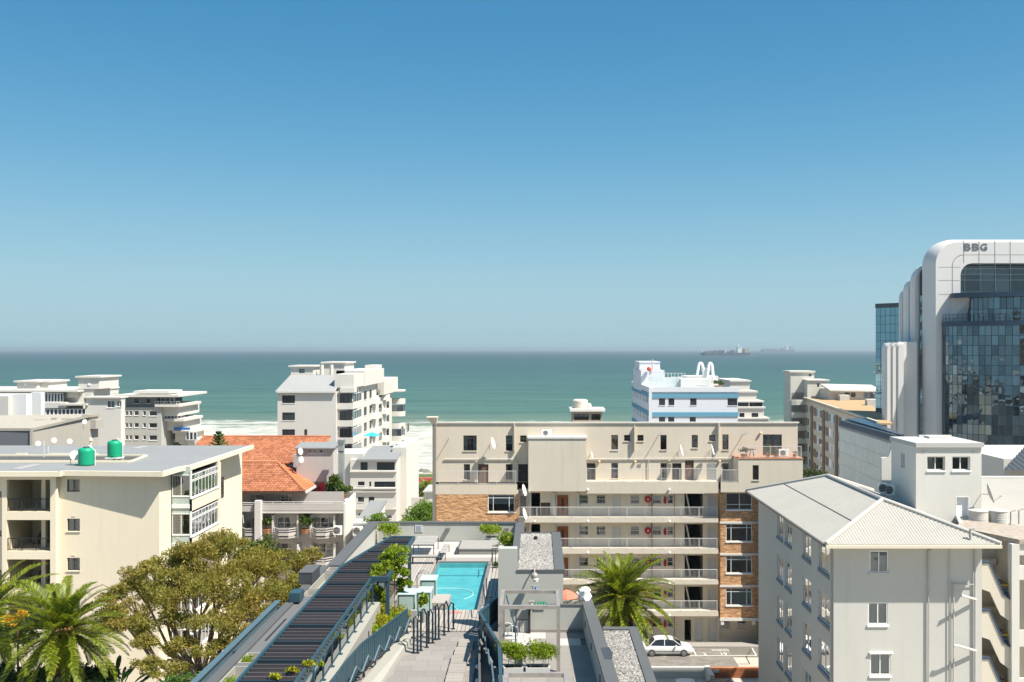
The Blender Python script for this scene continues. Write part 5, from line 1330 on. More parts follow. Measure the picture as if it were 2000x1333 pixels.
# ---- lower white block in front of it
Y2 = 150.0
lb = thing('white_low_block', 'lower white apartment block with long balconies between the tower and the pool terrace wall', 'apartment building', (-26, 156, GZ))
x0, x1 = X(684, Y2), X(774, Y2)
fr = [RX(r, Y2) for r in ((704, 903, 718, 919), (736, 903, 771, 919), (699, 941, 712, 949), (721, 941, 725, 951), (731, 941, 772, 952), (699, 971, 711, 981), (720, 971, 731, 992), (700, 1003, 712, 1008), (755, 1007, 765, 1013))]
rt = [(y, y + 2.2, z, z + 1.5) for y in (156, 163) for z in (22.1, 19.0, 16.0, 13.0)]
blk('wall', x0, x1, Y2, 172, GZ, Z(898, Y2), m_greyr, lb, fr, rt, nx=2)
m = M(); m.slab([(X(700, Y2) - .2, Y2 - .5, Z(897, Y2)), (x1 + .2, Y2 - .5, Z(897, Y2)), (x1 + .2, Y2 + 8, Z(881, Y2)), (X(712, Y2), Y2 + 8, Z(881, Y2))], .25); build(m, 'roof', m_memb, lb)
m = M(); m.box(x0 - 3, X(707, Y2), Y2 + 1, Y2 + 9, GZ, Z(888, Y2)); m.box(x1 - 1.2, x1 + 1, Y2 + 4, 170, GZ, Z(874, Y2 + 4)); build(m, 'side_body', m_ww, lb)
m = M()
for a, b in ((920, 922), (953, 955), (960, 961.5), (993, 995)): m.box(x0, x1 + .1, Y2 - .35, Y2 - .003, Z(b, Y2), Z(a, Y2))
build(m, 'bands', m_ww, lb, kind='stuff')
for px0, px1, a, b in ((684, 708, 954, 960.5), (684, 771, 984, 992.8)): railing(front(Y2 - .3), X(px0, Y2), X(px1, Y2), Z(b, Y2), Z(a, Y2), lb, gap=.3, r=.05)
for k in range(4):                                          # stacked bay balconies on the sea corner
    z = Z(945, 168) - 2.9 * (k - .0); xx = X(790, 168)
    m = M(); m.box(x1 + .02, X(800, 168), 165, 171, z - 1.3, z); b = build(m, 'balcony', m_ww, lb)
    if k != 1: m = M(); m.box(x1 + .3, X(798, 168), 165.3, 170.7, z + .003, z + 1.6); build(m, 'balcony_glazing', m_pane, b)

# ---- blue and white block by the sea
Y3 = 160.0; m_bw = plaster('cool white render', (0.63, 0.645, 0.68), .08); m_band = plaster('sky blue band', (0.13, 0.31, 0.42), .08); m_band2 = plaster('slate blue band', (0.10, 0.22, 0.31), .08)
bb = thing('blue_banded_building', 'white apartment block with blue bands, roof terrace and white double arch by the sea', 'apartment building', (26, 172, GZ))
x0, x1 = X(1270, Y3), X(1441, Y3)
fr = [RX(r, Y3) for r in ((1287, 778.5, 1299, 792), (1305.5, 778.5, 1317, 792), (1348, 778.5, 1360.5, 792), (1421, 778.5, 1440, 792.5), (1287, 815, 1299, 828), (1305, 815, 1317, 828), (1347, 815, 1359, 828))]
lf = [(y, y + .9, z, z + 1.3) for y in (163.5, 165.2, 168, 170.5, 175, 178.5, 181, 184, 187) for z in (Z(790, Y3), Z(827, Y3), Z(827, Y3) - 3)]
blk('wall', x0, x1, Y3, 190, GZ, Z(766, Y3), m_bw, bb, fr, (), lf)
for a, b, mt in ((769, 777.5, m_band), (805.5, 814, m_band), (841, 849, m_band)):
    m = M(); m.box(x0 - .12, x1 + .12, Y3 - .12, Y3 - .003, Z(b, Y3), Z(a, Y3)); m.box(x0 - .12, x0 - .003, Y3 - .003, 190, Z(b, Y3), Z(a, Y3)); build(m, 'blue_band', mt, bb)
m = M(); m.box(x0 - .2, x1 + .2, Y3 - .2, Y3 + .3, Z(766, Y3) + .003, Z(756.5, Y3)); m.box(x0 - .2, x0 + .3, Y3 + .3, 190, Z(766, Y3) + .003, Z(756.5, Y3)); build(m, 'parapet', m_bw, bb)
m = M(); m.box(x0 - .25, x0 + .25, Y3 - .28, Y3 - .2, GZ, Z(757, Y3)); build(m, 'corner_pilaster', m_bw, bb)
xq = X(1238, 186)
m = M(); m.box(X(1252, 172), X(1298, 172), 172, 186, Z(770, Y3), Z(724, 172)); build(m, 'roof_tower', m_bw, bb)
m = M(); m.box(X(1249, 176), X(1289, 176), 176, 184, Z(724, 172), Z(708, 176)); o = build(m, 'roof_tower_head', m_bw, bb)
for za, zb in ((722, 719.5), (709, 706.5)): m = M(); m.box(X(1248.5, 176), X(1289.5, 176), 175.9, 184.1, Z(za, 176), Z(zb, 176)); build(m, 'head_band', m_bw, o)
m = M(); m.ball(X(1267.5, 171.6), 171.4, Z(721, 171.6), .42, 8, 5); build(m, 'red_roof_tank', plain('vermilion', (.65, .08, .03), .5), None, 'small orange-red roof tank on the tower of the blue-banded block', 'tank', base=(X(1267.5, 171.6), 171.4, Z(724, 171.6)))
m = M(); m.tube([(X(1274, 172), 171.8, Z(724, 172)), (X(1274, 172), 171.8, Z(702, 172))], .12, 6); m.tube([(X(1272, 172), 171.8, Z(706, 172)), (X(1276, 172), 171.8, Z(706, 172))], .06, 6); build(m, 'mast', m_ww, bb)
m_scr = plain('frosted terrace screen', (.52, .58, .56), .3)
for i in range(6):
    a = X(1266 + i * 11, 168); m = M(); m.box(a, a + .86, 167.5, 167.6, Z(756, 168), Z(736 + (i == 3), 168)); build(m, 'terrace_screen', m_scr, bb)
m = M(); m.box(X(1330, 166), X(1385, 166), 166, 172, Z(762, 166), Z(741, 166)); m.box(X(1355, 166), X(1420, 166), 174, 180, Z(762, 170), Z(735, 174)); m.box(X(1266, 165), X(1425, 165), 180, 182, Z(762, 166), Z(738, 180)); build(m, 'roof_rooms', plaster('terrace cream', (.6, .6, .56), .1), bb)
bwin(front(166), [RX(r, 166) for r in ((1362, 744, 1378, 752), (1333, 744, 1346, 755))], bb, 2, fmat=m_wframe)
railing(front(175), X(1298, 175), X(1338, 175), Z(740, 175), Z(729, 175), bb, m_white, gap=.6, r=.06)
def arch(px0, px1, pyb, pyt, Yq, lab):
    a, b, zb, zt2 = X(px0, Yq), X(px1, Yq), Z(pyb, Yq), Z(pyt, Yq); pts = [(a, Yq, zb)]
    for i in range(13):
        q = math.pi - math.pi * i / 12; pts.append(((a + b) / 2 + (b - a) / 2 * .62 * math.cos(q) , Yq, zb + (zt2 - zb) * (.62 + .38 * math.sin(q))))
    pts.append((b, Yq, zb)); m = M(); m.tube(pts, .26, 6); return build(m, 'rooftop_arch', m_white, None, lab, 'arch', 'white arches on the blue-banded block', base=((a + b) / 2, Yq, zb))
arch(1361, 1375.5, 735, 710, 172, 'left of the two tall white arches on the blue-banded block roof'); arch(1380.5, 1394, 743, 710, 171, 'right of the two tall white arches on the blue-banded block roof')
m = M(); m.tube([(X(1372, 171.5), 171.5, Z(726, 171.5)), (X(1388, 171.5), 171.5, Z(720, 171.5))], .25, 6); m.box(X(1373, 171.5), X(1381, 171.5), 171.2, 172, Z(738, 171.5), Z(719, 171.5)); build(m, 'arch_frame', m_white, bb)
# plants on that roof
for px, lab in ((1403, 'roof garden shrub at the right end of the blue-banded block'),): pot_plant('pot_plant', lab, X(px, 165), 165, Z(757, 165), .8, 1.1, .3, m_terra, m_shrub, 160, seed=60)
t = thing('stepped_white_building', 'pale stepped apartment building behind the right end of the blue-banded block', 'apartment building', (42, 205, GZ))
Y4 = 200.0
for a, b, c, d in ((1425, 1464, 745, 1000), (1432, 1477, 766, 1000), (1432, 1489, 785, 1000), (1432, 1492, 797, 1000), (1432, 1500, 818, 1000)):
    i = (745, 766, 785, 797, 818).index(c); fr = {785: [RX(r, Y4 - 2) for r in ((1441, 786.5, 1462, 795), (1464, 786.5, 1489, 795))], 797: [RX(r, Y4 - 3) for r in ((1444, 807, 1454, 817), (1468, 807, 1481, 816))]}.get(c, [])
    yq = Y4 - i; yq = {785: 198, 797: 197}.get(c, yq)
    blk('storey', X(a, yq), X(b, yq), yq, 215 - i, GZ, Z(c + 1, yq), m_ww, t, fr); m = M(); m.box(X(a, yq), X(b, yq) + .3, yq - .3, 215 - i, Z(c + 1, yq) + .003, Z(c - 1, yq) + .1); build(m, 'storey_slab', m_ww, t)
# ---- brown and white block with long window bands
wb = thing('brown_banded_building', 'long apartment block with brown pilasters and white windows running seawards beside the office tower', 'apartment building', (56, 180, GZ))
Pf = (X(1571, 220), 220.0); Pn = (X(1716, 145), 145.0); zt3 = 36 - 97 * 220 / FL
Fb = skew(Pf, Pn); Lw = (Vector(Pf) - Vector(Pn)).length
def dist_at(px):                                            # where along the facade a view column meets it
    k = (px - PX0) / FL; d = Vector(Pn) - Vector(Pf); return (k * Pf[1] - Pf[0]) / (d.x - k * d.y) * Lw
m_pbr = plaster('brown facing', (.24, .17, .125), .2); m_pcr = plaster('oatmeal render', (.56, .51, .42), .12)
edges = [0] + [dist_at(p) for p in (1586, 1609, 1634, 1661, 1690)] + [Lw]
hol = []; bays = len(edges) - 1
for f in range(7):
    z = zt3 - 2.75 - 2.9 * f
    for k in range(bays):
        hol += [(edges[k] + 1.8, edges[k + 1] - .8, z, z + 1.75)]
m = M(); wall(m, Fb, 0, Lw, GZ, zt3, hol, .1); m.poly([Fb(0, GZ, 0), Fb(0, zt3, 0), Fb(0, zt3, -12), Fb(0, GZ, -12)]); build(m, 'wall', m_pcr, wb)
for h in hol:
    m = M(); a0, a1, z0, z1 = h; w = (a1 - a0)
    g = M(); g.fquad(Fb, a0, a0 + w * .3, z0, z1, -.04); f_ = build(g, 'brown_panel', m_pbr, wb)
    win(Fb, (a0 + w * .3, a1, z0, z1), wb, 3, fw=.12, dep=.09, fmat=m_wframe, far=True, sill=False)
    g = M(); q = rnd.random() * .3 + .33; g.fquad(Fb, a0 + w * q, a0 + w * (q + .22), z0, z1, -.03); build(g, 'curtain', plain('white net curtain', (.62, .62, .6), .8), f_)
for k in range(bays + 1):
    m = M(); a = min(edges[k], Lw - 1.5); m.fbox(Fb, a - .8, a + 1.4, GZ, zt3 - .9, 0.003, .25); build(m, 'pilaster', m_pbr, wb)
m = M(); m.hexa([Fb(-.3, zt3, .3), Fb(Lw, zt3, .3), Fb(Lw, zt3, -2), Fb(-.3, zt3, -13), Fb(-.3, zt3 + .25, .3), Fb(Lw, zt3 + .25, .3), Fb(Lw, zt3 + .25, -2), Fb(-.3, zt3 + .25, -13)]); rf_ = build(m, 'roof', plaster('ochre flat roof', (.42, .29, .16), .25), wb)
m = M(); m.fbox(Fb, -.3, Lw, zt3 + .253, zt3 + .55, -.1, .3); m.fbox(Fb, -.3, 0, zt3 + .253, zt3 + .55, -13, -.1); build(m, 'parapet', m_pcr, rf_)
for a, c in ((8, -6), (26, -8)): m = M(); m.fbox(Fb, a, a + 2.4, zt3 + .25, zt3 + 1.4, c - 2, c); build(m, 'roof_box', m_ww, rf_)
# white building at its far end
we = thing('white_stair_tower_building', 'white building with curved open balconies and lift tower at the brown block sea end', 'apartment building', (58, 226, GZ))
Y5 = 222.0
blk('tower', X(1544, Y5), X(1590, Y5), Y5, Y5 + 6, GZ, Z(728, Y5), m_ww, we); m = M(); m.box(X(1541.5, Y5), X(1592, Y5), Y5 - .3, Y5 + 6.3, Z(728, Y5) + .003, Z(725, Y5)); build(m, 'tower_cap', m_ww, we)
m = M(); m.box(X(1580, Y5), X(1584, Y5), Y5 - .05, Y5 - .003, Z(735, Y5), Z(731, Y5)); build(m, 'port_window', m_iron, we)
blk('body', X(1577, 219), X(1618, 219), 219, 226, GZ, Z(744, 219), m_ww, we, [RX(r, 219) for r in ((1596, 749, 1600, 756), (1605, 749, 1609, 756))], nx=1, sill=False)
m = M(); m.box(X(1575, 219), X(1620, 219), 218.7, 226.3, Z(744, 219) + .003, Z(742, 219)); build(m, 'body_cap', m_ww, we)
for k in range(8):
    z = Z(790 + 25 * k, 219)
    m = M(); n = 6; cx, cy = X(1562, 219), 218.8
    pts = [(cx + 2.9 * math.cos(a), cy - 1.2 * abs(math.sin(a))) for a in [math.pi * i / 8 for i in range(9)]]
    m.prism(pts, z - .1, z + 1.0); build(m, 'curved_balcony', m_ww, we)
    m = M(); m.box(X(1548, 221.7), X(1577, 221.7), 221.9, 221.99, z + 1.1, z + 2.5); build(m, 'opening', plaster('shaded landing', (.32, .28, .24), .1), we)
blk('long_body', X(1620, 212), X(1715, 212), 212, 222, GZ, Z(761, 212), m_ww, we, [RX(r, 212) for r in ((1650, 767, 1660, 776), (1662, 767, 1671, 776), (1687, 767, 1696, 778), (1698, 767, 1707, 778))])
m = M(); m.slab([(X(1618, 212), 211, Z(761, 212)), (X(1720, 212), 211, Z(763, 212)), (X(1720, 212), 218, Z(752, 218)), (X(1618, 212), 218, Z(750, 218))], .3); build(m, 'sheet_roof', m_ww, we)

# ---- left far group
g1 = thing('grey_seafront_block', 'grey seafront apartment block with stacked glass balconies at its sea corner, left of the surf', 'apartment building', (-70, 165, GZ))
Y6 = 160.0
fr = [(X(a, Y6), X(b, Y6), Z(y + h, Y6), Z(y, Y6)) for y in (803, 826.5, 850.5, 874) for a, b, h in ((245, 250, 9), (252.5, 258, 9), (262, 271, 9), (279, 285, 9), (291, 307, 10))]
blk('wall', X(243, Y6), X(315, Y6), Y6, 172, GZ, Z(796, Y6), plaster('mid grey render', (.42, .415, .385), .1), g1, fr, fmat=m_wframe, nx=1)
blk('top_storey', X(243, Y6), X(304, Y6), Y6 + .5, 172, Z(796, Y6) + .01, Z(776, Y6), plaster('dark grey render', (.20, .22, .235), .1), g1, [RX(r, Y6 + .5) for r in ((262, 780, 271, 788), (286, 780, 294, 788))], fmat=m_bframe, nx=1)
m = M(); m.box(X(228, Y6), X(352, Y6), Y6 - .8, 173, Z(775.5, Y6) , Z(771, Y6)); build(m, 'roof_slab', m_ww, g1)
def screens(parent, px0, px1, pyt, pyb, Yq, n, mat=None):
    for i in range(n):
        a, b = px0 + (px1 - px0) * i / n, px0 + (px1 - px0) * (i + .96) / n
        win(front(Yq), (X(a, Yq), X(b, Yq), Z(pyb, Yq), Z(pyt, Yq)), parent, 1, fw=.08, dep=0, far=True, fmat=m_wframe, sill=False, name='glass_screen')
for px0, px1, a, b, d in ((304, 352, 776, 790, 0), (318, 357, 811, 819, 1), (330, 367, 835, 843, 2), (338, 378, 858, 865, 3)):
    Yq = Y6 + .3 * d
    m = M(); m.box(X(px0, Yq), X(px1, Yq), Yq - .4 + d, 170, Z(b + 5, Yq), Z(b, Yq)); build(m, 'balcony', m_ww, g1)
    m = M(); m.box(X(px0, Yq) - .1, X(px1 - 8, Yq), Yq + 1 + d, 171, Z(b + 24, Yq), Z(b + 5.1, Yq)); o = build(m, 'stepped_body', m_ww, g1)
    screens(g1, px0 + 1, px1 - 10, a + 1, b - 1, Yq + 1.5 + d, 4)
    railing(front(Yq - .3 + d), X(px0, Yq), X(px1, Yq), Z(b, Yq), Z(b - 6, Yq), g1, m_white, gap=.5, r=.05)
m = M(); m.box(X(331, Y6), X(363, Y6), Y6 + 1.8, Y6 + 1.95, Z(842, Y6), Z(837, Y6)); build(m, 'blue_strip', plain('bright blue', (.03, .16, .45), .6), g1)
m = M(); m.box(X(356, Y6), X(392, Y6), Y6 + 2.5, 172, GZ, Z(862, Y6)); build(m, 'end_body', m_ww, g1)
screens(g1, 363, 385, 844, 860, Y6 + 2.2, 3)
g2 = thing('white_twin_tower_block', 'white seafront block with two flat-capped roof rooms and glazed upper storeys at the far left', 'apartment building', (-95, 150, GZ))
Y7 = 150.0
fr = [RX(r, Y7) for r in ((209, 783, 224, 797), (228, 783, 237, 795))]
blk('body', X(168, Y7), X(236, Y7), Y7, 151.5, GZ, Z(778, Y7), m_ww, g2, fr, fmat=m_wframe)
m = M(); m.box(X(165, Y7), X(238, Y7), Y7 - .4, 152.5, Z(778, Y7) + .003, Z(775, Y7)); build(m, 'roof_slab', m_ww, g2)
rbox(153, 194, 738, 760, 152, 7, g2); rbox(158, 182, 760, 776, 152.2, 6, g2, cap=0)
rbox(33, 72, 747, 765, 152, 7, g2); rbox(72, 95, 747, 765, 153, 6, g2, cap=.3)
for px in (48, 172): m = M(); m.box(X(px, 152), X(px + 5, 152), 151.9, 151.99, Z(753, 152), Z(749, 152)); build(m, 'roof_room_window', m_white, g2)
blk('left_body', -130, X(150, Y7), Y7 + 2, 165, GZ, Z(766, Y7), m_ww, g2); m = M(); m.box(-131, X(152, Y7), Y7, 165, Z(766, Y7), Z(762.5, Y7)); build(m, 'roof_slab', m_ww, g2)
m = M(); m.box(X(208, Y7), X(282, Y7), 160, 166, Z(775, Y7), Z(764, 160)); build(m, 'rear_room', m_ww, g2)
m = M(); m.cyl(X(136, 151), 152, Z(777, 151), Z(764, 151), 1.0, seg=14); build(m, 'round_roof_tank', m_ww, None, 'white round tank on the roof of the far left seafront block', 'water tank', 'water tanks on roofs', base=(X(136, 151), 152, Z(777, 151)))
screens(g2, 82, 124, 768, 786, Y7 + .6, 7); m = M(); m.box(X(82, Y7), X(130, Y7), Y7 - .4, Y7 + 1.9, Z(797, Y7), Z(786, Y7)); build(m, 'terrace_wall', m_ww, g2)
screens(g2, 82, 168, 799, 812, Y7 - .1, 11); m = M(); m.box(X(80, Y7), X(172, Y7), Y7 - 1, Y7 + 1.9, Z(818, Y7), Z(812.5, Y7)); m.box(X(120, Y7), X(173, Y7), Y7 - .6, Y7 + 1.9, Z(792, Y7), Z(788, Y7)); build(m, 'terrace_wall', m_ww, g2)
blk('near_white_body', -125, X(51, 130), 130, 131.5, GZ, Z(770, 130), plaster('bright white wall', (.66, .66, .65), .08), g2, [RX((51 - .5, 776, 51, 802), 130)] and [])
m = M(); m.box(X(60, 134), X(80, 134), 134, 135, GZ, Z(767, 134)); m.box(X(51.2, 134), X(62, 134), 136, 137, GZ, Z(773, 134)); build(m, 'near_white_wing', MATS['bright white wall'], g2)
m = M(); m.box(X(51.4, 135.8), X(57, 135.8), 135.85, 135.98, Z(801, 136), Z(776, 136)); build(m, 'door', m_wood, g2)
m = M(); m.box(X(-20, 129), X(16, 129), 129, 131, Z(824, 129), Z(774, 129)); build(m, 'shaded_wing', m_greyr, g2)
# grey blank wall buildings just behind the cream roof
g3 = thing('blank_walled_building', 'low building with blank grey-beige wall and cluttered flat roof behind the cream block', 'building', (-60, 116, GZ))
m_bl = plaster('grey beige wall', (.40, .37, .32), .14); m_dk = plaster('charcoal wall', (.13, .14, .155), .15)
xg0, xg1 = X(66, 110), X(235, 121)
Fg = skew((xg0, 110), (xg1, 112.5)); m = M(); m.poly([(xg0, 110, GZ), (xg1, 112.5, GZ), (xg1, 112.5, Z(811, 112.5)), (xg0, 110, Z(838, 110))]); m.poly([(xg1, 112.5, GZ), (xg1, 114.9, GZ), (xg1, 114.9, Z(811, 112.5)), (xg1, 112.5, Z(811, 112.5))]); build(m, 'wall', m_bl, g3)
m = M(); m.box(-110, X(60, 110), 110, 111, GZ, Z(838, 110)); build(m, 'dark_wall', m_dk, g3); m = M(); m.box(X(60, 110), X(65.5, 110), 109.8, 111, GZ, Z(837, 110)); build(m, 'downpipe_strip', m_bl, g3)
m = M(); m.slab([(-110, 110.6, Z(837, 110)), (xg0, 109.9, Z(836.5, 110)), (xg1 + .2, 112.3, Z(810, 112.5)), (xg1 + .2, 115.0, Z(811, 112.5)), (-110, 115.0, Z(829, 112))], .3); o = build(m, 'roof', plaster('dusty flat roof', (.36, .33, .28), .35), g3)
m = M()
for px, py, w, h in ((20, 833, 1.2, .5), (48, 832, .8, .4), (66, 822, 1.4, .5), (100, 820, .6, .7), (120, 818, 1.5, .3), (160, 812, .7, .5), (150, 821, 2.2, .3)):
    p = P(px, py + 2, 112.8); m.box(p[0], p[0] + w, p[1], p[1] + w, p[2] - .9, p[2] + h * .5)
build(m, 'roof_clutter', m_bl, o, kind='stuff')
for px, py, Yq, lab in ((165.5, 824, 110.2, 'white satellite dish on the sloping top edge of the blank grey wall'), (106, 860, 99, 'white satellite dish behind the cream roof, middle one of the three there'), (136.5, 862, 99, 'white satellite dish behind the cream roof, the right one of the three'), (75, 866.5, 99, 'white satellite dish mostly hidden behind the cream roof, the left one of the three')):
    p = P(px, py, Yq); dish(p, lab, ax=(.35, -.9, .2), r=.25, wallpt=(p[0] - .3, p[1] + .3, p[2] - .9))
m = M(); m.box(-60, -46, 98.8, 99.9, GZ, Z(874, 99)); build(m, 'rear_parapet', m_bl, g3)

# ------------------------------------------------------------------ office tower with the letters
Yo = 150.0
m_clad = plaster('white metal cladding', (.60, .585, .565), .05, .5, .02)
m_navy = plain('navy band', (.03, .055, .09), .3)
m_cur = mirror('mirror glazing', (.14, .185, .215), .02, .05, .35, .35)
m_teal = mirror('teal glazing', (.23, .37, .42), .04, .012, .3, .06)
of = thing('office_tower', 'tall white and mirrored-glass office tower with rounded corners and the letters BBG', 'office building', (75, 165, GZ))
ztop = Z(467, Yo); xL = X(1815, Yo); xR = X(2090, Yo); rr = 3.6
# front frame: thick rounded portal with recess for the glazed upper floors
def roundrect(x0, x1, z0, z1, r, n=8): # left-top corner rounded outline, from bottom-left up and over to right
    return [(x0, z0)] + [(x0 + r - r * math.cos(a), z1 - r + r * math.sin(a)) for a in [math.pi / 2 * i / n for i in range(n + 1)]] + [(x1, z1)]
out_ = roundrect(xL, xR, GZ, ztop, 4.0); inn = roundrect(X(1876, Yo), xR, Z(572, Yo), Z(514.5, Yo), 1.9)
m = M()
m.v = []; n = len(out_)
# bevelled edge: outer ring set back, inner ring at the front
def ring(pts, y, ins=0.0): return pts
o2 = roundrect(xL + 1.0, xR, GZ, ztop - .5, 3.4)
V0 = [(p[0], Yo + 1.2, p[1]) for p in out_]; V1 = [(p[0], Yo, p[1]) for p in o2]; V2 = [(p[0], Yo + 2.8, p[1]) for p in out_]
m.v = V0 + V1 + V2
for i in range(n - 1): m.f += [(i, i + 1, n + i + 1, n + i), (2 * n + i, 2 * n + i + 1, i + 1, i)]
build(m, 'rounded_edge', m_clad, of, smooth=True)
mm_ = M(); mm_.box(xL + 6, xR, Yo + 2.9, Yo + 13, GZ, ztop - .6); build(mm_, 'core', m_clad, of)
# face: panels between bevel and the opening
m = M()
k = len(V1); V = [(p[0], Yo, p[1]) for p in o2]; I = [(p[0], Yo, p[1]) for p in inn]
m.v = V + I; L1 = len(V)
xi, zi = X(1876, Yo), Z(572, Yo)
for i in range(1, L1 - 1): m.f.append((i, i + 1, L1 + i + 1, L1 + i))
m.v += [(o2[0][0], Yo, GZ), (xi, Yo, GZ), (xi, Yo, zi)]; b0 = len(m.v) - 3
m.f.append((1, L1 + 1, L1, b0 + 1, b0)) 
m.v += [(p[0], Yo + 2.5, p[1]) for p in inn]; q0 = len(m.v) - len(inn)
for i in range(len(inn) - 1): m.f.append((L1 + i, L1 + i + 1, q0 + i + 1, q0 + i))
build(m, 'portal_face', m_clad, of)
m = M(); m_joint = plain('panel joint', (.16, .15, .15), .8)       # open joints of the cladding, recessed strips
for px in (1882, 1912, 1943, 1973): m.box(X(px, Yo) - .05, X(px, Yo) + .05, Yo - .012, Yo + .02, Z(514, Yo), Z(470, Yo))
m.box(X(1882, Yo), xR, Yo - .014, Yo + .018, Z(498.5, Yo), Z(497.8, Yo))
for py in (522, 548, 575): m.box(X(1833, Yo), X(1875, Yo), Yo - .014, Yo + .018, Z(py + .6, Yo), Z(py, Yo))
for px in (1860,): m.box(X(px, Yo) - .05, X(px, Yo) + .05, Yo - .012, Yo + .02, Z(640, Yo), Z(520, Yo))
pts = [(X(1860, Yo), Yo - .005, Z(520, Yo))] + [(X(1882 - 22 * math.cos(a), Yo), Yo - .005, Z(520 - 22 * math.sin(a), Yo)) for a in [math.pi / 2 * i / 6 for i in range(7)]]; m.tube(pts, .04, 4)
for py in (500, 523, 575, 625, 673, 722, 773, 823): m.box(xL - .01, X(1832, Yo), Yo + 1.15, Yo + 1.2, Z(py + .5, Yo), Z(py, Yo))
build(m, 'cladding_joints', m_joint, of, kind='stuff')
# letters, real solid letters standing off the face
def letter(ch, px0, w, pyb, h):
    cu = bpy.data.curves.new('letter', 'FONT'); cu.body = ch; cu.size = 1.0; cu.extrude = .12; cu.offset = .02
    o = bpy.data.objects.new('letter', cu); COL.objects.link(o); dg = bpy.context.evaluated_depsgraph_get()
    me = bpy.data.meshes.new_from_object(o.evaluated_get(dg)); bpy.data.objects.remove(o)
    co = np.array([v.co[:] for v in me.vertices]); mn, mx = co.min(0), co.max(0)
    x0, x1 = X(px0, Yo), X(px0 + w, Yo); z0, z1 = Z(pyb, Yo), Z(pyb - h, Yo)
    for v in me.vertices:
        c = v.co.copy(); ox, oy, oz = ORG[of.name]
        v.co = ((x0 + (c.x - mn[0]) / (mx[0] - mn[0]) * (x1 - x0)) - ox, (Yo - .07 + (mx[2] - c.z) * .16) - oy, (z0 + (c.y - mn[1]) / (mx[1] - mn[1]) * (z1 - z0)) - oz)
    me.materials.clear(); me.materials.append(plain('letter silver', (.13, .14, .16), .4))
    o = bpy.data.objects.new('letter', me); COL.objects.link(o); o.parent = of; ORG[o.name] = ORG[of.name]; return o
for ch, px in (('B', 1883), ('B', 1899), ('G', 1915)):
    letter(ch, px, 13, 489.5, 13.5)
# upper recessed glazing
Fo = front(Yo + 2.4); m_dglass = mirror('dark office glass', (.10, .115, .125), .05, .01, .4, .3)
xs_ = [1876] + [1897 + 30.2 * i for i in range(8)]; ys_ = [514.5, 523, 534, 545.5, 569, 575]
for i in range(len(xs_) - 1):
    for j in range(len(ys_) - 1):
        m = M(); m.fquad(Fo, X(xs_[i], Yo), X(xs_[i + 1], Yo), Z(ys_[j + 1], Yo), Z(ys_[j], Yo), -.02 - .01 * rnd.random()); build(m, 'upper_pane', m_dglass, of)
m = M()
for x in xs_[1:]: m.fbox(Fo, X(x, Yo) - .04, X(x, Yo) + .04, Z(575, Yo), Z(514.5, Yo), 0, .12)
for y in ys_[1:-1]: m.fbox(Fo, X(1876, Yo), xR, Z(y, Yo) - .04, Z(y, Yo) + .04, 0, .1)
build(m, 'mullions', m_rail, of, kind='stuff')
# curved lower body: cylinder-like glazed drum, two tiers
def arc(pxL, depth, n, Yc=Yo):
    """bowed plan from the left edge bulging toward the camera"""
    x0 = X(pxL, Yc); x1 = X(2140, Yc - 6); pts = []
    for i in range(n + 1):
        t = i / n; pts.append((x0 + (x1 - x0) * (1 - math.cos(t * math.pi / 2)) ** .82, Yc - depth * math.sin(t * math.pi / 2) ** .9))
    return pts
def curtain(pts, z0, z1, ph, mat, name, parent):
    rows_ = max(1, round((z1 - z0) / ph)); 
    for i in range(len(pts) - 1):
        p, q = Vector((*pts[i], 0)), Vector((*pts[i + 1], 0)); d = (q - p); nrm = Vector((d.y, -d.x, 0)).normalized()
        if p.x > 74: continue
        for j in range(rows_):
            za, zb = z0 + (z1 - z0) * j / rows_, z0 + (z1 - z0) * (j + 1) / rows_
            t1, t2, t3 = rnd.gauss(0, .012), rnd.gauss(0, .012), rnd.gauss(0, .012)
            m = M(); m.poly([(p + nrm * t1) + Vector((0, 0, za + .035)), (q + nrm * t2) + Vector((0, 0, za + .035)), (q + nrm * (t2 + t3)) + Vector((0, 0, zb - .035)), (p + nrm * (t1 + t3)) + Vector((0, 0, zb - .035))])
            build(m, name, mat, parent)
    m = M()
    for i in range(len(pts) - 1):
        p, q = Vector((*pts[i], 0)), Vector((*pts[i + 1], 0)); d = (q - p).normalized(); nrm = Vector((-d.y, d.x, 0)) * .12
        m.poly([(p.x + nrm.x, p.y + nrm.y, z0), (q.x + nrm.x, q.y + nrm.y, z0), (q.x + nrm.x, q.y + nrm.y, z1), (p.x + nrm.x, p.y + nrm.y, z1)])
        m.box(p.x - .03, p.x + .03, p.y - .05, p.y + .03, z0, z1)
        for j in range(rows_ + 1): z = z0 + (z1 - z0) * j / rows_; m.bar((p.x, p.y, z), (q.x, q.y, z), .08, .06)
    build(m, name + '_grid', m_navy, parent, kind='stuff')
t1p = arc(1841, 9.5, 26, Yo - .3); z_a, z_b = Z(889, Yo - 6), Z(638, Yo - .5)
curtain(t1p, z_a, z_b, 1.42, m_cur, 'mirror_pane', of)
t2p = arc(1890, 6.0, 20, Yo - .3); curtain([p for p in t2p], Z(628, Yo), Z(583, Yo), 1.6, m_cur, 'tier_pane', of)
def bowband(pts, z0, z1, out, mat, name):
    m = M(); k = [(p[0] - .25, p[1] - out) for p in pts]; m.prism([(pts[0][0], Yo + .0)] + k + [(pts[-1][0], Yo + 2)], z0, z1); return build(m, name, mat, of)
bowband(t1p, z_b + .003, Z(629, Yo), .35, m_navy, 'drum_band'); bowband(arc(1858, 6.5, 20, Yo - .3), Z(583, Yo) , Z(574, Yo), .5, m_navy, 'balcony_band')
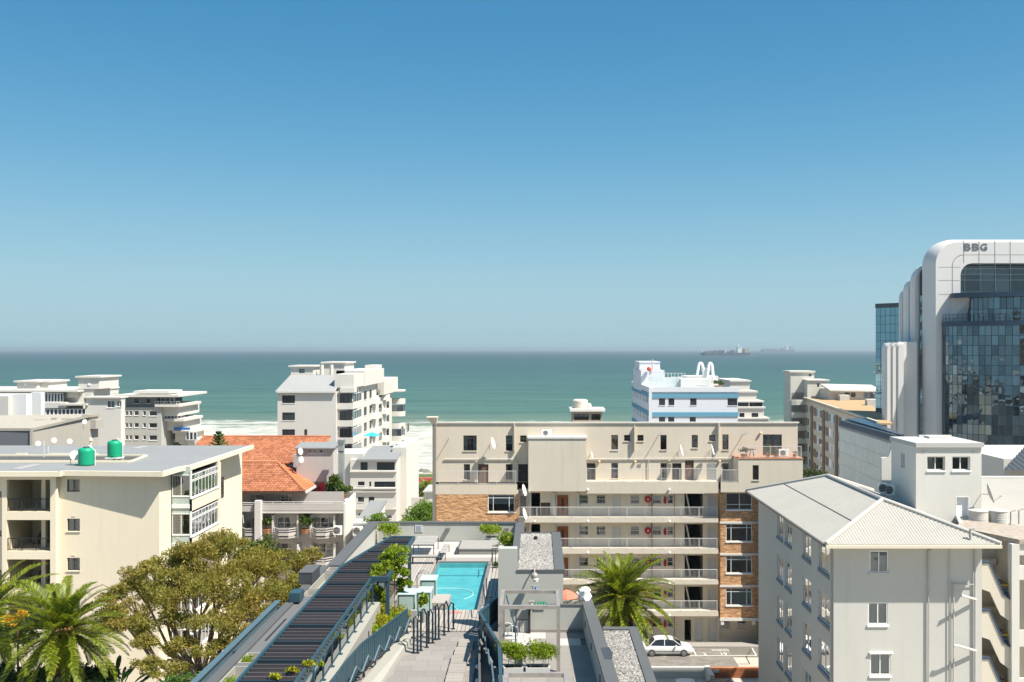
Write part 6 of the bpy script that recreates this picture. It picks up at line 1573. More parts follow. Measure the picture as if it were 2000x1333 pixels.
bowband(t1p, Z(911, Yo - 6), z_a - .003, .5, m_clad, 'base_band'); bowband(t1p, GZ, Z(930, Yo - 6), .1, m_cur, 'base_glazing')
m = M(); m.hexa([(X(1858, Yo), Yo - .02, Z(628, Yo)), (X(1889, Yo), Yo - .02, Z(628, Yo)), (X(1889, Yo), Yo - .01, Z(628, Yo)), (X(1858, Yo), Yo - .01, Z(628, Yo)), (X(1858, Yo), Yo - .02, Z(583, Yo)), (X(1889, Yo), Yo - .9, Z(583, Yo)), (X(1889, Yo), Yo - .01, Z(583, Yo)), (X(1858, Yo), Yo - .01, Z(583, Yo))]); build(m, 'tier_cheek', m_clad, of)
m = M()
for i in range(0, len(t1p) - 1):
    p, q = t1p[i], t1p[i + 1]
    if p[0] > 76: break
    m.box(p[0] - .03, p[0] + .03, p[1] - .2, p[1] - .14, Z(629, Yo), Z(616, Yo)); m.bar((p[0], p[1] - .17, Z(616, Yo)), (q[0], q[1] - .17, Z(616, Yo)), .06, .06); m.bar((p[0], p[1] - .17, Z(623, Yo)), (q[0], q[1] - .17, Z(623, Yo)), .04, .04)
build(m, 'balcony_railing', m_iron, of)
# narrow glass strip and the white fins stepping back on the left
def fin(px0, px1, Yq, pyt, r, d=4, pyb=None, name='white_fin'):
    a, b = X(px0, Yq), X(px1, Yq); zt_, zb = Z(pyt, Yq), (Z(pyb, Yq) if pyb else GZ); n = 7
    pts = [(a, zb)] + [(a + r - r * math.cos(t), zt_ - r * 1.3 + r * 1.3 * math.sin(t)) for t in [math.pi / 2 * i / n for i in range(n + 1)]] + [(b, zt_), (b, zb)]
    m = M(); k = len(pts); m.v = [(p[0], Yq + .35, p[1]) for p in pts] + [(p[0], Yq + d, p[1]) for p in pts]
    ins = [(p[0] + (.3 if p[0] < a + r else 0), p[1] - (.2 if p[1] > zt_ - 1 else 0)) for p in pts]; m.v += [(p[0], Yq, p[1]) for p in ins]
    m.f = [tuple(range(2 * k, 3 * k))] + [(i, i + 1, 2 * k + i + 1, 2 * k + i) for i in range(k - 1)] + [(k + i, k + i + 1, i + 1, i) for i in range(k - 1)]
    return build(m, name, m_clad, of)
fin(1783, 1818, 153.5, 516.5, 2.4, 1.3); fin(1771, 1800, 155, 543, 1.7, 1.6); fin(1759, 1790, 157, 562, 1.5, .8)
m = M(); pts = roundrect(X(1796, 153), X(1820, 153), GZ, Z(520, 153), 1.6, 5); k = len(pts); m.v = [(p[0], 153.0, p[1]) for p in pts] + [(pts[-1][0], 153.0, GZ)]; m.f = [tuple(range(k + 1))]; build(m, 'strip_backing', plain('slate glass', (.05, .075, .095), .2), of)
pk = 0
for j in range(24):
    y0 = 578 + 13.4 * j
    if y0 > 880: break
    for (a, b) in ((1797, 1807), (1808, 1815.5)):
        m = M(); m.poly([(X(a, 152.9), 152.9 + rnd.uniform(-.03, .03), Z(y0 + 12.6, 152.9)), (X(b, 152.9), 152.7 + rnd.uniform(-.03, .03), Z(y0 + 12.6, 152.9)), (X(b, 152.9), 152.7 + rnd.uniform(-.03, .03), Z(y0, 152.9)), (X(a, 152.9), 152.9, Z(y0, 152.9))]); build(m, 'strip_pane', m_teal, of)
for a, b in ((1729, 1735.5), (1740, 1746), (1751, 1765)): fin(a, b, 151, 670, .7, 1.5)
fin(1733, 1762, 151.6, 672, .6, 2)
m = M(); m.box(X(1755, 152), X(1792, 152), 152.2, 156.9, GZ, Z(668, 152)); build(m, 'fin_infill', m_clad, of)
# teal glass tower behind
Yt_ = 172.0; tt = thing('teal_glass_tower', 'slim teal glass tower with dark top edge behind the white fins of the office tower', 'office building', (X(1735, Yt_), Yt_ + 6, GZ))
Tp = Vector((X(1710, Yt_), Yt_)); Td = Vector((.62, -.785)).normalized()
def tY(px): k = (px - PX0) / FL; s = (k * Tp.y - Tp.x) / (Td.x - k * Td.y); return Tp + Td * s
xs2 = [1710 + 9.6 * i for i in range(6)]
zt4 = Z(602, Yt_)
for j in range(15):
    for i in range(5):
        p, q = tY(xs2[i] + .3), tY(xs2[i + 1] - .3); z1, z0 = zt4 - 1.45 * j - .03, zt4 - 1.45 * (j + 1) + .03
        m = M(); e1, e2 = rnd.gauss(0, .004), rnd.gauss(0, .004); m.poly([(p.x, p.y + e1, z0), (q.x, q.y + e2, z0), (q.x, q.y, z1), (p.x, p.y, z1)]); build(m, 'glass_pane', m_teal, tt)
p, q = tY(1710), tY(1762); m = M(); m.hexa([(p.x + .05, p.y + .08, GZ), (q.x + .05, q.y + .08, GZ), (q.x + 1, q.y + 3, GZ), (p.x + .6, p.y + .5, GZ), (p.x + .05, p.y + .08, zt4), (q.x + .05, q.y + .08, zt4), (q.x + 1, q.y + 3, zt4), (p.x + .6, p.y + .5, zt4)]); build(m, 'core', m_navy, tt)
m = M(); m.hexa([(p.x - .1, p.y - .1, zt4 + .01), (q.x, q.y - .15, zt4 + .01), (q.x + 1, q.y + 3, zt4 + .01), (p.x + .6, p.y + .5, zt4 + .01), (p.x - .1, p.y - .1, zt4 + .75), (q.x, q.y - .15, zt4 + .75), (q.x + 1, q.y + 3, zt4 + .75), (p.x + .6, p.y + .5, zt4 + .75)]); build(m, 'top_band', plain('charcoal band', (.07, .08, .09), .5), tt)
for py in (725, 767, 810): m = M(); m.box(X(1705, Yt_), X(1722, Yt_), Yt_ - 1.2, Yt_ - .05, Z(py + 3, Yt_), Z(py, Yt_)); b = build(m, 'balcony', m_white, tt); railing(front(Yt_ - 1.1), X(1709, Yt_), X(1722, Yt_), Z(py, Yt_), Z(py - 12, Yt_), tt, m_iron, gap=.4, r=.05)
# podium: pale panelled wall running away, blue louvre rail on top
pd = thing('panelled_podium', 'long pale panelled podium wall with blue louvred parapet below the office tower', 'building', (47.5, 140, GZ))
Pa, Pb = (X(1640, 155), 155.0), (46.75, 127.0); zp = CZ - 12.2; Fp = skew(Pa, Pb); Lp = (Vector(Pa) - Vector(Pb)).length
m_pp2 = pieces('podium panel', (.60, .60, .55), .03, .6, 0, 1)
npn = 9
for i in range(npn):
    for j in range(8):
        a0, a1 = Lp * i / npn + .025, Lp * (i + 1) / npn - .025; z1_ = zp - .25 - 1.9 * j; z0_ = z1_ - 1.87
        m = M(); m.fbox(Fp, a0, a1, max(z0_, GZ), z1_, .02, .08); build(m, 'wall_panel', m_pp2, pd)
m = M(); m.hexa([Fp(0, GZ, 0), Fp(Lp, GZ, 0), Fp(Lp, GZ, -1.5), Fp(0, GZ, -6), Fp(0, zp, 0), Fp(Lp, zp, 0), Fp(Lp, zp, -1.5), Fp(0, zp, -6)]); build(m, 'core', plaster('podium joints', (.36, .36, .35), .1), pd)
m = M(); m.fbox(Fp, -.2, Lp, zp + .003, zp + .18, -.3, .12); m.fbox(Fp, -.2, Lp, zp + .9, zp + 1.0, -.3, .1)
build(m, 'parapet_rail', m_bluest, pd)
m = M(); nb_ = 60
for i in range(nb_): a = Lp * i / nb_; m.fbox(Fp, a, a + .28, zp + .18, zp + .9, -.1, .05)
build(m, 'louvres', plain('deep blue louvre', (.02, .05, .10), .5), pd, kind='stuff')
m = M(); m.hexa([Fp(1, zp + .01, -.8), Fp(Lp - 1, zp + .01, -.8), Fp(Lp - 1, zp + .01, -1.4), Fp(1, zp + .01, -4), Fp(1, zp + 1.3, -.8), Fp(Lp - 1, zp + 1.0, -.8), Fp(Lp - 1, zp + 1.0, -1.4), Fp(1, zp + 1.3, -4)]); build(m, 'roof_plant', m_navy, pd)

# ------------------------------------------------------------------ city behind the viewpoint, mirrored in the tower glazing
rsb = random.Random(5)
m_gl = [plaster('city wall %s' % n, c, .1) for n, c in (('cream', (.6, .52, .4)), ('white', (.7, .69, .66)), ('grey', (.3, .32, .34)), ('ochre', (.55, .38, .16)), ('rust', (.40, .14, .08)), ('dark', (.10, .12, .14)))]
for k, (x, y, w, d, h) in enumerate([(75, -30, 22, 14, 30), (105, -12, 20, 16, 24), (135, -35, 24, 18, 40), (165, -5, 20, 16, 34), (190, 25, 26, 16, 26), (120, 20, 16, 14, 18), (215, -30, 30, 20, 46), (60, -70, 30, 18, 44), (150, 55, 22, 18, 20), (30, -60, 18, 14, 38)]):
    t = thing('city_block', ['cream', 'white', 'grey', 'ochre', 'rust', 'dark'][k % 6] + ' apartment block across town, seen mirrored in the tower glass', 'apartment building', (x, y, GZ), 'town blocks behind the viewpoint')
    t['label'] = ['cream', 'white', 'grey', 'ochre', 'rust-red', 'dark'][k % 6] + (' block mirrored in the office tower glass' if k < 6 else ' second block mirrored in the office tower glass')
    m = M(); m.box(x - w / 2, x + w / 2, y - d / 2, y + d / 2, GZ, GZ + h); build(m, 'wall', m_gl[k % 6], t)
    m = M(); g = M(); nf = int(h / 3); nw = int(w / 3.2)
    for f in range(nf):
        m.box(x - w / 2 - .5, x + w / 2 + .5, y + d / 2, y + d / 2 + 1.2, GZ + f * 3, GZ + f * 3 + .9 * (k % 2) + .2)
        for q in range(nw):
            xx = x - w / 2 + (q + .25) * w / nw; g.box(xx, xx + 1.7, y + d / 2 + .01, y + d / 2 + .06, GZ + f * 3 + 1.0, GZ + f * 3 + 2.5)
            yy = y - d / 2 + (q + .25) * d / nw; g.box(x - w / 2 - .06, x - w / 2 - .01, yy, yy + 1.3, GZ + f * 3 + 1.0, GZ + f * 3 + 2.5)
    build(m, 'balconies', m_gl[(k * 3 + 1) % 6], t, kind='stuff'); build(g, 'windows', m_pane, t, kind='stuff')
# ------------------------------------------------------------------ rooftop pool terrace in the foreground
ZD = 24.0
m_mint = plaster('grey green terrace render', (0.40, 0.40, 0.36), .10)
m_cap = plaster('charcoal coping', (0.10, 0.104, 0.105), .25, .7)
m_paver = pieces('terrace paver', (0.26, 0.24, 0.22), .09)
m_pavw = pieces('pale terrace paver', (0.46, 0.44, 0.41), .04)
m_timber = pieces('weathered deck board', (0.36, 0.325, 0.29), .10, .85, 1, 9)
m_base = plaster('terrace screed', (0.17, 0.16, 0.15), .1)
pt = thing('pool_terrace_building', 'grey rendered building with the raised swimming pool terrace in the foreground', 'building', (-4, 46, GZ))
m = M()
px0, px1, py0, py1 = -5.56, -2.79, 44.95, 55.0        # pool opening
for a in ((-10.5, px0, 26, 61.2), (px1, 1.08, 42.2, 61.2), (px1, 2.3, 41.5, 42.2), (px0, px1, 26, py0), (px0, px1, py1, 61.2)):
    m.box(a[0], a[1], a[2], a[3], GZ, ZD - .05)
m.box(-1.6, 3.0, 26, 41.5, GZ, ZD - .05); m.box(px1 + .0, -1.6, 26, 41.5, GZ, ZD - .05)
build(m, 'structure_base', m_base, pt)
# parapets: far wall, left wall with dark coping
wl = M(); wl.box(-10.3, -1.35, 60.8, 61.1, ZD - .05, 25.1); wl.box(-10.45, -9.95, 48.7, 61.1, ZD - .05, 25.1); wl.box(-10.72, -10.42, 27, 48.69, ZD - 4, 25.1); pw = build(wl, 'parapet', m_mint, pt)
m = M(); m.box(-10.55, -9.9, 48.7, 61.15, 25.103, 25.2); m.box(-10.78, -10.42, 27, 48.69, 25.103, 25.2); m.box(-9.9, -1.3, 60.75, 61.15, 25.103, 25.2); build(m, 'coping', m_cap, pw)
# far wall turns forward on the right
m = M(); m.box(-1.35, -.9, 50, 61.1, ZD - .05, 25.1); pr_ = build(m, 'parapet', m_mint, pt); m = M(); m.box(-1.36, -.8, 50.1, 60.74, 25.103, 25.2); build(m, 'coping', m_cap, pr_)
# stair and lift house with pebbled roof
bz = 26.6; by = 41.5
m_peb = _mat('roof pebbles'); 
def pebble_mat():
    m, nt, b = m_peb
    v = N(nt, 'ShaderNodeTexVoronoi'); v.inputs['Scale'].default_value = 14; nt.links.new(coords(nt), v.inputs['Vector'])
    r = N(nt, 'ShaderNodeValToRGB'); e = r.color_ramp.elements; e[0].color = (.10, .10, .09, 1); e[1].color = (.50, .49, .44, 1); x = e.new(.5); x.color = (.30, .29, .26, 1)
    sp_ = N(nt, 'ShaderNodeSeparateColor'); nt.links.new(v.outputs['Color'], sp_.inputs[0]); nt.links.new(sp_.outputs[0], r.inputs[0]); 
    d = mixc(nt, ramp(nt, v.outputs['Distance'], .25, .6), r.outputs[0], (.05, .05, .045)); nt.links.new(d, b.inputs['Base Color']); b.inputs['Roughness'].default_value = .95
    inv = N(nt, 'ShaderNodeMath', operation='SUBTRACT'); inv.inputs[0].default_value = 1; nt.links.new(v.outputs['Distance'], inv.inputs[1]); bump(nt, b, inv.outputs[0], 1.0, .05)
    return m
m_peb = pebble_mat()
m = M(); m.box(-.87, 1.10, by, 50, ZD - .05, bz - .1); m.box(-1.68, -.872, by, by + .5, ZD - .05, 27.5); m.box(-1.68, -1.4, by + .5, 49.9, ZD - .05, 25.4); sh = build(m, 'stair_house', m_mint, pt)
m = M(); m.box(-.9, -.86, by - .03, 50, bz - .1, bz); m.box(.72, 1.16, by - .03, 50.03, bz - .1, bz + .02); m.box(-.86, .72, by - .03, by + .05, bz - .1, bz); m.box(-.86, .72, 49.9, 50.03, bz - .1, bz); build(m, 'coping', m_cap, sh)
m = M(); m.box(-.86, .72, by + .05, 49.9, bz - .15, bz - .04); build(m, 'pebble_bed', m_peb, sh)
rsp = np.random.RandomState(11)
def pebbles(x0, x1, y0, y1, z, n, parent, r=.04):
    V = []; Fq = []; base = np.array([(1, 0, 0), (0, 1, 0), (-1, 0, 0), (0, -1, 0), (0, 0, .7)])
    for i in range(n):
        c = np.array([rsp.uniform(x0, x1), rsp.uniform(y0, y1), z]); s = r * rsp.uniform(.5, 1.3); a = rsp.uniform(0, 6.28); q = np.array([[math.cos(a), -math.sin(a), 0], [math.sin(a), math.cos(a), 0], [0, 0, 1]])
        k = len(V); V += list(c + (base * s * [1, .7, 1]) @ q.T); Fq += [(k, k + 1, k + 4), (k + 1, k + 2, k + 4), (k + 2, k + 3, k + 4), (k + 3, k, k + 4)]
    return npmesh('pebbles', V, Fq, tile_material('loose pebbles', (.10, .10, .09), (.30, .29, .27), (.50, .48, .44)), parent, kind='stuff')
pebbles(-.84, .70, by + .1, 49.8, bz - .035, 9000, sh)
m = M(); m.cyl(-.1, 48.3, bz - .04, bz + .12, .1, seg=10); build(m, 'roof_outlet', m_iron, sh)
# second pebbled roof lower right, its coping and the sloping-away wall
m = M(); m.box(2.66, 4.06, 28, 39.9, GZ, 24.5); s2 = build(m, 'side_roof_block', m_mint, pt)
m = M(); m.box(3.72, 4.08, 28, 39.95, 24.503, 24.62); m.box(2.66, 3.72, 39.6, 39.95, 24.503, 24.62); build(m, 'coping', m_cap, s2)
m = M(); m.box(2.66, 3.72, 28, 39.6, 24.503, 24.56); build(m, 'pebble_bed', m_peb, s2); pebbles(2.68, 3.7, 28.5, 39.5, 24.565, 6500, s2)
w_in0, w_in1 = (1.93, 42.1), (2.36, 27.0)
m = M(); m.hexa([(1.93, 42.1, ZD - .06), (2.33, 42.1, ZD - .06), (2.76, 27, ZD - .06), (2.36, 27, ZD - .06), (1.93, 42.1, 25.1), (2.33, 42.1, 25.1), (2.76, 27, 25.1), (2.36, 27, 25.1)]); sw_ = build(m, 'side_wall', m_mint, pt)
m = M(); m.hexa([(1.90, 42.12, 25.103), (2.36, 42.12, 25.103), (2.79, 26.98, 25.103), (2.33, 26.98, 25.103), (1.90, 42.12, 25.2), (2.36, 42.12, 25.2), (2.79, 26.98, 25.2), (2.33, 26.98, 25.2)]); build(m, 'coping', m_cap, sw_)
m = M(); m.box(-.32, 1.93, 42.0 - .65, 42.1 - .65, ZD - .05, 25.1); fw_ = build(m, 'front_wall', m_mint, pt); m = M(); m.box(-.34, 1.9, 41.32, 41.49, 25.103, 25.16); build(m, 'coping', m_cap, fw_)
m = M(); m.box(-.3, 1.92, 41.27, 41.345, ZD, ZD + .12); build(m, 'skirting', plaster('skirting', (.25, .23, .21), .1), fw_)
for y in (40.2, 37.2, 33.6): m = M(); xx = 1.93 + (42.1 - y) * .0285; m.box(xx - .03, xx + .01, y, y + .12, 24.5, 24.75); build(m, 'wall_light', m_iron, sw_)
m = M(); m.poly([(2.0 + .28, 35.2, 25.204), (2.0 + .6, 35.3, 25.204), (2.68, 34.6, 25.204), (2.6, 33.9, 25.204), (2.33, 33.9, 25.204)]); build(m, 'water_stain', plain('damp patch', (.05, .055, .06), .5), sw_, kind='stuff')
# white wrapped object on the wall end
t = thing('wrapped_bundle', 'crumpled white plastic-wrapped bundle on the far end of the right terrace wall', 'bundle', (2.0, 42.0, 25.2))
rb = random.Random(4); m = M(); m.lathe(2.05, 42.0, [(.22, 25.2), (.27, 25.35), (.22, 25.5), (.25, 25.62), (.15, 25.72), (.02, 25.74)], 11); m.v = [(v[0] + rb.uniform(-.05, .05), v[1] + rb.uniform(-.05, .05), v[2] + rb.uniform(-.02, .02)) for v in m.v]; build(m, 'wrapping', m_white, t); m = M(); m.tube([(1.8, 41.95, 25.3), (1.7, 41.9, 25.55)], .05); build(m, 'loose_end', m_white, t)
t = thing('orange_parasol', 'corner of an orange-pink parasol beyond the stair house, beside the wrapped bundle', 'parasol', (1.9, 50, 20))
m = M(); m.lathe(1.42, 48, [(.62, 23.8), (.4, 24.0), (.05, 24.15)], 8); build(m, 'canopy', plain('coral cloth', (.55, .16, .10), .8), t); m = M(); m.tube([(1.42, 48, GZ), (1.42, 48, 24.1)], .03); build(m, 'pole', m_rail, t)
# floodlight, pictogram and exit sign on the stair house
t = thing('flood_light', 'round grey floodlight on a bracket on the stair house wall, throwing a long shadow', 'wall lamp', (X(1044, by), by, Z(1120, by)))
xx, zz = X(1044, by), Z(1121, by); m = M(); m.ball(xx, by - .42, zz, .16, 12, 8); build(m, 'lamp_head', m_steel, t, smooth=True); m = M(); m.tube([(xx, by, zz + .28), (xx, by - .2, zz + .28), (xx, by - .42, zz + .1)], .03); build(m, 'bracket', m_steel, t)
m = M(); m.cyl(xx + .05, by - .5, zz - .22, zz - .1, .1, .13, 12); build(m, 'lens', m_white, t)
def textobj(body, loc, h, mat, name, parent, w=None, ex=.004):
    cu = bpy.data.curves.new(name, 'FONT'); cu.body = body; cu.size = 1.0; cu.extrude = ex
    o = bpy.data.objects.new(name, cu); COL.objects.link(o); dg = bpy.context.evaluated_depsgraph_get(); me = bpy.data.meshes.new_from_object(o.evaluated_get(dg)); bpy.data.objects.remove(o)
    co = np.array([v.co[:] for v in me.vertices]); mn, mx = co.min(0), co.max(0); s = h / (mx[1] - mn[1]); sx = s if not w else w / (mx[0] - mn[0]); og = org(parent)
    for v in me.vertices: c = v.co.copy(); v.co = (loc[0] + (c.x - mn[0]) * sx - og[0], loc[1] - c.z - og[1], loc[2] + (c.y - mn[1]) * s - og[2])
    me.materials.clear(); me.materials.append(mat); o = bpy.data.objects.new(name, me); COL.objects.link(o); o.parent = parent; ORG[o.name] = og; return o
t = thing('pictogram_sign', 'small pale blue stair pictogram sign under the floodlight on the stair house', 'sign', (X(1046, by), by, Z(1149, by)))
m = M(); m.box(X(1041, by), X(1051.5, by), by - .02, by - .003, Z(1154, by), Z(1146, by)); build(m, 'plate', plain('pale blue plate', (.40, .47, .52), .5), t)
m = M(); m.ball(X(1046, by), by - .025, Z(1148, by), .03, 8, 4); m.hexa([(X(1045, by), by - .03, Z(1153, by)), (X(1047.5, by), by - .03, Z(1153, by)), (X(1047.5, by), by - .021, Z(1153, by)), (X(1045, by), by - .021, Z(1153, by)), (X(1045, by), by - .03, Z(1149, by)), (X(1046.5, by), by - .03, Z(1149, by)), (X(1046.5, by), by - .021, Z(1149, by)), (X(1045, by), by - .021, Z(1149, by))]); build(m, 'pictogram', plain('sign blue', (.03, .10, .30), .5), t, kind='stuff')
m = M(); m.box(X(1040, by), X(1052, by), by - .02, by - .003, Z(1145.3, by), Z(1144, by)); build(m, 'caption_strip', plain('pale blue plate', (.40, .47, .52), .5), t)
ey = 41.33
t = thing('exit_sign', 'green and white exit sign with running figures on the low wall below the stair house', 'sign', (X(1056, ey), ey, Z(1180, ey)))
a, b = X(1045, ey), X(1067, ey); m = M(); m.box(a, b, ey - .06, ey - .003, Z(1182.5, ey), Z(1175.5, ey)); build(m, 'plate', plain('exit green', (.0, .22, .11), .4), t)
m = M(); w = (b - a)
for q in (.12, .38, .62, .88):
    x = a + w * q; zt_ = Z(1177, ey); m.ball(x + .015, ey - .065, zt_, .014, 8, 4); m.bar((x, ey - .065, zt_ - .02), (x - .02, ey - .065, zt_ - .07), .012, .02); m.bar((x - .02, ey - .065, zt_ - .07), (x + .02, ey - .065, zt_ - .11), .012, .014); m.bar((x - .02, ey - .065, zt_ - .07), (x - .05, ey - .065, zt_ - .10), .012, .014)
build(m, 'running_figures', m_white, t, kind='stuff')
m = M(); m.box(X(1033, ey), X(1044, ey), ey - .3, ey - .003, Z(1182, ey), Z(1172, ey)); m.lathe(X(1038.5, ey), ey - .35, [(.13, Z(1184, ey)), (.12, Z(1180, ey)), (.04, Z(1175, ey))], 10); build(m, 'emergency_lamp', m_steel, t)
m = M(); m.box(X(1043, ey), X(1064, ey), ey - .03, ey - .003, Z(1190.5, ey), Z(1189, ey)); build(m, 'vent_slot', m_pipe, fw_)
# ---- pool
zw = 23.86
m_pool = plain('pool plaster', (.105, .36, .375), .6, var=.13, scale=1.6)  # mottling put into the colour imitates light rippling through the water
m = M(); zb = 23.6; e_ = .008; qx0, qx1, qy0, qy1 = px0 + e_, px1 - e_, py0 + e_, py1 - e_
for p in (((qx0, qy0), (qx1, qy0)), ((qx1, qy0), (qx1, qy1)), ((qx1, qy1), (qx0, qy1)), ((qx0, qy1), (qx0, qy0))):
    (a, b), (c, d) = p; m.poly([(a, b, zb), (c, d, zb), (c, d, ZD - .06), (a, b, ZD - .06)])
m.poly([(qx0, qy0, zb), (qx1, qy0, zb), (qx1, qy1, zb), (qx0, qy1, zb)])
pl = build(m, 'pool_basin', m_pool, pt)
m = M(); m.box(px0 + .012, px1 - .012, 53.2, py1 - .012, zb + .003, 23.66); build(m, 'pool_steps', m_pool, pl)
def line_tube(pts, name, mat, par, r=.02): m = M(); m.tube(pts, r, 5); return build(m, name, mat, par)
a1 = [(px0 + .05, 50.4)] + [(px0 + 1.1 + 1.2 * math.sin(t), 49.2 + 1.25 * math.cos(t)) for t in [R(10 + 16 * i) for i in range(9)]]
line_tube([(x, y, zb + .02) for x, y in a1], 'pool_line', m_white, pl)
a2 = [(px0 + .05, 48.2), (px0 + .9, 47.6), (px0 + 1.5, 46.9), (px0 + 1.75, 46.3), (px0 + 1.65, 45.8), (px0 + 1.35, 45.05)]
line_tube([(x, y, zb + .02) for x, y in a2], 'pool_line', m_white, pl)
m = M(); m.poly([(qx0, qy0, zw), (qx1, qy0, zw), (qx1, qy1, zw), (qx0, qy1, zw)]); wt = build(m, 'pool_water', glassmat('pool water', (.80, .96, .97), .45, .01, .03, .012), kind='structure')
m = M(); m.box(px0 - .12, px1 + .1, py1, py1 + .22, ZD - .055, ZD + .004); m.box(px1, px1 + .16, py0 - .1, py1, ZD - .055, ZD + .004); m.box(px0 - .14, px0, py0, py1, ZD - .055, ZD + .004); build(m, 'pool_coping', plaster('dark coping stone', (.17, .165, .155), .2), pt)
# ---- floor: pavers (single objects), boards (single where they read)
paver_mesh = None
def pave(x0, x1, y0, y1, w, d, z=ZD, mat=None, name='paver', off=.5, skip=None, th=.05, seed=1, pale=()):
    rq = random.Random(seed); cache = {}
    j = 0; y = y0
    while y < y1 - .02:
        h = min(d, y1 - y); x = x0 - (w * off if j % 2 else 0)
        while x < x1 - .02:
            a, b = max(x, x0), min(x + w, x1)
            if b - a > .08 and not (skip and skip((a + b) / 2, y + h / 2)):
                mt = mat or m_paver
                if (pale and rq.random() < pale): mt = m_pavw
                key = (round(b - a, 3), round(h, 3), mt.name)
                if key not in cache:
                    q = M(); ww, hh = (b - a) / 2 - .004, h / 2 - .004; q.hexa([(-ww, -hh, -th), (ww, -hh, -th), (ww, hh, -th), (-ww, hh, -th), (-ww, -hh, -.003), (ww, -hh, -.003), (ww, hh, -.003), (-ww, hh, -.003)])
                    me = bpy.data.meshes.new(name); me.from_pydata(q.v, [], q.f); me.materials.append(mt); cache[key] = me
                o = bpy.data.objects.new(name, cache[key]); COL.objects.link(o); o.parent = pt; og = org(pt)
                o.location = ((a + b) / 2 - og[0], y + h / 2 - og[1], z + rq.uniform(-.002, .002) - og[2])
            x += w
        y += d; j += 1
pave(-1.55, 2.3, 29.0, 41.3, .95, .95, seed=2, pale=.10, skip=lambda x, y: x > 1.95 + (42 - y) * .028)
pave(-6.4, -2.35, 29.5, 41.3, 1.1, .62, seed=3)
pave(-9.85, -1.42, 56.2, 60.7, 1.1, .75, mat=m_pavw, seed=4)
def boards(x0, x1, y0, y1, along='y', w=.16, z=ZD, seed=1):
    rq = random.Random(seed); cache = {}
    n = max(1, int(((x1 - x0) if along == 'y' else (y1 - y0)) / w))
    for i in range(n):
        q = M(); g = .012
        if along == 'y': a, b = x0 + (x1 - x0) * i / n, x0 + (x1 - x0) * (i + 1) / n; q.box(a + g, b - g, y0, y1, z - .045, z + rq.uniform(-.003, .003))
        else: a, b = y0 + (y1 - y0) * i / n, y0 + (y1 - y0) * (i + 1) / n; q.box(x0, x1, a + g, b - g, z - .045, z + rq.uniform(-.003, .003))
        build(q, 'deck_board', m_timber, pt)
boards(-6.9, px0 - .14, 46.5, 56.2); boards(-5.6, -2.4, 41.5, py0 - .1, w=.17); boards(px1 + .16, -1.7, 43, 56.2, w=.17); boards(px0 - .1, px1 + .1, py1 + .22, 56.2, 'x', w=.2)
boards(-9.85, -6.9, 50.5, 56.2, w=.2)
# timber stepping treads along balustrade on the right of the walk
xs0 = 0
for k in range(9):
    y = 30.5 + k * 1.05; xx = -2.7 + (.06 * (y - 37) if y > 37 else 0)
    m = M(); m.box(xx - .62, xx, y, y + .96, ZD + .01, ZD + .12); tr_ = build(m, 'tread', m_timber, pt)
    g = M()
    for q in range(6): g.box(xx - .61, xx - .01, y + .05 + .155 * q, y + .16 + .155 * q, ZD + .121, ZD + .14)
    build(g, 'tread_slat', m_timber, tr_, kind='stuff')
# red mark by the pool edge
m = M(); m.box(-4.0, -3.5, 44.25, 44.5, ZD + .004, ZD + .012); build(m, 'depth_marking', plain('faded red', (.5, .16, .13), .8), pt)
# ---- pergola with slats
pg = thing('slatted_pergola', 'long dark slatted pergola roof with petrol blue steel frame beside the left parapet', 'pergola', (-7.8, 40, ZD))
PZ = 26.3
m_slat = pieces('dark stained slat', (.062, .056, .062), .22, .7, 1, 5)
pl_ = [(-8.8, 24), (-8.8, 43.5), (-7.6, 50.4)]
def leftx(y): return -8.8 if y < 43.5 else -8.8 + 1.2 * (y - 43.5) / 6.9
def rightx(y): return -7.12 if y < 41.5 else -6.45
y = 25.2; k = 0
while y < 50.3:
    a, b = leftx(y) + .06, rightx(y) - .04
    m = M()
    if k % 5 == 4:
        m.box(a, b, y, y + .10, PZ - .17, PZ - .01); build(m, 'cross_beam', m_postst, pg)
    else:
        m.box(a, b, y, y + .075, PZ - .13, PZ - .02); build(m, 'slat', m_slat, pg)
    y += .36 + .004 * (y - 25); k += 1
m = M()
m.bar((-8.8, 24, PZ - .07), (-8.8, 43.5, PZ - .07), .09, .2); m.bar((-8.8, 43.5, PZ - .07), (-7.6, 50.4, PZ - .07), .09, .2); m.bar((-7.6, 50.4, PZ - .07), (-6.4, 50.4, PZ - .07), .09, .2); m.bar((-6.4, 50.4, PZ - .07), (-6.4, 41.4, PZ - .07), .12, .22); m.bar((-7.1, 41.4, PZ - .07), (-6.4, 41.4, PZ - .07), .09, .2); m.bar((-7.1, 24, PZ - .09), (-7.1, 41.4, PZ - .09), .06, .16)
build(m, 'frame', m_bluest, pg)
for x, y in ((-6.4, 48.6), (-6.4, 41.5), (-7.6, 50.3), (-8.8, 43.5), (-8.8, 36)):
    m = M(); m.box(x - .08, x + .08, y - .08, y + .08, ZD, PZ - .17); build(m, 'post', m_bluest, pg)
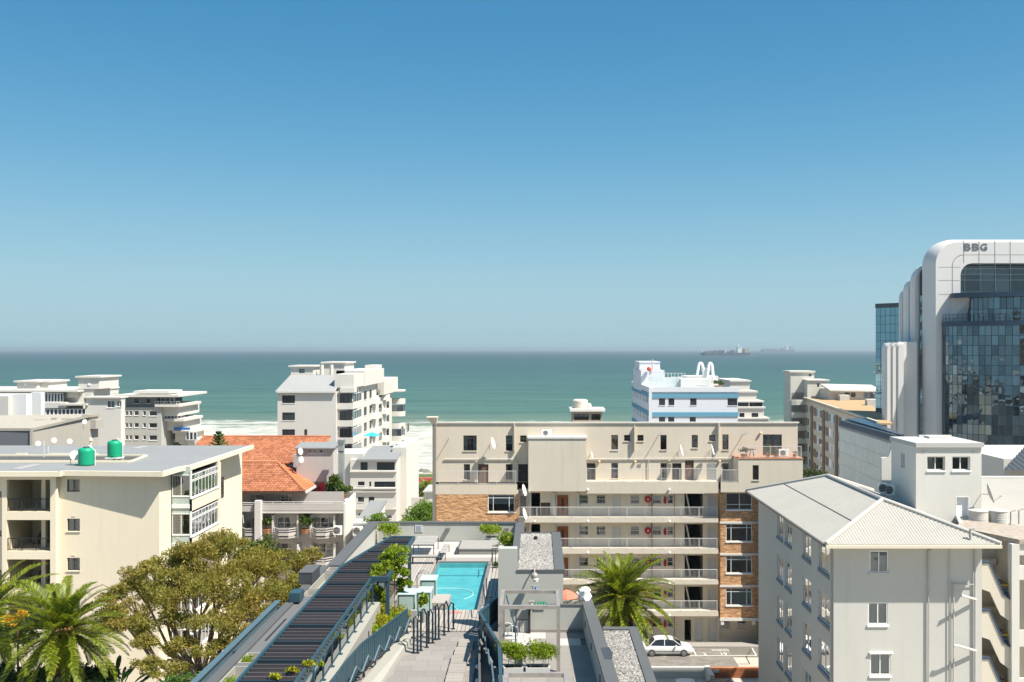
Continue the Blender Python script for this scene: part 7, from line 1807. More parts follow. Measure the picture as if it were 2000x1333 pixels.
# ---- strip between parapet and pergola: troughs with pale lips
m_trough = plaster('pale trough render', (.33, .32, .28), .14)
ys_ = [(31.0, 33.4), (33.75, 34.9), (42.9, 43.95), (44.2, 47.35), (47.75, 48.6)]
m = M(); last = 27.0
for a, b in ys_ + [(48.65, 48.65)]:
    if a - last > .06: m.box(-10.41, -9.9, last + .003, a - .003, ZD, 25.12)
    last = b
m.box(-9.89, -8.9, 27, 48.6, ZD, 24.4)
mq = M(); mq.box(-8.89, -7.1, 24, 50, ZD - .0, ZD + .12); build(mq, 'pergola_shade_floor', m_soil, pt)  # added soil-coloured sheet: its dark tone stands for shade between the slats
st = build(m, 'planting_shelf', plaster('shelf grey', (.135, .135, .135), .2), pt)
for a, b in ys_:
    m = M(); m.box(-10.41, -10.36, a, b, 24.4, 25.13); m.box(-9.95, -9.9, a, b, ZD, 25.13); m.box(-10.36, -9.95, b - .05, b, 24.4, 25.13); m.box(-10.36, -9.95, a, a + .05, 24.4, 25.13); m.box(-10.36, -9.95, a + .05, b - .05, 24.35, 24.75); build(m, 'trough', m_trough, st)
m = M(); m.box(-10.2, -10.12, 36.3, 39.3, 25.121, 25.128); build(m, 'drain_slot', m_iron, st)
# steel beam outboard on the left and dark block
t = thing('blue_steel_beam', 'petrol blue steel I-beam rail running outside the left parapet', 'beam', (-10.9, 35, 25))
m = M(); m.bar((-11.05, 27, 25.3), (-11.05, 41.4, 25.3), .22, .05); m.bar((-11.05, 27, 25.1), (-11.05, 41.4, 25.1), .05, .34); m.bar((-11.05, 27, 24.92), (-11.05, 41.4, 24.92), .22, .05); build(m, 'beam', plain('pale petrol steel', (.075, .125, .15), .45), t)
for y in (28.5, 35.2, 41.2): m = M(); m.bar((-11.05, y, 25.0), (-10.4, y, 25.0), .08, .2); build(m, 'bracket', m_bluest, t)
t = thing('charcoal_duct_box', 'dark charcoal box standing on the left parapet beside the pergola', 'duct box', (-10.7, 45.5, 25.2))
m = M(); m.box(-10.98, -10.36, 44.7, 46.3, 25.21, 25.72); build(m, 'box_body', plain('charcoal panel', (.045, .05, .06), .6), t); m = M(); m.box(-11.0, -10.34, 44.68, 46.32, 25.723, 25.76); build(m, 'lid', m_cap, t)
m = M(); m.box(-10.6, -10.15, 41.5, 42.3, 25.21, 25.6); build(m, 'dark_upstand', m_bluest, pt)
# ---- balustrades
def balustrade(name, label, pts, zb_, h, post=1.25, infill='glass', gap=.12, kerb=None, slat=.03, top=.07):
    t = thing(name, label, 'balustrade', (pts[0][0], pts[0][1], zb_))
    zt_ = zb_ + h; P3 = [Vector((p[0], p[1], zb_ if len(p) < 3 else p[2])) for p in pts]
    m = M()
    for p, q in zip(P3, P3[1:]): m.bar(p + Vector((0, 0, h)), q + Vector((0, 0, h)), top, top * .7); 
    build(m, 'handrail', m_bluest, t)
    m = M()
    for p, q in zip(P3, P3[1:]): m.bar(p + Vector((0, 0, .1)), q + Vector((0, 0, .1)), .04, .04)
    build(m, 'bottom_rail', m_bluest, t)
    for si, (p, q) in enumerate(zip(P3, P3[1:])):
        L = (q - p).length; n = max(1, round(L / post))
        for i in range(n + (si == len(P3) - 2)):
            c = p.lerp(q, i / n); m = M(); m.box(c.x - .03, c.x + .03, c.y - .03, c.y + .03, c.z, c.z + h - top * .35); m.box(c.x - .09, c.x + .09, c.y - .09, c.y + .09, c.z, c.z + .015); build(m, 'post', m_bluest, t)
        if infill == 'glass':
            for i in range(n):
                a, b = p.lerp(q, (i + .04) / n), p.lerp(q, (i + .96) / n); m = M(); m.poly([a + Vector((0, 0, .14)), b + Vector((0, 0, .14)), b + Vector((0, 0, h - .08)), a + Vector((0, 0, h - .08))]); build(m, 'glass_panel', glassmat('smoked balustrade glass', (.30, .34, .37), 1.4, .05), t)
        k = int(L / gap)
        for i in range(k):
            a = p.lerp(q, (i + .5) / k); d = (q - p).normalized() * slat; m = M(); u = Vector((d.y, -d.x, 0)).normalized() * .02
            a0, b0 = a - d, a + d; m.hexa([a0 - u + Vector((0, 0, .12)), b0 - u + Vector((0, 0, .12)), b0 + u + Vector((0, 0, .12)), a0 + u + Vector((0, 0, .12)), a0 - u + Vector((0, 0, h - .05)), b0 - u + Vector((0, 0, h - .05)), b0 + u + Vector((0, 0, h - .05)), a0 + u + Vector((0, 0, h - .05))]); build(m, 'baluster', m_bluest, t)
    return t
# wall under balustrade 1 (between pergola level and walkway)
m = M(); m.box(-7.08, -6.72, 24, 41.6, ZD - .05, 25.2); kw_ = build(m, 'planter_wall', m_trough, pt)
for y in (34.0, 38.6): m = M(); m.box(-6.72, -6.7, y, y + .15, 24.55, 24.8); build(m, 'wall_light', m_iron, kw_)
balustrade('pergola_balustrade', 'petrol blue balustrade with dark glazing along the right side of the slatted pergola', [(-7.0, 25), (-7.0, 42.6), (-6.65, 43.4)], 25.2, .86, 1.35, 'glass', 100)
balustrade('walkway_balustrade', 'petrol blue balustrade with flat upright slats and zigzag handrail on the left of the walkway', [(-6.9, 27), (-6.6, 33.5), (-6.42, 35.6), (-5.4, 40.25)], ZD + .25, 1.0, 1.2, 'slats', .19, slat=.075)
m = M(); m.hexa([(-6.6, 27, ZD - .06), (-6.2, 27, ZD - .06), (-5.1, 40.35, ZD - .06), (-5.5, 40.35, ZD - .06), (-7.0, 27, ZD + .25), (-6.75, 27, ZD + .25), (-5.15, 40.35, ZD + .25), (-5.6, 40.35, ZD + .25)]); build(m, 'kerb_wall', m_trough, pt)
zz_ = M(); P0, P1 = Vector((-6.38, 33.0, 0)), Vector((-5.12, 40.2, 0)); pts = []
for i in range(13):
    c = P0.lerp(P1, i / 12); pts.append((c.x, c.y, ZD + (.55 if i % 2 == 0 else .92) + .12))
zz_.tube(pts, .035, 6); zo = build(zz_, 'zigzag_handrail', plain('pale petrol steel', (.075, .125, .15), .45), bpy.data.objects['walkway_balustrade'], smooth=False)
balustrade('terrace_balustrade', 'petrol blue balustrade of upright slats bending beside the timber treads', [(-1.76, 43.0), (-2.42, 40.5), (-1.42, 36.0), (-1.2, 32.0), (-1.1, 26.5)], ZD, 1.05, 1.2, 'slats', .2, slat=.085, top=.12)
m = M(); pts = []
for i in range(15): t_ = i / 14; pts.append((-2.42 + (.95) * min(1, t_ * 1.5), 40.2 - 11 * t_, ZD + (.75 if i % 2 else 1.05)))
m.tube(pts, .035, 6); build(m, 'zigzag_handrail', MATS['pale petrol steel'], bpy.data.objects['terrace_balustrade'])
t = thing('grey_handrail_wall', 'low slanting grey side panel with round lamps beside the timber treads', 'handrail', (-1.8, 33, ZD))
m = M(); m.hexa([(-2.45, 40.0, ZD), (-2.37, 40.0, ZD), (-1.6, 28, ZD), (-1.68, 28, ZD), (-2.45, 40.0, ZD + .5), (-2.37, 40.0, ZD + .5), (-1.6, 28, ZD + .72), (-1.68, 28, ZD + .72)]); build(m, 'panel', m_cap, t)
for y in (35.7, 34.2, 32.8, 31.4): x = -2.45 + (40 - y) * .0642; m = M(); m.ball(x - .03, y, ZD + .36, .08, 10, 6); build(m, 'round_lamp', m_rail, t)
# row of zigzag-topped posts
zr = thing('zigzag_post_rail', 'row of dark steel posts joined by a zigzag handrail across the walkway before the pool', 'handrail', (-4.4, 39.5, ZD))
feet = [(808, 1276), (815.5, 1276), (822, 1271), (833.5, 1265), (837.5, 1257), (845, 1256.5), (850.5, 1250), (857, 1249), (867.5, 1241), (876, 1234), (885.5, 1229)]
tops = [1205, 1213, 1193, 1199.5, 1192, 1199.5, 1182, 1188, 1179, 1185.5, 1177]
tp = []
for i, ((a, b), c) in enumerate(zip(feet, tops)):
    g = G(a, b, ZD); hgt = (b - c) * g[1] / FL * (.95); p = (g[0], g[1], ZD + hgt); tp.append(p)
    m = M(); m.box(g[0] - .036, g[0] + .036, g[1] - .036, g[1] + .036, ZD, p[2]); m.box(g[0] - .08, g[0] + .08, g[1] - .08, g[1] + .08, ZD, ZD + .015); build(m, 'post', m_postst, zr)
m = M(); zz = []
for p, q in zip(tp, tp[1:]): zz += [p, ((p[0] + q[0]) / 2, (p[1] + q[1]) / 2, max(p[2], q[2]) + (.10 if True else 0))]
m.tube(zz + [tp[-1]], .03, 6); build(m, 'zigzag_handrail', m_postst, zr)
# ---- mint cabinets, plinth
m_cab = plain('mint painted cabinet', (.36, .47, .43), .5, var=.04); m_edge = plain('dark cabinet edge', (.05, .09, .1), .5)
for k, (pl0, pr0, pyb, pyt, lab) in enumerate([(777, 809.5, 1216, 1161, 'mint green cabinet nearest the shrubs, the front left one of the three'), (815, 840, 1204, 1157, 'mint green cabinet in the middle of the three beside the pool'), (821, 850.5, 1175, 1133, 'mint green cabinet farthest back of the three, nearest the ladder')]):
    Yc = 12 * FL / (pyb - PY0); x0, x1 = X(pl0, Yc), X(pr0, Yc); z1 = Z(pyt, Yc); d = .95
    t = thing('mint_cabinet', lab, 'cabinet', ((x0 + x1) / 2, Yc + d / 2, ZD), 'mint cabinets by the pool')
    m = M(); m.box(x0 + .02, x1 - .02, Yc + .02, Yc + d - .02, ZD, z1 - .03); build(m, 'cabinet_body', m_cab, t)
    m = M(); m.slab([(x0 - .03, Yc - .03, z1), (x1 + .03, Yc - .03, z1), (x1 + .06, Yc + d + .02, z1 + .02), (x0 + .0, Yc + d + .02, z1 + .02)], .03); build(m, 'cabinet_top', plain('mint cabinet top', (.42, .55, .53), .5, var=.03), t)
    m = M(); m.box(x1 - .02, x1 + .005, Yc, Yc + .02, ZD, z1 - .03); m.box(x0, x1 - .02, Yc, Yc + .02, z1 - .06, z1 - .032); m.box(x0 - .005, x0 + .02, Yc, Yc + .02, ZD, z1 - .06); build(m, 'edge_trim', m_edge, t)
    m = M(); m.box(x0 + .06, x1 - .06, Yc, Yc + .015, ZD + .06, z1 - .1); build(m, 'cabinet_door', m_cab, t)
m = M(); m.box(-4.95, -4.15, 45.0, 46.6, ZD - .0, ZD + .28); build(m, 'timber_plinth', m_timber, None, 'low brown timber plinth at the near pool corner beside the mint cabinets', 'plinth', base=(-4.5, 45.8, ZD))
t = thing('pool_ladder', 'bent stainless pool handrail behind the farthest mint cabinet', 'pool ladder', (-5.9, 49, ZD))
for dy in (0, .5):
    m = M(); m.tube([(-6.05, 48.6 + dy, ZD)] + [(-5.75 + .32 * math.cos(a), 48.6 + dy, ZD + .55 + .3 * math.sin(a)) for a in [math.pi - math.pi * i / 8 for i in range(9)]] + [(-5.42, 48.6 + dy, 23.62)], .025, 6); build(m, 'rail', m_steel, t)
m = M(); m.box(-5.5, -5.4, 48.6, 49.1, 23.7, 23.73); build(m, 'step', m_steel, t)
# ---- furniture at the back
def table(name, label, cat, x0, x1, y0, y1, h, mat, grp=None, slats=6):
    t = thing(name, label, cat, ((x0 + x1) / 2, (y0 + y1) / 2, ZD), grp)
    for i in range(slats): a, b = y0 + (y1 - y0) * i / slats, y0 + (y1 - y0) * (i + .93) / slats; m = M(); m.box(x0, x1, a, b, ZD + h - .03, ZD + h); build(m, 'slat', mat, t)
    for x in (x0 + .02, x1 - .06):
        for y in (y0 + .02, y1 - .06): m = M(); m.box(x, x + .04, y, y + .04, ZD, ZD + h - .033); build(m, 'leg', m_iron, t)
    m = M(); m.box(x0 + .005, x1 - .005, y0 + .005, y0 + .035, ZD + h - .08, ZD + h - .032); m.box(x0 + .005, x1 - .005, y1 - .035, y1 - .005, ZD + h - .08, ZD + h - .032); build(m, 'frame', m_iron, t)
    return t
m_tt = pieces('pale table slat', (.33, .31, .285), .06)
table('garden_table', 'long slatted table with black legs at the back of the pool terrace', 'table', X(808, 56.5), X(850, 56.5), 56.0, 58.6, .78, m_tt)
table('garden_bench', 'slatted bench along the near side of the long terrace table', 'bench', X(805, 54.6), X(855, 54.6), 54.3, 54.75, .45, m_tt, 'terrace benches', 3)
table('garden_bench', 'slatted bench at the right end of the long terrace table', 'bench', X(861, 56), X(873, 56), 55.3, 57.8, .45, m_tt, 'terrace benches', 3)
t = thing('sun_platform', 'wide low timber lounging platform at the back of the pool terrace', 'platform', (-3.6, 58, ZD))
for i in range(8): a = 56.9 + .31 * i; m = M(); m.box(X(895, 57), X(972, 57), a, a + .29, ZD + .3, ZD + .36); build(m, 'board', m_tt, t)
m = M(); m.box(X(895, 57) + .03, X(972, 57) - .03, 56.95, 59.3, ZD + .02, ZD + .297); build(m, 'platform_base', plaster('platform side', (.25, .24, .22), .1), t)
m = M(); xx = X(890, 57); m.hexa([(xx - .05, 56.9, ZD), (xx + .1, 56.9, ZD), (xx + .1, 59, ZD), (xx - .05, 59, ZD), (xx + .12, 56.9, ZD + .4), (xx + .2, 56.9, ZD + .4), (xx + .2, 59, ZD + .4), (xx + .12, 59, ZD + .4)]); build(m, 'end_panel', m_cap, t)
t = thing('steel_handrail', 'black steel handrail hoop beside the stair house at the back of the pool', 'handrail', (-2.2, 55, ZD)); x0, x1 = X(961, 54), X(1008, 54)
m = M(); m.tube([(x0, 54, ZD), (x0, 54, ZD + .95), (-1.35, 54, ZD + .95)], .025, 5); m.tube([(x0 + .2, 54, ZD), (x0 + .2, 54, ZD + .9)], .02, 5); m.tube([(x0, 54, ZD + .94), (x0 + .1, 52.4, ZD + .94), (x0 + .1, 52.4, ZD)], .025, 5); build(m, 'rail', m_iron, t)
t = thing('steel_handrail', 'black steel handrail between the pool and the slatted balustrade', 'handrail', (-2.3, 44, ZD))
m = M(); m.tube([(-2.55, 45.5, ZD), (-2.55, 45.5, ZD + 1.0), (-2.35, 43.2, ZD + 1.0), (-2.35, 43.2, ZD)], .025, 5); m.tube([(-2.35, 43.2, ZD + 1.0), (-1.72, 43.1, ZD + 1.0)], .025, 5); m.tube([(-2.45, 46.8, ZD), (-2.45, 46.8, ZD + 1.0)], .025, 5); build(m, 'rail', m_iron, t)
m = M(); m.box(X(811, 60.8), X(826, 60.8), 60.76, 60.795, Z(1039.5, 60.8), Z(1025.5, 60.8)); nsg = build(m, 'notice_board', plain('notice white', (.46, .48, .5), .5), None, 'pale rectangular notice with lines of small print on the far terrace wall', 'sign', base=(X(818, 60.8), 60.7, 24.5))
m = M()
for i in range(5): z = Z(1028 + 2.3 * i, 60.8); m.box(X(813, 60.8), X(823.5 - (i % 2) * 2, 60.8), 60.75, 60.757, z - .015, z + .015)
build(m, 'print_lines', plain('print grey', (.2, .21, .24), .6), nsg, kind='stuff')
for px in (873, 988):
    m = M(); x = X(px, 60.8); z = Z(1035, 60.8); m.hexa([(x - .12, 60.55, z - .1), (x + .14, 60.55, z - .1), (x + .14, 60.79, z - .1), (x - .12, 60.79, z - .1), (x - .07, 60.6, z + .1), (x + .19, 60.6, z + .1), (x + .19, 60.79, z + .1), (x - .07, 60.79, z + .1)]); build(m, 'wall_light', m_cap, pw)
# ---- stainless portal frames
def portal(label, x0, x1, y0, y1, zt_, posts, w=.13):
    t = thing('steel_portal_frame', label, 'frame', ((x0 + x1) / 2, y0, ZD), 'stainless portal frames on the terrace')
    for (p, q, nm) in (((x0, y0, zt_), (x1, y0, zt_), 'beam'), ((x0, y1, zt_), (x1, y1, zt_), 'beam'), ((x0 + w / 2, y0 + w / 2, zt_), (x0 + w / 2, y1 - w / 2, zt_), 'beam'), ((x1 - w / 2, y0 + w / 2, zt_), (x1 - w / 2, y1 - w / 2, zt_), 'beam')):
        m = M(); m.bar(p, q, w, w); build(m, nm, m_steel, t)
    for x, y in posts: m = M(); m.box(x - w / 2, x + w / 2, y - w / 2, y + w / 2, ZD, zt_ - w / 2 - .002); build(m, 'post', m_steel, t)
portal('brushed steel portal frame standing over the planters on the right terrace', X(975, 36.2), X(1094, 36.2), 36.2, 38.5, Z(1186, 36.2), [(X(975, 36.2) + .065, 36.2), (X(1094, 36.2) - .065, 36.2), (X(975, 36.2) + .065, 38.5)])
portal('brushed steel portal frame cut off by the bottom edge, nearer than the planters', X(985, 29.5), X(1109, 29.5), 27.2, 29.5, Z(1318, 29.5), [(X(1109, 29.5) - .065, 29.5), (X(985, 29.5) + .065, 29.5)])
# gate and glazed screen in the terrace corner
t = thing('terrace_gate', 'grey gate with dark post at the corner below the stair house', 'gate', (-.9, 41.2, ZD))
m = M(); m.box(X(1032, 41.2), X(1036, 41.2), 41.1, 41.25, ZD, ZD + 1.15); build(m, 'post', m_iron, t)
m = M(); m.tube([(X(986, 41.2), 41.2, ZD + 1.05), (X(1032, 41.2), 41.2, ZD + 1.05)], .02); m.tube([(X(1008, 41.2), 41.2, ZD + .55), (X(1032, 41.2), 41.2, ZD + .55)], .02); m.tube([(X(1008, 41.2), 41.2, ZD), (X(1008, 41.2), 41.2, ZD + 1.05)], .025); build(m, 'gate_frame', m_iron, t)
m = M()
for i in range(7): x = X(1010 + 3.2 * i, 41.2); m.box(x - .01, x + .01, 41.19, 41.21, ZD + .05, ZD + .55)
build(m, 'gate_bars', m_rail, t, kind='stuff')
m = M(); m.tube([(X(986, 39), 40.6, ZD + 1.75), (X(1007, 37.5), 37.5, ZD + 1.25), (X(1007, 37.2), 37.2, ZD)], .03, 6); build(m, 'sloping_handrail', m_bluest, None, 'dark sloping stair handrail seen through the brushed steel frame', 'handrail', base=(-.9, 38, ZD))
for k, (px, py, lab) in enumerate([(991, 1262, 'pale round-backed metal chair left of the planters under the steel frame'), (1001, 1268, 'white wire chair beside the sloping handrail under the steel frame')]):
    g = G(px, py, ZD); t = thing('metal_chair', lab, 'chair', g, 'chairs under the steel frame'); x, y = g[0], g[1]
    m = M(); m.box(x - .2, x + .2, y - .2, y + .2, ZD + .43, ZD + .46); build(m, 'seat', m_pavw, t)
    for a in (-.18, .18):
        for b in (-.18, .18): m = M(); m.box(x + a - .012, x + a + .012, y + b - .012, y + b + .012, ZD, ZD + .428); build(m, 'leg', m_rail, t)
    m = M(); m.tube([(x - .19, y + .19, ZD + .46), (x - .19, y + .22, ZD + .75)] + [(x + .19 * math.cos(q), y + .23, ZD + .75 + .12 * math.sin(q)) for q in [math.pi - math.pi * i / 6 for i in range(1, 6)]] + [(x + .19, y + .22, ZD + .75), (x + .19, y + .19, ZD + .46)], .018, 5); build(m, 'backrest', m_rail, t)
# ------------------------------------------------------------------ palms, trees, shrubs
m_frond = leafmat('palm frond green', (0.055, 0.09, 0.010), (0.155, 0.19, 0.016), (0.40, 0.41, 0.04), .42, .4)
m_frondd = leafmat('dry palm frond', (0.10, 0.06, 0.02), (0.16, 0.10, 0.03), (0.22, 0.15, 0.05), .2)
m_rach = plain('frond stem', (.22, .22, .06), .6)
def trunk_material():
    m, nt, b = _mat('palm trunk')
    v = N(nt, 'ShaderNodeTexVoronoi'); v.inputs['Scale'].default_value = 4.2; nt.links.new(coords(nt, (1, 1, 1.4)), v.inputs['Vector'])
    c = mixc(nt, ramp(nt, v.outputs['Distance'], .05, .55), (.20, .12, .06), (.035, .02, .012)); nt.links.new(c, b.inputs['Base Color']); b.inputs['Roughness'].default_value = .95
    return m
m_ptrunk = trunk_material()
_fr = {}
def frond_mesh(elev, L, seed, nleaf=62, lw=.05, ll=.62):
    """one feather frond leaving the crown along +x at the given elevation and drooping under its weight"""
    key = (round(elev), round(L, 2), seed, nleaf)
    if key in _fr: return _fr[key]
    rs = random.Random(seed); V = []; Fc = []
    e = R(elev); p = Vector((0.15, 0, 0)); pts = [p.copy()]; n = 26
    droop = R(48 + 12 * rs.random()) * (1.0 if elev > 0 else .8)
    for i in range(n):
        t = i / n; a = e - droop * t ** 1.7; a = max(a, R(-88)); p = p + Vector((math.cos(a), 0, math.sin(a))) * (L / n); pts.append(p.copy())
    for i in range(n):                                  # rachis
        r0, r1 = .045 * (1 - i / n) + .008, .045 * (1 - (i + 1) / n) + .008
        k = len(V); a, b = pts[i], pts[i + 1]
        V += [a + Vector((0, -r0, 0)), a + Vector((0, r0, 0)), b + Vector((0, r1, 0)), b + Vector((0, -r1, 0)), a + Vector((0, 0, r0)), b + Vector((0, 0, r1))]
        Fc += [(k, k + 1, k + 2, k + 3), (k, k + 4, k + 5, k + 3), (k + 1, k + 4, k + 5, k + 2)]
    for j in range(nleaf):
        t = .10 + .90 * j / nleaf; i = min(n - 1, int(t * n)); f = t * n - i; q = pts[i].lerp(pts[i + 1], f); d = (pts[i + 1] - pts[i]).normalized(); up = Vector((-d.z, 0, d.x))
        s = ll * (math.sin(math.pi * min(1, .18 + t * .78)) ** .7) * rs.uniform(.88, 1.1)
        for sd in (-1, 1):
            lf = (d * .75 + Vector((0, sd, 0)) * .72 + up * (.38 + rs.uniform(-.12, .12))).normalized()
            w = lf.cross(up).normalized() * lw * .5; m1 = q + lf * s * .55 + Vector((0, 0, -.0)); tip = q + lf * s + Vector((0, 0, -.12 * s))
            k = len(V); V += [q - w * .6, q + w * .6, m1 + w, m1 - w, tip]; Fc += [(k, k + 1, k + 2, k + 3), (k + 3, k + 2, k + 4)]
    me = bpy.data.meshes.new('frond'); me.from_pydata([tuple(v) for v in V], [], Fc); me.materials.append(m_frond); _fr[key] = me
    return me
def palm(label, x, y, zc, L, zb=GZ, tr=.55, nfr=64, seed=1, top=80, low=-50, nl=62, group='palms', lw=.05, ll=.62):
    t = thing('date_palm', label, 'palm tree', (x, y, zb), group); rs = random.Random(seed)
    m = M(); seg = 18; rows = int((zc - zb) / .16)
    for i in range(rows + 1):
        z = zb + (zc - .25 - zb) * i / rows
        for j in range(seg):
            a = 6.2832 * j / seg; r = tr * (1 + (.16 if z > zc - 1.6 else 0)) + (.07 if (i + j) % 2 else -.02)
            m.v.append((x + r * math.cos(a), y + r * math.sin(a), z))
    for i in range(rows):
        for j in range(seg): q = (j + 1) % seg; m.f.append((i * seg + j, i * seg + q, (i + 1) * seg + q, (i + 1) * seg + j))
    m.f.append(tuple(rows * seg + j for j in range(seg)))
    build(m, 'trunk', m_ptrunk, t)
    for i in range(nfr):
        u = (i + .5) / nfr; el = top + (low - top) * u ** .82
        el = 10 * round((el + rs.uniform(-6, 6)) / 10); az = i * 2.39996 + rs.uniform(-.2, .2)
        me = frond_mesh(el, L, i % 3, nl, lw, ll); o = bpy.data.objects.new('frond', me); COL.objects.link(o); o.parent = t
        o.location = (0, 0, zc - zb - .0 - .25 * u); o.rotation_euler = (rs.uniform(-.1, .1), 0, az); s = rs.uniform(.86, 1.06) * (.82 if el > 65 else 1); o.scale = (s, s, s)
    for i in range(10):
        me = frond_mesh(-70, L * .55, 5, 34, lw, ll * .7); o = bpy.data.objects.new('dry_frond', me.copy()); o.data.materials.clear(); o.data.materials.append(m_frondd); COL.objects.link(o); o.parent = t; o.location = (0, 0, zc - zb - .4); o.rotation_euler = (0, 0, i * .63 + .2)
    m = M()
    for i in range(9): a = i * .7; m.ball(x + .35 * math.cos(a), y + .35 * math.sin(a), zc - .1, .2, 7, 5)
    build(m, 'crown_shaft', plain('orange frond bases', (.30, .16, .05), .8), t, kind='stuff')
    return t
Yp = 70.0
palm('date palm with brown trunk in front of the open galleries beside the right terrace wall', X(1214, Yp), Yp, Z(1164, Yp), 4.15, tr=.74, nfr=84, seed=3, low=-26, lw=.06)
Yl = 52.0
palm('lower of the two left palms, its whole crown visible in front of the cream block', X(122, Yl), Yl, Z(1228, Yl), 3.65, tr=.5, nfr=74, seed=8, low=-42)
palm('date palm cut by the left picture edge, standing higher behind the other left palm', X(-22, 58), 58, Z(1190, 58), 4.1, tr=.5, nfr=74, seed=12)
# date palm fruit cluster
t = thing('yellow_flowering_shrub', 'bright yellow-orange flower sprays between the two left palms', 'shrub', (X(35, 54.5), 54.5, GZ))
m = M(); m.tube([(X(35, 54.5), 54.5, GZ), (X(35, 54.5), 54.5, Z(1230, 54.5))], .06); build(m, 'stem', m_brown, t)
leaves('flowers', [((X(30, 54.5), 54.5, Z(1212, 54.5)), (.75, .5, .5), 260, .10), ((X(44, 54.5), 54.5, Z(1200, 54.5)), (.4, .4, .35), 120, .10)], leafmat('yellow orange flowers', (.55, .24, .01), (.65, .36, .02), (.7, .48, .03), .3), t, 31)
leaves('foliage', [((X(32, 54.8), 54.8, Z(1240, 54.8)), (1.3, .8, 1.2), 500, .13)], m_shrub, t, 32)
# broad-leaved understorey below the left palms
m_banana = leafmat('glossy broad leaves', (0.014, 0.045, 0.014), (0.03, 0.075, 0.02), (0.06, 0.12, 0.03), .2, .35)
def bananas(label, cx, cy, z0, n, L, seed):
    t = thing('strelitzia_clump', label, 'plant', (cx, cy, z0), 'broad-leaved plants under the left palms'); rs = random.Random(seed)
    for i in range(n):
        a = rs.uniform(0, 6.28); el = R(rs.uniform(35, 80)); l = L * rs.uniform(.7, 1.1); w = .26 * l * .62; m = M(); d = Vector((math.cos(a) * math.cos(el), math.sin(a) * math.cos(el), math.sin(el))); sd = Vector((-math.sin(a), math.cos(a), 0)); p = Vector((cx + rs.uniform(-.5, .5), cy + rs.uniform(-.4, .4), z0)); k = 0; st = p + d * l * 1.4
        m.tube([p, st], .03, 4)
        b0 = len(m.v); rows = 6
        for j in range(rows + 1):
            u = j / rows; ww = w * math.sin(math.pi * min(.97, .08 + .92 * u)) ** .6; c = st + d * l * u + Vector((0, 0, -.35 * l * u * u)); m.v += [tuple(c - sd * ww + Vector((0, 0, .06))), tuple(c), tuple(c + sd * ww + Vector((0, 0, .06)))]
        for j in range(rows): q = b0 + 3 * j; m.f += [(q, q + 1, q + 4, q + 3), (q + 1, q + 2, q + 5, q + 4)]
        build(m, 'broad_leaf', m_banana, t)
for k, (px, py, n, lab) in enumerate([(30, 1345, 16, 'dark broad-leaved clump below the yellow flowers at the bottom left corner'), (95, 1350, 16, 'dark broad-leaved clump straight below the lower left palm trunk'), (165, 1345, 16, 'dark broad-leaved clump right of the lower left palm trunk'), (205, 1330, 14, 'dark broad-leaved clump between the lower left palm and the big olive-brown tree')]):
    bananas(lab, X(px, 51), 51 + (k % 2) * 1.2, Z(py, 51) - 1.8, n, 1.25, 50 + k)
for k, (px, py, rx, rz, lab) in enumerate([(20, 1318, 1.4, 1.2, 'dark green bush mass in the bottom left corner behind the broad leaves'), (85, 1325, 1.3, 1.1, 'dark green bush between the bottom left corner and the lower palm trunk'), (160, 1318, 1.3, 1.1, 'dark green bush behind the broad leaves right of the lower palm trunk'), (212, 1308, 1.0, 1.1, 'dark green bush at the foot of the cream block left of the olive-brown tree')]):
    t = thing('shrub', lab, 'shrub', (X(px, 53.5), 53.5, GZ), 'dark bushes below the left palms'); m = M(); m.tube([(X(px, 53.5), 53.5, GZ), (X(px, 53.5), 53.5, Z(py, 53.5))], .08); build(m, 'stem', m_brown, t)
    leaves('foliage', [((X(px, 53.5), 53.5, Z(py, 53.5) - .3), (rx, .9, rz), 1500, .13, dict(lobes=9, shell=.6))], m_banana, t, 140 + k)
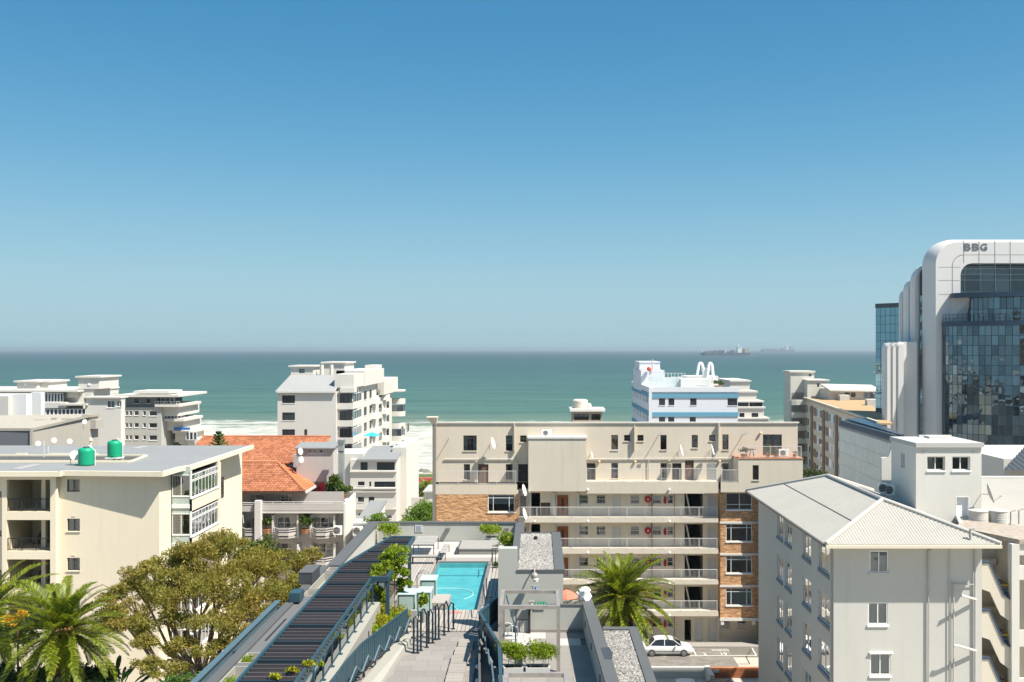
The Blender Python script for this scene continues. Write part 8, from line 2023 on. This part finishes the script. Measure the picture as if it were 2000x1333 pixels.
# the wide olive-brown tree
m_olive = leafmat('olive brown leaves', (0.14, 0.14, 0.022), (0.29, 0.265, 0.05), (0.52, 0.44, 0.15), .5, .6, alt=(.92, .80, .72))
m_oliveg = leafmat('yellow green leaves', (0.05, 0.07, 0.012), (0.11, 0.14, 0.02), (0.19, 0.21, 0.035), .35, .55)
m_bark = plain('pale grey bark', (.24, .185, .14), .9, var=.35, scale=2.5)
def tree(label, x, y, z0, clumps, leaf, n_per, size, trunk_r, seed, limbs=None, cat='tree', name='bushy_tree', group=None, bark=None, lobes=7, droop=.35, trunk_top=None):
    """clumps: (x,y,z,rx,ry,rz)"""
    t = thing(name, label, cat, (x, y, z0), group); rs = random.Random(seed)
    zt = trunk_top or min(c[2] for c in clumps) - .5; top = Vector((x + rs.uniform(-.3, .3), y, zt))
    m = M(); m.tube([(x, y, z0), (x + .1, y, z0 + (zt - z0) * .5), tuple(top)], trunk_r, 9, trunk_r * .7); build(m, 'trunk', bark or m_bark, t)
    m = M()
    for c in clumps:
        c0 = Vector(c[:3]); mid = top.lerp(c0, .5) + Vector((rs.uniform(-.4, .4), rs.uniform(-.4, .4), -.5 - .2 * (c0 - top).length * .3)); m.tube([tuple(top), tuple(mid), tuple(c0)], trunk_r * .42, 6, .04)
        for q in range(4):
            e = c0 + Vector((rs.uniform(-1, 1) * c[3], rs.uniform(-1, 1) * c[4], rs.uniform(-.3, .9) * c[5])) * .85; m.tube([tuple(mid.lerp(c0, .6)), tuple(e.lerp(c0, .5) + Vector((0, 0, .1))), tuple(e)], .06, 4, .015)
    build(m, 'limbs', bark or m_bark, t)
    leaves('crown', [((c[0], c[1], c[2]), (c[3], c[4], c[5]), int(n_per * c[3] * c[5]), size, dict(lobes=12 if size < .12 else lobes, lobr=.33 if size < .12 else .5, shell=.5, droop=droop, aspect=3.4)) for c in clumps], leaf, t, seed)
    return t
def CL(px, py, Y, rx, rz, ry=None): return (X(px, Y), Y, Z(py, Y), rx, ry or rx, rz)
Yt = 57.0
cl = [CL(235, 1165, 56, 1.3, 1.0), CL(270, 1140, 57, 1.7, 1.2), CL(320, 1160, 56, 2.1, 1.5), CL(260, 1215, 54, 1.9, 1.2), CL(380, 1085, 58, 2.0, 1.6), CL(420, 1070, 59, 1.9, 1.5), CL(350, 1120, 57, 1.9, 1.3), CL(440, 1115, 57, 2.3, 1.5), CL(395, 1165, 55, 2.4, 1.5),
      CL(500, 1110, 59, 2.0, 1.4), CL(545, 1105, 60, 1.9, 1.3), CL(585, 1100, 60, 1.5, 1.1), CL(605, 1085, 61, 1.1, .7), CL(600, 1120, 60, 1.0, .8), CL(460, 1060, 60, 1.2, .8), CL(300, 1110, 57, 1.3, .9), CL(225, 1195, 55, 1.2, .8), CL(490, 1165, 57, 2.3, 1.5), CL(560, 1150, 58, 1.7, 1.3), CL(335, 1215, 54, 1.8, 1.1), CL(440, 1215, 54, 2.0, 1.3), CL(520, 1215, 55, 1.9, 1.3), CL(275, 1255, 53, 1.2, .8), CL(350, 1270, 53, 1.3, .8), CL(480, 1255, 53, 1.6, 1.0), CL(425, 1270, 52.5, 1.2, .8), CL(545, 1185, 56, 1.6, 1.2), CL(590, 1150, 58, 1.2, .9), CL(525, 1250, 54, 1.3, 1.0), CL(455, 1300, 52, 1.4, .8), CL(330, 1310, 52, 1.3, .7), CL(280, 1300, 52, 1.0, .6), CL(565, 1215, 56, 1.0, .9)]
tree('wide feathery olive-brown tree with pale branches in front of the cream block and left parapet', X(392, Yt), Yt, GZ, cl, m_olive, 1650, .10, .36, 5, trunk_top=Z(1325, Yt))
tree('yellow-green leafy treetop behind the olive-brown tree below the white balconies', X(500, 66), 66, GZ, [CL(500, 1072, 66, 1.5, 1.1), CL(520, 1085, 66, 1.3, .9), CL(480, 1085, 66, 1.3, .9)], m_oliveg, 900, .14, .2, 6)
tree('low bright green bush at the foot of the olive-brown tree by the steel beam', X(385, 50), 50, GZ, [CL(385, 1330, 50, 1.6, .9), CL(350, 1335, 50, 1.2, .8), CL(415, 1325, 50, 1.0, .8)], leafmat('fresh green leaves', (.03, .08, .012), (.07, .15, .02), (.13, .22, .035)), 700, .12, .1, 7)
# trees beyond the terrace wall and by the sea
m_fresh = leafmat('bright green leaves', (.06, .13, .012), (.13, .23, .02), (.24, .35, .04), .4)
m_dull = leafmat('dull green leaves', (.04, .055, .02), (.075, .095, .035), (.13, .14, .06))
tree('rounded bright green tree between the white low block and the brick wall', X(826, 125), 125, GZ, [CL(826, 998, 125, 2.2, 1.7), CL(840, 1010, 125, 2.0, 1.6), CL(808, 1012, 125, 1.8, 1.3), CL(846, 992, 126, 1.5, 1.2), CL(800, 1022, 124, 2.0, 1.2)], m_fresh, 420, .19, .25, 8)
tree('small bright green tree by the white lean-to just beyond the terrace coping', X(738, 96), 96, GZ, [CL(738, 1014, 96, 1.3, .8), CL(752, 1018, 96, 1.0, .6), CL(728, 1020, 96, .8, .5)], m_fresh, 600, .14, .12, 9)
tree('small green tree squeezed between the brown block and the beige block end wall', X(1590, 130), 130, GZ, [CL(1578, 928, 130, 1.6, 1.1), CL(1596, 926, 130, 1.6, 1.1)], m_dull, 420, .2, .2, 10)
for k, (px, py, Yq, rr, lab) in enumerate([(812, 962, 195, 3.4, 'dull green seafront tree left of the little palm by the red strip'), (800, 970, 190, 2.6, 'dusky seafront bush behind the parked white car'), (846, 966, 198, 3.0, 'dull green seafront tree behind the small grey-roofed shed')]):
    tree(lab, X(px, Yq), Yq, GZ, [CL(px, py, Yq, rr, rr * .6), CL(px + 8, py + 4, Yq, rr * .7, rr * .5)], m_dull, 130, .38, .2, 70 + k, group='seafront trees')
palm('little palm standing before the red seafront strip', X(833, 190), 190, Z(952, 190), 2.3, tr=.3, nfr=26, seed=30, nl=20, group=None, lw=.12, ll=.6)
# norfolk pine top behind the grey roof
t = thing('conifer', 'small pointed green conifer top in front of the big orange roof', 'conifer', (X(427, 97), 97, GZ)); x, y = X(427, 97), 97; zt = Z(841, 97); zb_ = Z(872, 97)
m = M(); m.tube([(x, y, GZ), (x, y, zt)], .12, 6, .02); build(m, 'trunk', m_bark, t)
V = []; Fq = []; rs = random.Random(3)
for i in range(9):
    z = zb_ - 1 + (zt - zb_ + .8) * i / 9; Rr = (1.5) * (1 - i / 9.6) * rs.uniform(.85, 1.1)
    for j in range(8):
        a = 6.2832 * j / 8 + i * .5
        for q in range(12):
            u = q / 12; c = Vector((x + math.cos(a) * Rr * u, y + math.sin(a) * Rr * u, z + .30 * u * u + .02)); d = Vector((math.cos(a), math.sin(a), .35)); sdv = Vector((-math.sin(a), math.cos(a), .2)) * .13
            k = len(V); V += [c - sdv, c + d * .14, c + sdv, c + Vector((0, 0, .13))]; Fq.append((k, k + 1, k + 2, k + 3))
npmesh('crown', [tuple(v) for v in V], Fq, leafmat('conifer green', (.02, .06, .01), (.045, .10, .015), (.08, .15, .02), .2), t, kind='stuff')
# terrace planting
m_yel = leafmat('yellow green shrub leaves', (.20, .21, .012), (.36, .34, .02), (.52, .46, .03), .4)
m_lime = leafmat('lime green leaves', (.11, .18, .012), (.26, .35, .022), (.46, .50, .05), .5)
def little_tree(label, x, y, h, seed, spots):
    t = thing('slender_tree', label, 'tree', (x, y, ZD), 'slender trees in the walkway planter'); rs = random.Random(seed)
    m = M(); m.tube([(x, y, ZD + .1), (x + rs.uniform(-.08, .08), y, ZD + h * .5), (x + rs.uniform(-.1, .1), y, ZD + h * .95)], .035, 6, .015); build(m, 'trunk', m_bark, t)
    m = M()
    for sx, sz, r in spots: m.tube([(x, y, ZD + h * min(.85, max(.15, sz - .14))), (x + sx * .6, y, ZD + h * (sz - .04)), (x + sx, y, ZD + h * sz)], .016, 4, .008)
    build(m, 'branches', m_bark, t)
    leaves('crown', [((x + sx, y + rs.uniform(-.2, .2), ZD + h * sz), (r * 1.45, r * 1.3, r * 1.2), int(1500 * r), .075, dict(lobes=4, shell=.5, aspect=2.4)) for sx, sz, r in spots], m_lime, t, seed)
    return t
little_tree('taller slender young tree with lime green crown before the pergola post', X(772, 43), 43.0, 3.25, 80, [(0, .93, .42), (-.25, .86, .36), (.22, .80, .42), (-.1, .72, .40), (.36, .66, .30), (.55, .52, .2), (.1, .50, .26), (.2, .38, .2)])
little_tree('slender young tree leaning left over the pergola balustrade', X(752, 42.4), 42.4, 2.9, 81, [(-.15, .88, .34), (-.35, .76, .32), (.1, .70, .34), (-.55, .60, .30), (-.3, .50, .26), (.05, .42, .26), (-.2, .34, .2)])
def shrub(label, cx, cy, z, rx, ry, rz, mat, n, size, seed, box=None, boxmat=None, group=None, name='shrub'):
    t = thing(name, label, 'planter' if box else 'shrub', (cx, cy, z), group)
    if box:
        x0, x1, y0, y1, h = box; m = M(); m.box(x0, x1, y0, y0 + .05, z, z + h); m.box(x0, x1, y1 - .05, y1, z, z + h); m.box(x0, x0 + .05, y0 + .05, y1 - .05, z, z + h); m.box(x1 - .05, x1, y0 + .05, y1 - .05, z, z + h); m.box(x0 + .05, x1 - .05, y0 + .05, y1 - .05, z, z + .05); build(m, 'planter_box', boxmat or m_white, t)
        m = M(); m.box(x0 + .05, x1 - .05, y0 + .05, y1 - .05, z + .051, z + h - .06); build(m, 'soil', m_soil, t)
    rs = random.Random(seed); m = M()
    for i in range(7): a = (cx + rs.uniform(-.5, .5) * rx, cy + rs.uniform(-.4, .4) * ry, z + .05); m.tube([a, (a[0] + rs.uniform(-.2, .2), a[1], z + rz * 1.2)], .012, 4)
    build(m, 'stems', m_bark, t, kind='stuff')
    leaves('foliage', [((cx, cy, z + (box[4] if box else 0) + rz * .85), (rx, ry, rz), n, size, dict(lobes=12, shell=.7, aspect=2.8))], mat, t, seed)
    return t
for k, (px, py, lab, r, mt) in enumerate([(733, 1232, 'yellow-green shrub at the near left of the walkway planter', .55, m_yel), (752, 1215, 'yellow-green shrub at the foot of the slender young trees', .5, m_yel), (778, 1212, 'yellow-green shrub against the front mint cabinet', .5, m_yel), (765, 1222, 'green shrub between the yellow-green ones in the walkway planter', .4, m_lime), (727, 1245, 'darker end shrub beside the light wall in the walkway planter', .38, m_lime)]):
    g = G(px, py, ZD + .25); shrub(lab, g[0], g[1], ZD, r * 1.3, r * 1.1, .55 + .12 * (k < 2), mt, 1500, .06, 90 + k, group='shrubs in the walkway planter')
m_pbox = plain('white planter box', (.50, .50, .49), .6, var=.04)
g1_ = (X(984, 36), X(1022, 36)); g2_ = (X(1027, 36), X(1074, 36))
for k, (a, b, lab) in enumerate([(*g1_, 'white planter box with fresh green bushes, the left of the pair under the steel frame'), (*g2_, 'white planter box with fresh green bushes, the right of the pair under the steel frame')]):
    shrub(lab, (a + b) / 2, 36.1, ZD, (b - a) * .95, .42, .62, m_lime, 3200, .05, 100 + k, box=(a, b, 35.85, 36.35, .26), boxmat=m_pbox, group='planters under the steel frame', name='planter')
shrub('white planter with round green shrub at the far end of the slatted pergola', X(760, 59.5), 59.6, ZD, .9, .5, .62, m_lime, 1500, .075, 110, box=(X(745, 59.3), X(776, 59.3), 59.3, 59.9, .42), boxmat=m_pbox, group='planters at the back of the terrace', name='planter')
shrub('white planter with sprawling green shrub behind the timber lounging platform', X(961, 60), 60.1, ZD, .9, .45, .5, m_lime, 1500, .075, 111, box=(X(948, 59.8), X(976, 59.8), 59.8, 60.4, .42), boxmat=m_pbox, group='planters at the back of the terrace', name='planter')
shrub('upright yellow-green shrub in the corner by the stair house at the back of the terrace', X(989, 57.5), 57.5, ZD, .6, .5, .8, m_lime, 1300, .075, 112, name='shrub')
shrub('low green tuft beside the black steel handrail near the stair house', X(970, 53.5), 53.5, ZD, .25, .2, .22, m_shrub, 250, .06, 113)
pot_plant('pot_plant', 'tall narrow yellow-green plant in a grey pot behind the zigzag posts', X(828, 42.8), 42.8, ZD, .14, .75, .55, m_concrete, m_lime, 220, seed=114)
m = M(); m.box(X(803, 42), X(814, 42), 41.9, 42.1, ZD, ZD + .75); build(m, 'service_cabinet', m_concrete, None, 'small grey louvred box behind the first zigzag posts', 'cabinet', base=(X(808, 42), 42, ZD))
for k, (px, py, lab) in enumerate([(570, 1312, 'yellow-green leaf tuft poking through the pergola slats, the middle of the three by the balustrade'), (603, 1300, 'yellow flowering tuft poking through the pergola by the balustrade'), (540, 1325, 'low yellow leaf tuft poking through the pergola near the bottom edge'), (662, 1245, 'small leafy tuft behind the pergola balustrade glazing'), (623, 1300, 'leafy tuft seen through the pergola balustrade near the bottom')]):
    Yq = 9.7 * FL / (py - PY0) if k < 3 else 10.2 * FL / (py - PY0); x = X(px, Yq); z = Z(py, Yq)
    t = thing('climbing_plant', lab, 'plant', (x, Yq, ZD), 'plants growing through the pergola'); m = M(); m.tube([(x, Yq, ZD), (x, Yq, z)], .012, 4); build(m, 'stem', m_bark, t); leaves('foliage', [((x, Yq, z + .05), (.22, .2, .12), 90, .075)], m_yel if k < 3 else m_lime, t, 120 + k)
for k, (y, lab) in enumerate([(33.0, 'thin green grasses in the pale trough nearest the bottom edge'), (33.6, 'thin pale green grasses in the second pale trough from the bottom')]):
    x = -10.15; t = thing('grass_tuft', lab, 'grass tuft', (x, y + (.9 if k else -1), 24.3), 'grasses in the parapet troughs'); leaves('blades', [((x, y + (.7 if k else -1), 25.0), (.25, .6, .35), 380, .07, dict(lobes=5, aspect=5))], m_lime, t, 130 + k)
# ------------------------------------------------------------------ parking court, cars, ships, seafront
PKZ = Z(1266, 87.2)
m = M(); m.box(-2, 17.0, 82.0, 87.2, GZ + .005, PKZ); build(m, 'parking_court', plain('sun-bleached asphalt', (.185, .165, .145), .9, var=.28, scale=1.3), kind='structure')
m = M(); m.box(-2, X(1481, 88.4), 87.2, 88.48, GZ + .006, PKZ + .13); build(m, 'court_kerb', plaster('kerb concrete', (.30, .28, .25), .2), kind='structure')
m_mark = plain('road paint', (.62, .62, .60), .8)
def gp(px, py): return G(px, py, PKZ + .004)
mk = M()
def stripe(m, a, b, w):
    a, b = Vector(gp(*a)), Vector(gp(*b)); d = (b - a).normalized(); n = Vector((-d.y, d.x, 0)) * w / 2; m.poly([a - n, b - n, b + n, a + n])
stripe(mk, (1256, 1281.5), (1478, 1280.5), .12); stripe(mk, (1352, 1265), (1359.5, 1280), .1); stripe(mk, (1468, 1265), (1477, 1280), .1)
build(mk, 'parking_lines', m_mark, kind='structure')
def groundtext(body, px, py, w, h):
    cu = bpy.data.curves.new('t', 'FONT'); cu.body = body; o = bpy.data.objects.new('t', cu); COL.objects.link(o); dg = bpy.context.evaluated_depsgraph_get(); me = bpy.data.meshes.new_from_object(o.evaluated_get(dg)); bpy.data.objects.remove(o)
    co = np.array([v.co[:] for v in me.vertices]); mn, mx = co.min(0), co.max(0); g = gp(px, py)
    for v in me.vertices: c = v.co.copy(); v.co = (g[0] + (c.x - mn[0]) / (mx[0] - mn[0]) * w, g[1] + (c.y - mn[1]) / (mx[1] - mn[1]) * h, PKZ + .006)
    me.materials.clear(); me.materials.append(m_mark); o = bpy.data.objects.new('bay_number', me); COL.objects.link(o); tag(o, kind='structure')
groundtext('RESERVED', 1392, 1272, 1.5, .5); groundtext('2', 1374, 1280, .35, .7); groundtext('19', 1410, 1280, .5, .7); groundtext('18', 1292, 1283, .4, .4)
# low wall with pale top and brick garage below
t = thing('court_wall', 'long low white-topped wall at the near side of the parking court', 'wall', (9, 80, GZ)); zc_ = Z(1303, 83.2)
m = M(); m.box(-1, X(1377, 81.8), 81.7, 81.99, GZ + .01, PKZ + .06); build(m, 'wall_body', plaster('court wall', (.62, .59, .53), .15), t); m = M(); m.box(X(1377, 81.8), X(1386, 81.8), 79.5, 82.0, GZ + .01, PKZ + .12); build(m, 'pier', plaster('court wall', (.5, .47, .42), .15), t)
t = thing('brick_retaining_wall', 'rust-orange brick retaining wall with small vent beside the pale court wall', 'wall', (16, 82, GZ))
g0, g1 = (X(1387.5, 83), 83.3), (X(1479, 83), 83.3)
m = M(); m.box(X(1387, 81.8), X(1481, 81.8), 81.7, 81.99, GZ + .01, PKZ + .02); build(m, 'brick_face', plain('rust brick face', (.42, .16, .07), .9, var=.25, scale=2.5), t)
m = M()
for i in range(7): m.box(X(1387, 81.8), X(1481, 81.8), 81.69, 81.699, GZ + .1 + .11 * i, GZ + .115 + .11 * i)
build(m, 'brick_joints', plain('brick joint', (.20, .07, .03), .9), t, kind='stuff')
m = M(); xx = X(1393, 81.6); m.box(xx, xx + .5, 81.6, 81.68, Z(1314, 81.6), Z(1309, 81.6)); build(m, 'vent_cover', m_rail, t)
# car body lofted from sections
def car(name, label, x, y, z, heading, col, L=4.6, W=1.75, H=1.42, group=None, rough=.25):
    t = thing(name, label, 'car', (x, y, z), group)
    cp = plain('car paint ' + name + str(col), col, rough, 0, .02, .6)
    gl = plain('car glass', (.02, .025, .03), .08, 0, .1, .6)
    # (s along, zbottom, zbelt, half width, )
    secs = [(-.5, .42, .60, .62), (-.485, .30, .74, .78), (-.44, .22, .88, .84), (-.36, .20, .93, .87), (-.25, .18, .93, .875), (0, .18, .91, .875), (.20, .18, .90, .875), (.30, .18, .86, .87), (.42, .20, .78, .84), (.475, .26, .66, .76), (.5, .38, .52, .60)]
    m = M(); n = 10
    for s, zb, zt2, hw in secs:
        pr = [(-hw * .9, zb), (-hw, zb + .12), (-hw, (zb + zt2) / 2 + .06), (-hw * .97, zt2 - .06), (-hw * .86, zt2), (hw * .86, zt2), (hw * .97, zt2 - .06), (hw, (zb + zt2) / 2 + .06), (hw, zb + .12), (hw * .9, zb)]
        for a, b in pr: m.v.append((s * L, a, b))
    for i in range(len(secs) - 1):
        for j in range(n): q = (j + 1) % n; m.f.append((i * n + j, i * n + q, (i + 1) * n + q, (i + 1) * n + j))
    m.f += [tuple(range(n)), tuple((len(secs) - 1) * n + j for j in reversed(range(n)))]
    rot = Matrix.Rotation(heading, 4, 'Z')
    def place(m): m.v = [tuple(rot @ Vector(v) + Vector((x, y, z))) for v in m.v]; return m
    b = build(place(m), 'body', cp, t, smooth=True); b.data.shade_smooth()
    gs = [(-.36, .92, .92, .78, .78), (-.24, .92, 1.33, .80, .60), (-.14, .92, H, .80, .60), (.04, .92, H, .80, .60), (.13, .92, 1.34, .80, .60), (.29, .88, .88, .78, .76)]
    m = M(); k = len(gs)
    for s, z0, z1, w0, w1 in gs: m.v += [(s * L, -w0, z0), (s * L, w0, z0), (s * L, w1, z1), (s * L, -w1, z1)]
    for i in range(k - 1):
        for j in range(4): q = (j + 1) % 4; m.f.append((4 * i + j, 4 * i + q, 4 * i + 4 + q, 4 * i + 4 + j))
    build(place(m), 'window_glass', gl, t)
    m = M()
    for (s0, z0), (s1, z1) in (((-.235, 1.345), (-.14, H + .012)), ((-.14, H + .012), (.04, H + .012)), ((.04, H + .012), (.125, 1.355))):
        m.hexa([(s0 * L, -.6, z0 - .02), (s1 * L, -.6, z1 - .02), (s1 * L, .6, z1 - .02), (s0 * L, .6, z0 - .02), (s0 * L, -.58, z0 + .015), (s1 * L, -.58, z1 + .015), (s1 * L, .58, z1 + .015), (s0 * L, .58, z0 + .015)])
    build(place(m), 'roof', cp, t)
    for sd in (-1, 1):
        m = M()
        for a, b_ in (((-.34, .79, .93), (-.235, .61, 1.34)), ((-.055, .81, .92), (-.05, .61, H)), ((.27, .79, .90), (.125, .61, 1.35))): m.bar((a[0] * L, a[1] * sd, a[2]), (b_[0] * L, b_[1] * sd, b_[2]), .06, .06)
        build(place(m), 'window_pillar', cp, t, kind='stuff')
        m = M(); m.box(-.12 * L, -.10 * L + .05, sd * .875 - .01, sd * .875 + .02, .78, .81); build(place(m), 'door_handle', cp, t)
        m = M(); m.box(.07 * L, .07 * L + .14, sd * .875 - .01, sd * .875 + .02, .78, .81); build(place(m), 'door_handle', cp, t)
        m = M(); m.box(.15 * L, .15 * L + .12, sd * .98 - .08, sd * .98 + .08, .90, 1.02); build(place(m), 'mirror', cp, t)
        m = M(); m.box(-.33 * L, .33 * L, sd * .88 - .008, sd * .88 + .008, .44, .49); build(place(m), 'trim_strip', plain('grey trim', (.12, .12, .12), .6), t)
        m = M(); m.hexa([(.455 * L, sd * .45, .56), (.485 * L, sd * .45, .52), (.462 * L, sd * .79, .56), (.44 * L, sd * .80, .56), (.445 * L, sd * .45, .70), (.474 * L, sd * .45, .66), (.45 * L, sd * .79, .70), (.43 * L, sd * .80, .72)]); build(place(m), 'headlight', plain('lamp glass', (.55, .58, .6), .1), t)
        m = M(); m.box(-.492 * L, -.47 * L, min(sd * .5, sd * .78), max(sd * .5, sd * .78), .62, .76); build(place(m), 'tail_light', m_red, t)
        for s in (-.30, .315):
            m = M(); c = Vector((s * L, sd * (W / 2 - .09), .31)); k0 = len(m.v); sg = 18
            for yy in (-.1, .1):
                for i in range(sg): a = 6.2832 * i / sg; m.v.append((c.x + .31 * math.cos(a), c.y + yy * 1.05, c.z + .31 * math.sin(a)))
            m.f += [tuple(range(sg)), tuple(range(2 * sg - 1, sg - 1, -1))] + [(i, (i + 1) % sg, sg + (i + 1) % sg, sg + i) for i in range(sg)]
            w = build(place(m), 'tyre', m_black, t)
            m = M()
            for i in range(7): a = 6.2832 * i / 7; m.bar((c.x, c.y + sd * .115, c.z), (c.x + .2 * math.cos(a), c.y + sd * .115, c.z + .2 * math.sin(a)), .02, .045)
            for i in range(18): a, b_ = 6.2832 * i / 18, 6.2832 * (i + 1) / 18; m.hexa([(c.x + .19 * math.cos(a), c.y + sd * .1, c.z + .19 * math.sin(a)), (c.x + .19 * math.cos(b_), c.y + sd * .1, c.z + .19 * math.sin(b_)), (c.x + .22 * math.cos(b_), c.y + sd * .1, c.z + .22 * math.sin(b_)), (c.x + .22 * math.cos(a), c.y + sd * .1, c.z + .22 * math.sin(a)), (c.x + .19 * math.cos(a), c.y + sd * .125, c.z + .19 * math.sin(a)), (c.x + .19 * math.cos(b_), c.y + sd * .125, c.z + .19 * math.sin(b_)), (c.x + .22 * math.cos(b_), c.y + sd * .125, c.z + .22 * math.sin(b_)), (c.x + .22 * math.cos(a), c.y + sd * .125, c.z + .22 * math.sin(a))])
            build(place(m), 'rim', plain('alloy rim', (.5, .5, .5), .35, .6), w)
    return t
gc = G(1302, 1276, PKZ)
car('parked_car', 'white saloon car parked in the court in front of the lowest gallery', X(1301.5, 85.5), 85.6, PKZ, 0, (.72, .72, .71), L=4.55)
car('parked_car', 'white car of which only the roof shows at the bottom edge below the court wall', X(1344, 77), 76.8, GZ, 0, (.7, .7, .7), L=4.2); 
car('parked_car', 'dark silver car roof at the bottom edge below the rust brick wall', X(1411, 77), 76.6, GZ, 0, (.10, .11, .12), L=4.2)
car('parked_car', 'white saloon parked by the seafront seen between the white low block and the beige block', X(808, 200), 200, 5.46, 0, (.7, .7, .7), L=4.6)
car('parked_car', 'pale grey car nose-on beside the seafront saloon, half hidden by the white low block', X(799, 206), 206, 5.44, 1.2, (.5, .5, .5), L=4.2)
# seafront bits
t = thing('red_seafront_strip', 'long coral red canopy strip along the seafront seen left of the brick wall', 'canopy', (-22, 232, GZ))
m = M(); m.box(X(790, 225), X(862, 225), 225, 226, Z(942, 225), Z(934, 225)); build(m, 'fascia', plain('coral hoarding', (.52, .10, .09), .7), t)
m = M()
for i in range(7): x = X(792 + 11 * i, 225); m.box(x, x + .15, 225.3, 225.6, 5.2, Z(942, 225))
build(m, 'uprights', m_rail, t, kind='stuff')
t = thing('small_shed', 'small pale shed with grey pitched roof beside the seafront cars', 'shed', (-20, 150, GZ)); Ys = 150
m = M(); m.box(X(828, Ys), X(862, Ys), Ys, Ys + 5, GZ, Z(960, Ys)); build(m, 'wall', m_ww, t); m = M(); m.slab([(X(826, Ys), Ys - .4, Z(960, Ys)), (X(862, Ys), Ys - .4, Z(959, Ys)), (X(862, Ys), Ys + 3, Z(952, Ys)), (X(833, Ys), Ys + 3, Z(952, Ys))], .15); build(m, 'roof', m_roofs, t)
t = thing('seafront_wall', 'low beige boundary wall below the seafront cars', 'wall', (-22, 160, GZ)); m = M(); m.box(X(800, 160), X(832, 160), 160, 160.4, GZ, Z(972, 160)); build(m, 'wall_body', m_lil, t)
# container ships
def ship(label, px0, px1, pyw, deckh, seed, faded=False):
    Yq = CZ * FL / (pyw - PY0 - .3); x0, x1 = X(px0, Yq), X(px1, Yq); L = x1 - x0; s = L / 100.0
    t = thing('container_ship', label, 'ship', ((x0 + x1) / 2, Yq, 0), 'container ships on the horizon'); W = L * .14
    hull = plain('ship hull', (.05, .06, .09), .7, var=.1)
    m = M(); H = 6.0 * s
    def row(z, k): return [(x0 + 4 * s - k * 4 * s, Yq), (x0 + 10 * s - k * 2 * s, Yq - W / 2), (x1 - 1.5 * s, Yq - W / 2), (x1 + k * s, Yq - W / 3), (x1 + k * s, Yq + W / 3), (x1 - 1.5 * s, Yq + W / 2), (x0 + 10 * s - k * 2 * s, Yq + W / 2)]
    a, b = row(0, 0), row(H, 1); n = len(a); m.v = [(p[0], p[1], -1) for p in a] + [(p[0], p[1], H) for p in b]; m.f = [tuple(range(n, 2 * n))] + [(i, (i + 1) % n, n + (i + 1) % n, n + i) for i in range(n)]
    build(m, 'hull', hull, t)
    m = M(); xb = x0 + 75 * s; m.box(xb, xb + 8 * s, Yq - W * .45, Yq + W * .45, H, H + 11 * s); m.box(xb - 1 * s, xb + 6 * s, Yq - W * .5, Yq + W * .5, H + 11.003 * s, H + 12.5 * s); m.box(xb + 2 * s, xb + 3 * s, Yq - s, Yq + s, H + 12.51 * s, H + 17 * s); build(m, 'bridge_house', m_white, t)
    m = M(); m.box(xb + 9 * s, xb + 12 * s, Yq - W * .2, Yq + W * .2, H, H + 9 * s); build(m, 'funnel', plain('funnel', (.2, .2, .25), .6), t)
    m = M(); m.box(x0 + 5 * s, x0 + 6 * s, Yq - s * .5, Yq + s * .5, H, H + 7 * s); build(m, 'foremast', m_white, t)
    cols = [plain('container ' + nme, c, .7) for nme, c in (('blue', (.05, .08, .16)), ('grey', (.22, .22, .22)), ('tan', (.42, .35, .26)), ('rust', (.28, .12, .08)), ('white', (.55, .53, .5)))]
    rs = random.Random(seed)
    for i in range(20):
        xa = x0 + (8 + 4.6 * i * .98) * s
        if xb - 5 * s < xa < xb + 12 * s or xa > x1 - 5 * s: continue
        h = rs.uniform(2.5, 5.5) * (1 if xa > x0 + 25 * s else .8) * s + (3.5 * s if xa > xb else 0)
        m = M(); m.box(xa, xa + 4.1 * s, Yq - W * .46, Yq + W * .46, H + .01, H + h); build(m, 'container_stack', cols[2] if xa > xb else (cols[4] if i == 9 else cols[rs.choice([0, 0, 0, 1, 3, 1])]), t)
    return t
ship('large loaded container ship with dark hull on the horizon, the nearer of the two', 1366.5, 1464, 695.5, 8, 1)
ship('faint farther container ship on the horizon right of the large one', 1483, 1551, 688.3, 6, 2)
m = M(); Yq = CZ * FL / (12.6); m.poly([(X(1461, Yq), Yq, .3), (X(1483, Yq), Yq + 40, .3), (X(1483, Yq), Yq + 90, .3), (X(1461, Yq), Yq + 60, .3)]); build(m, 'wake', plain('foam white', (.6, .62, .6), .8), kind='stuff')
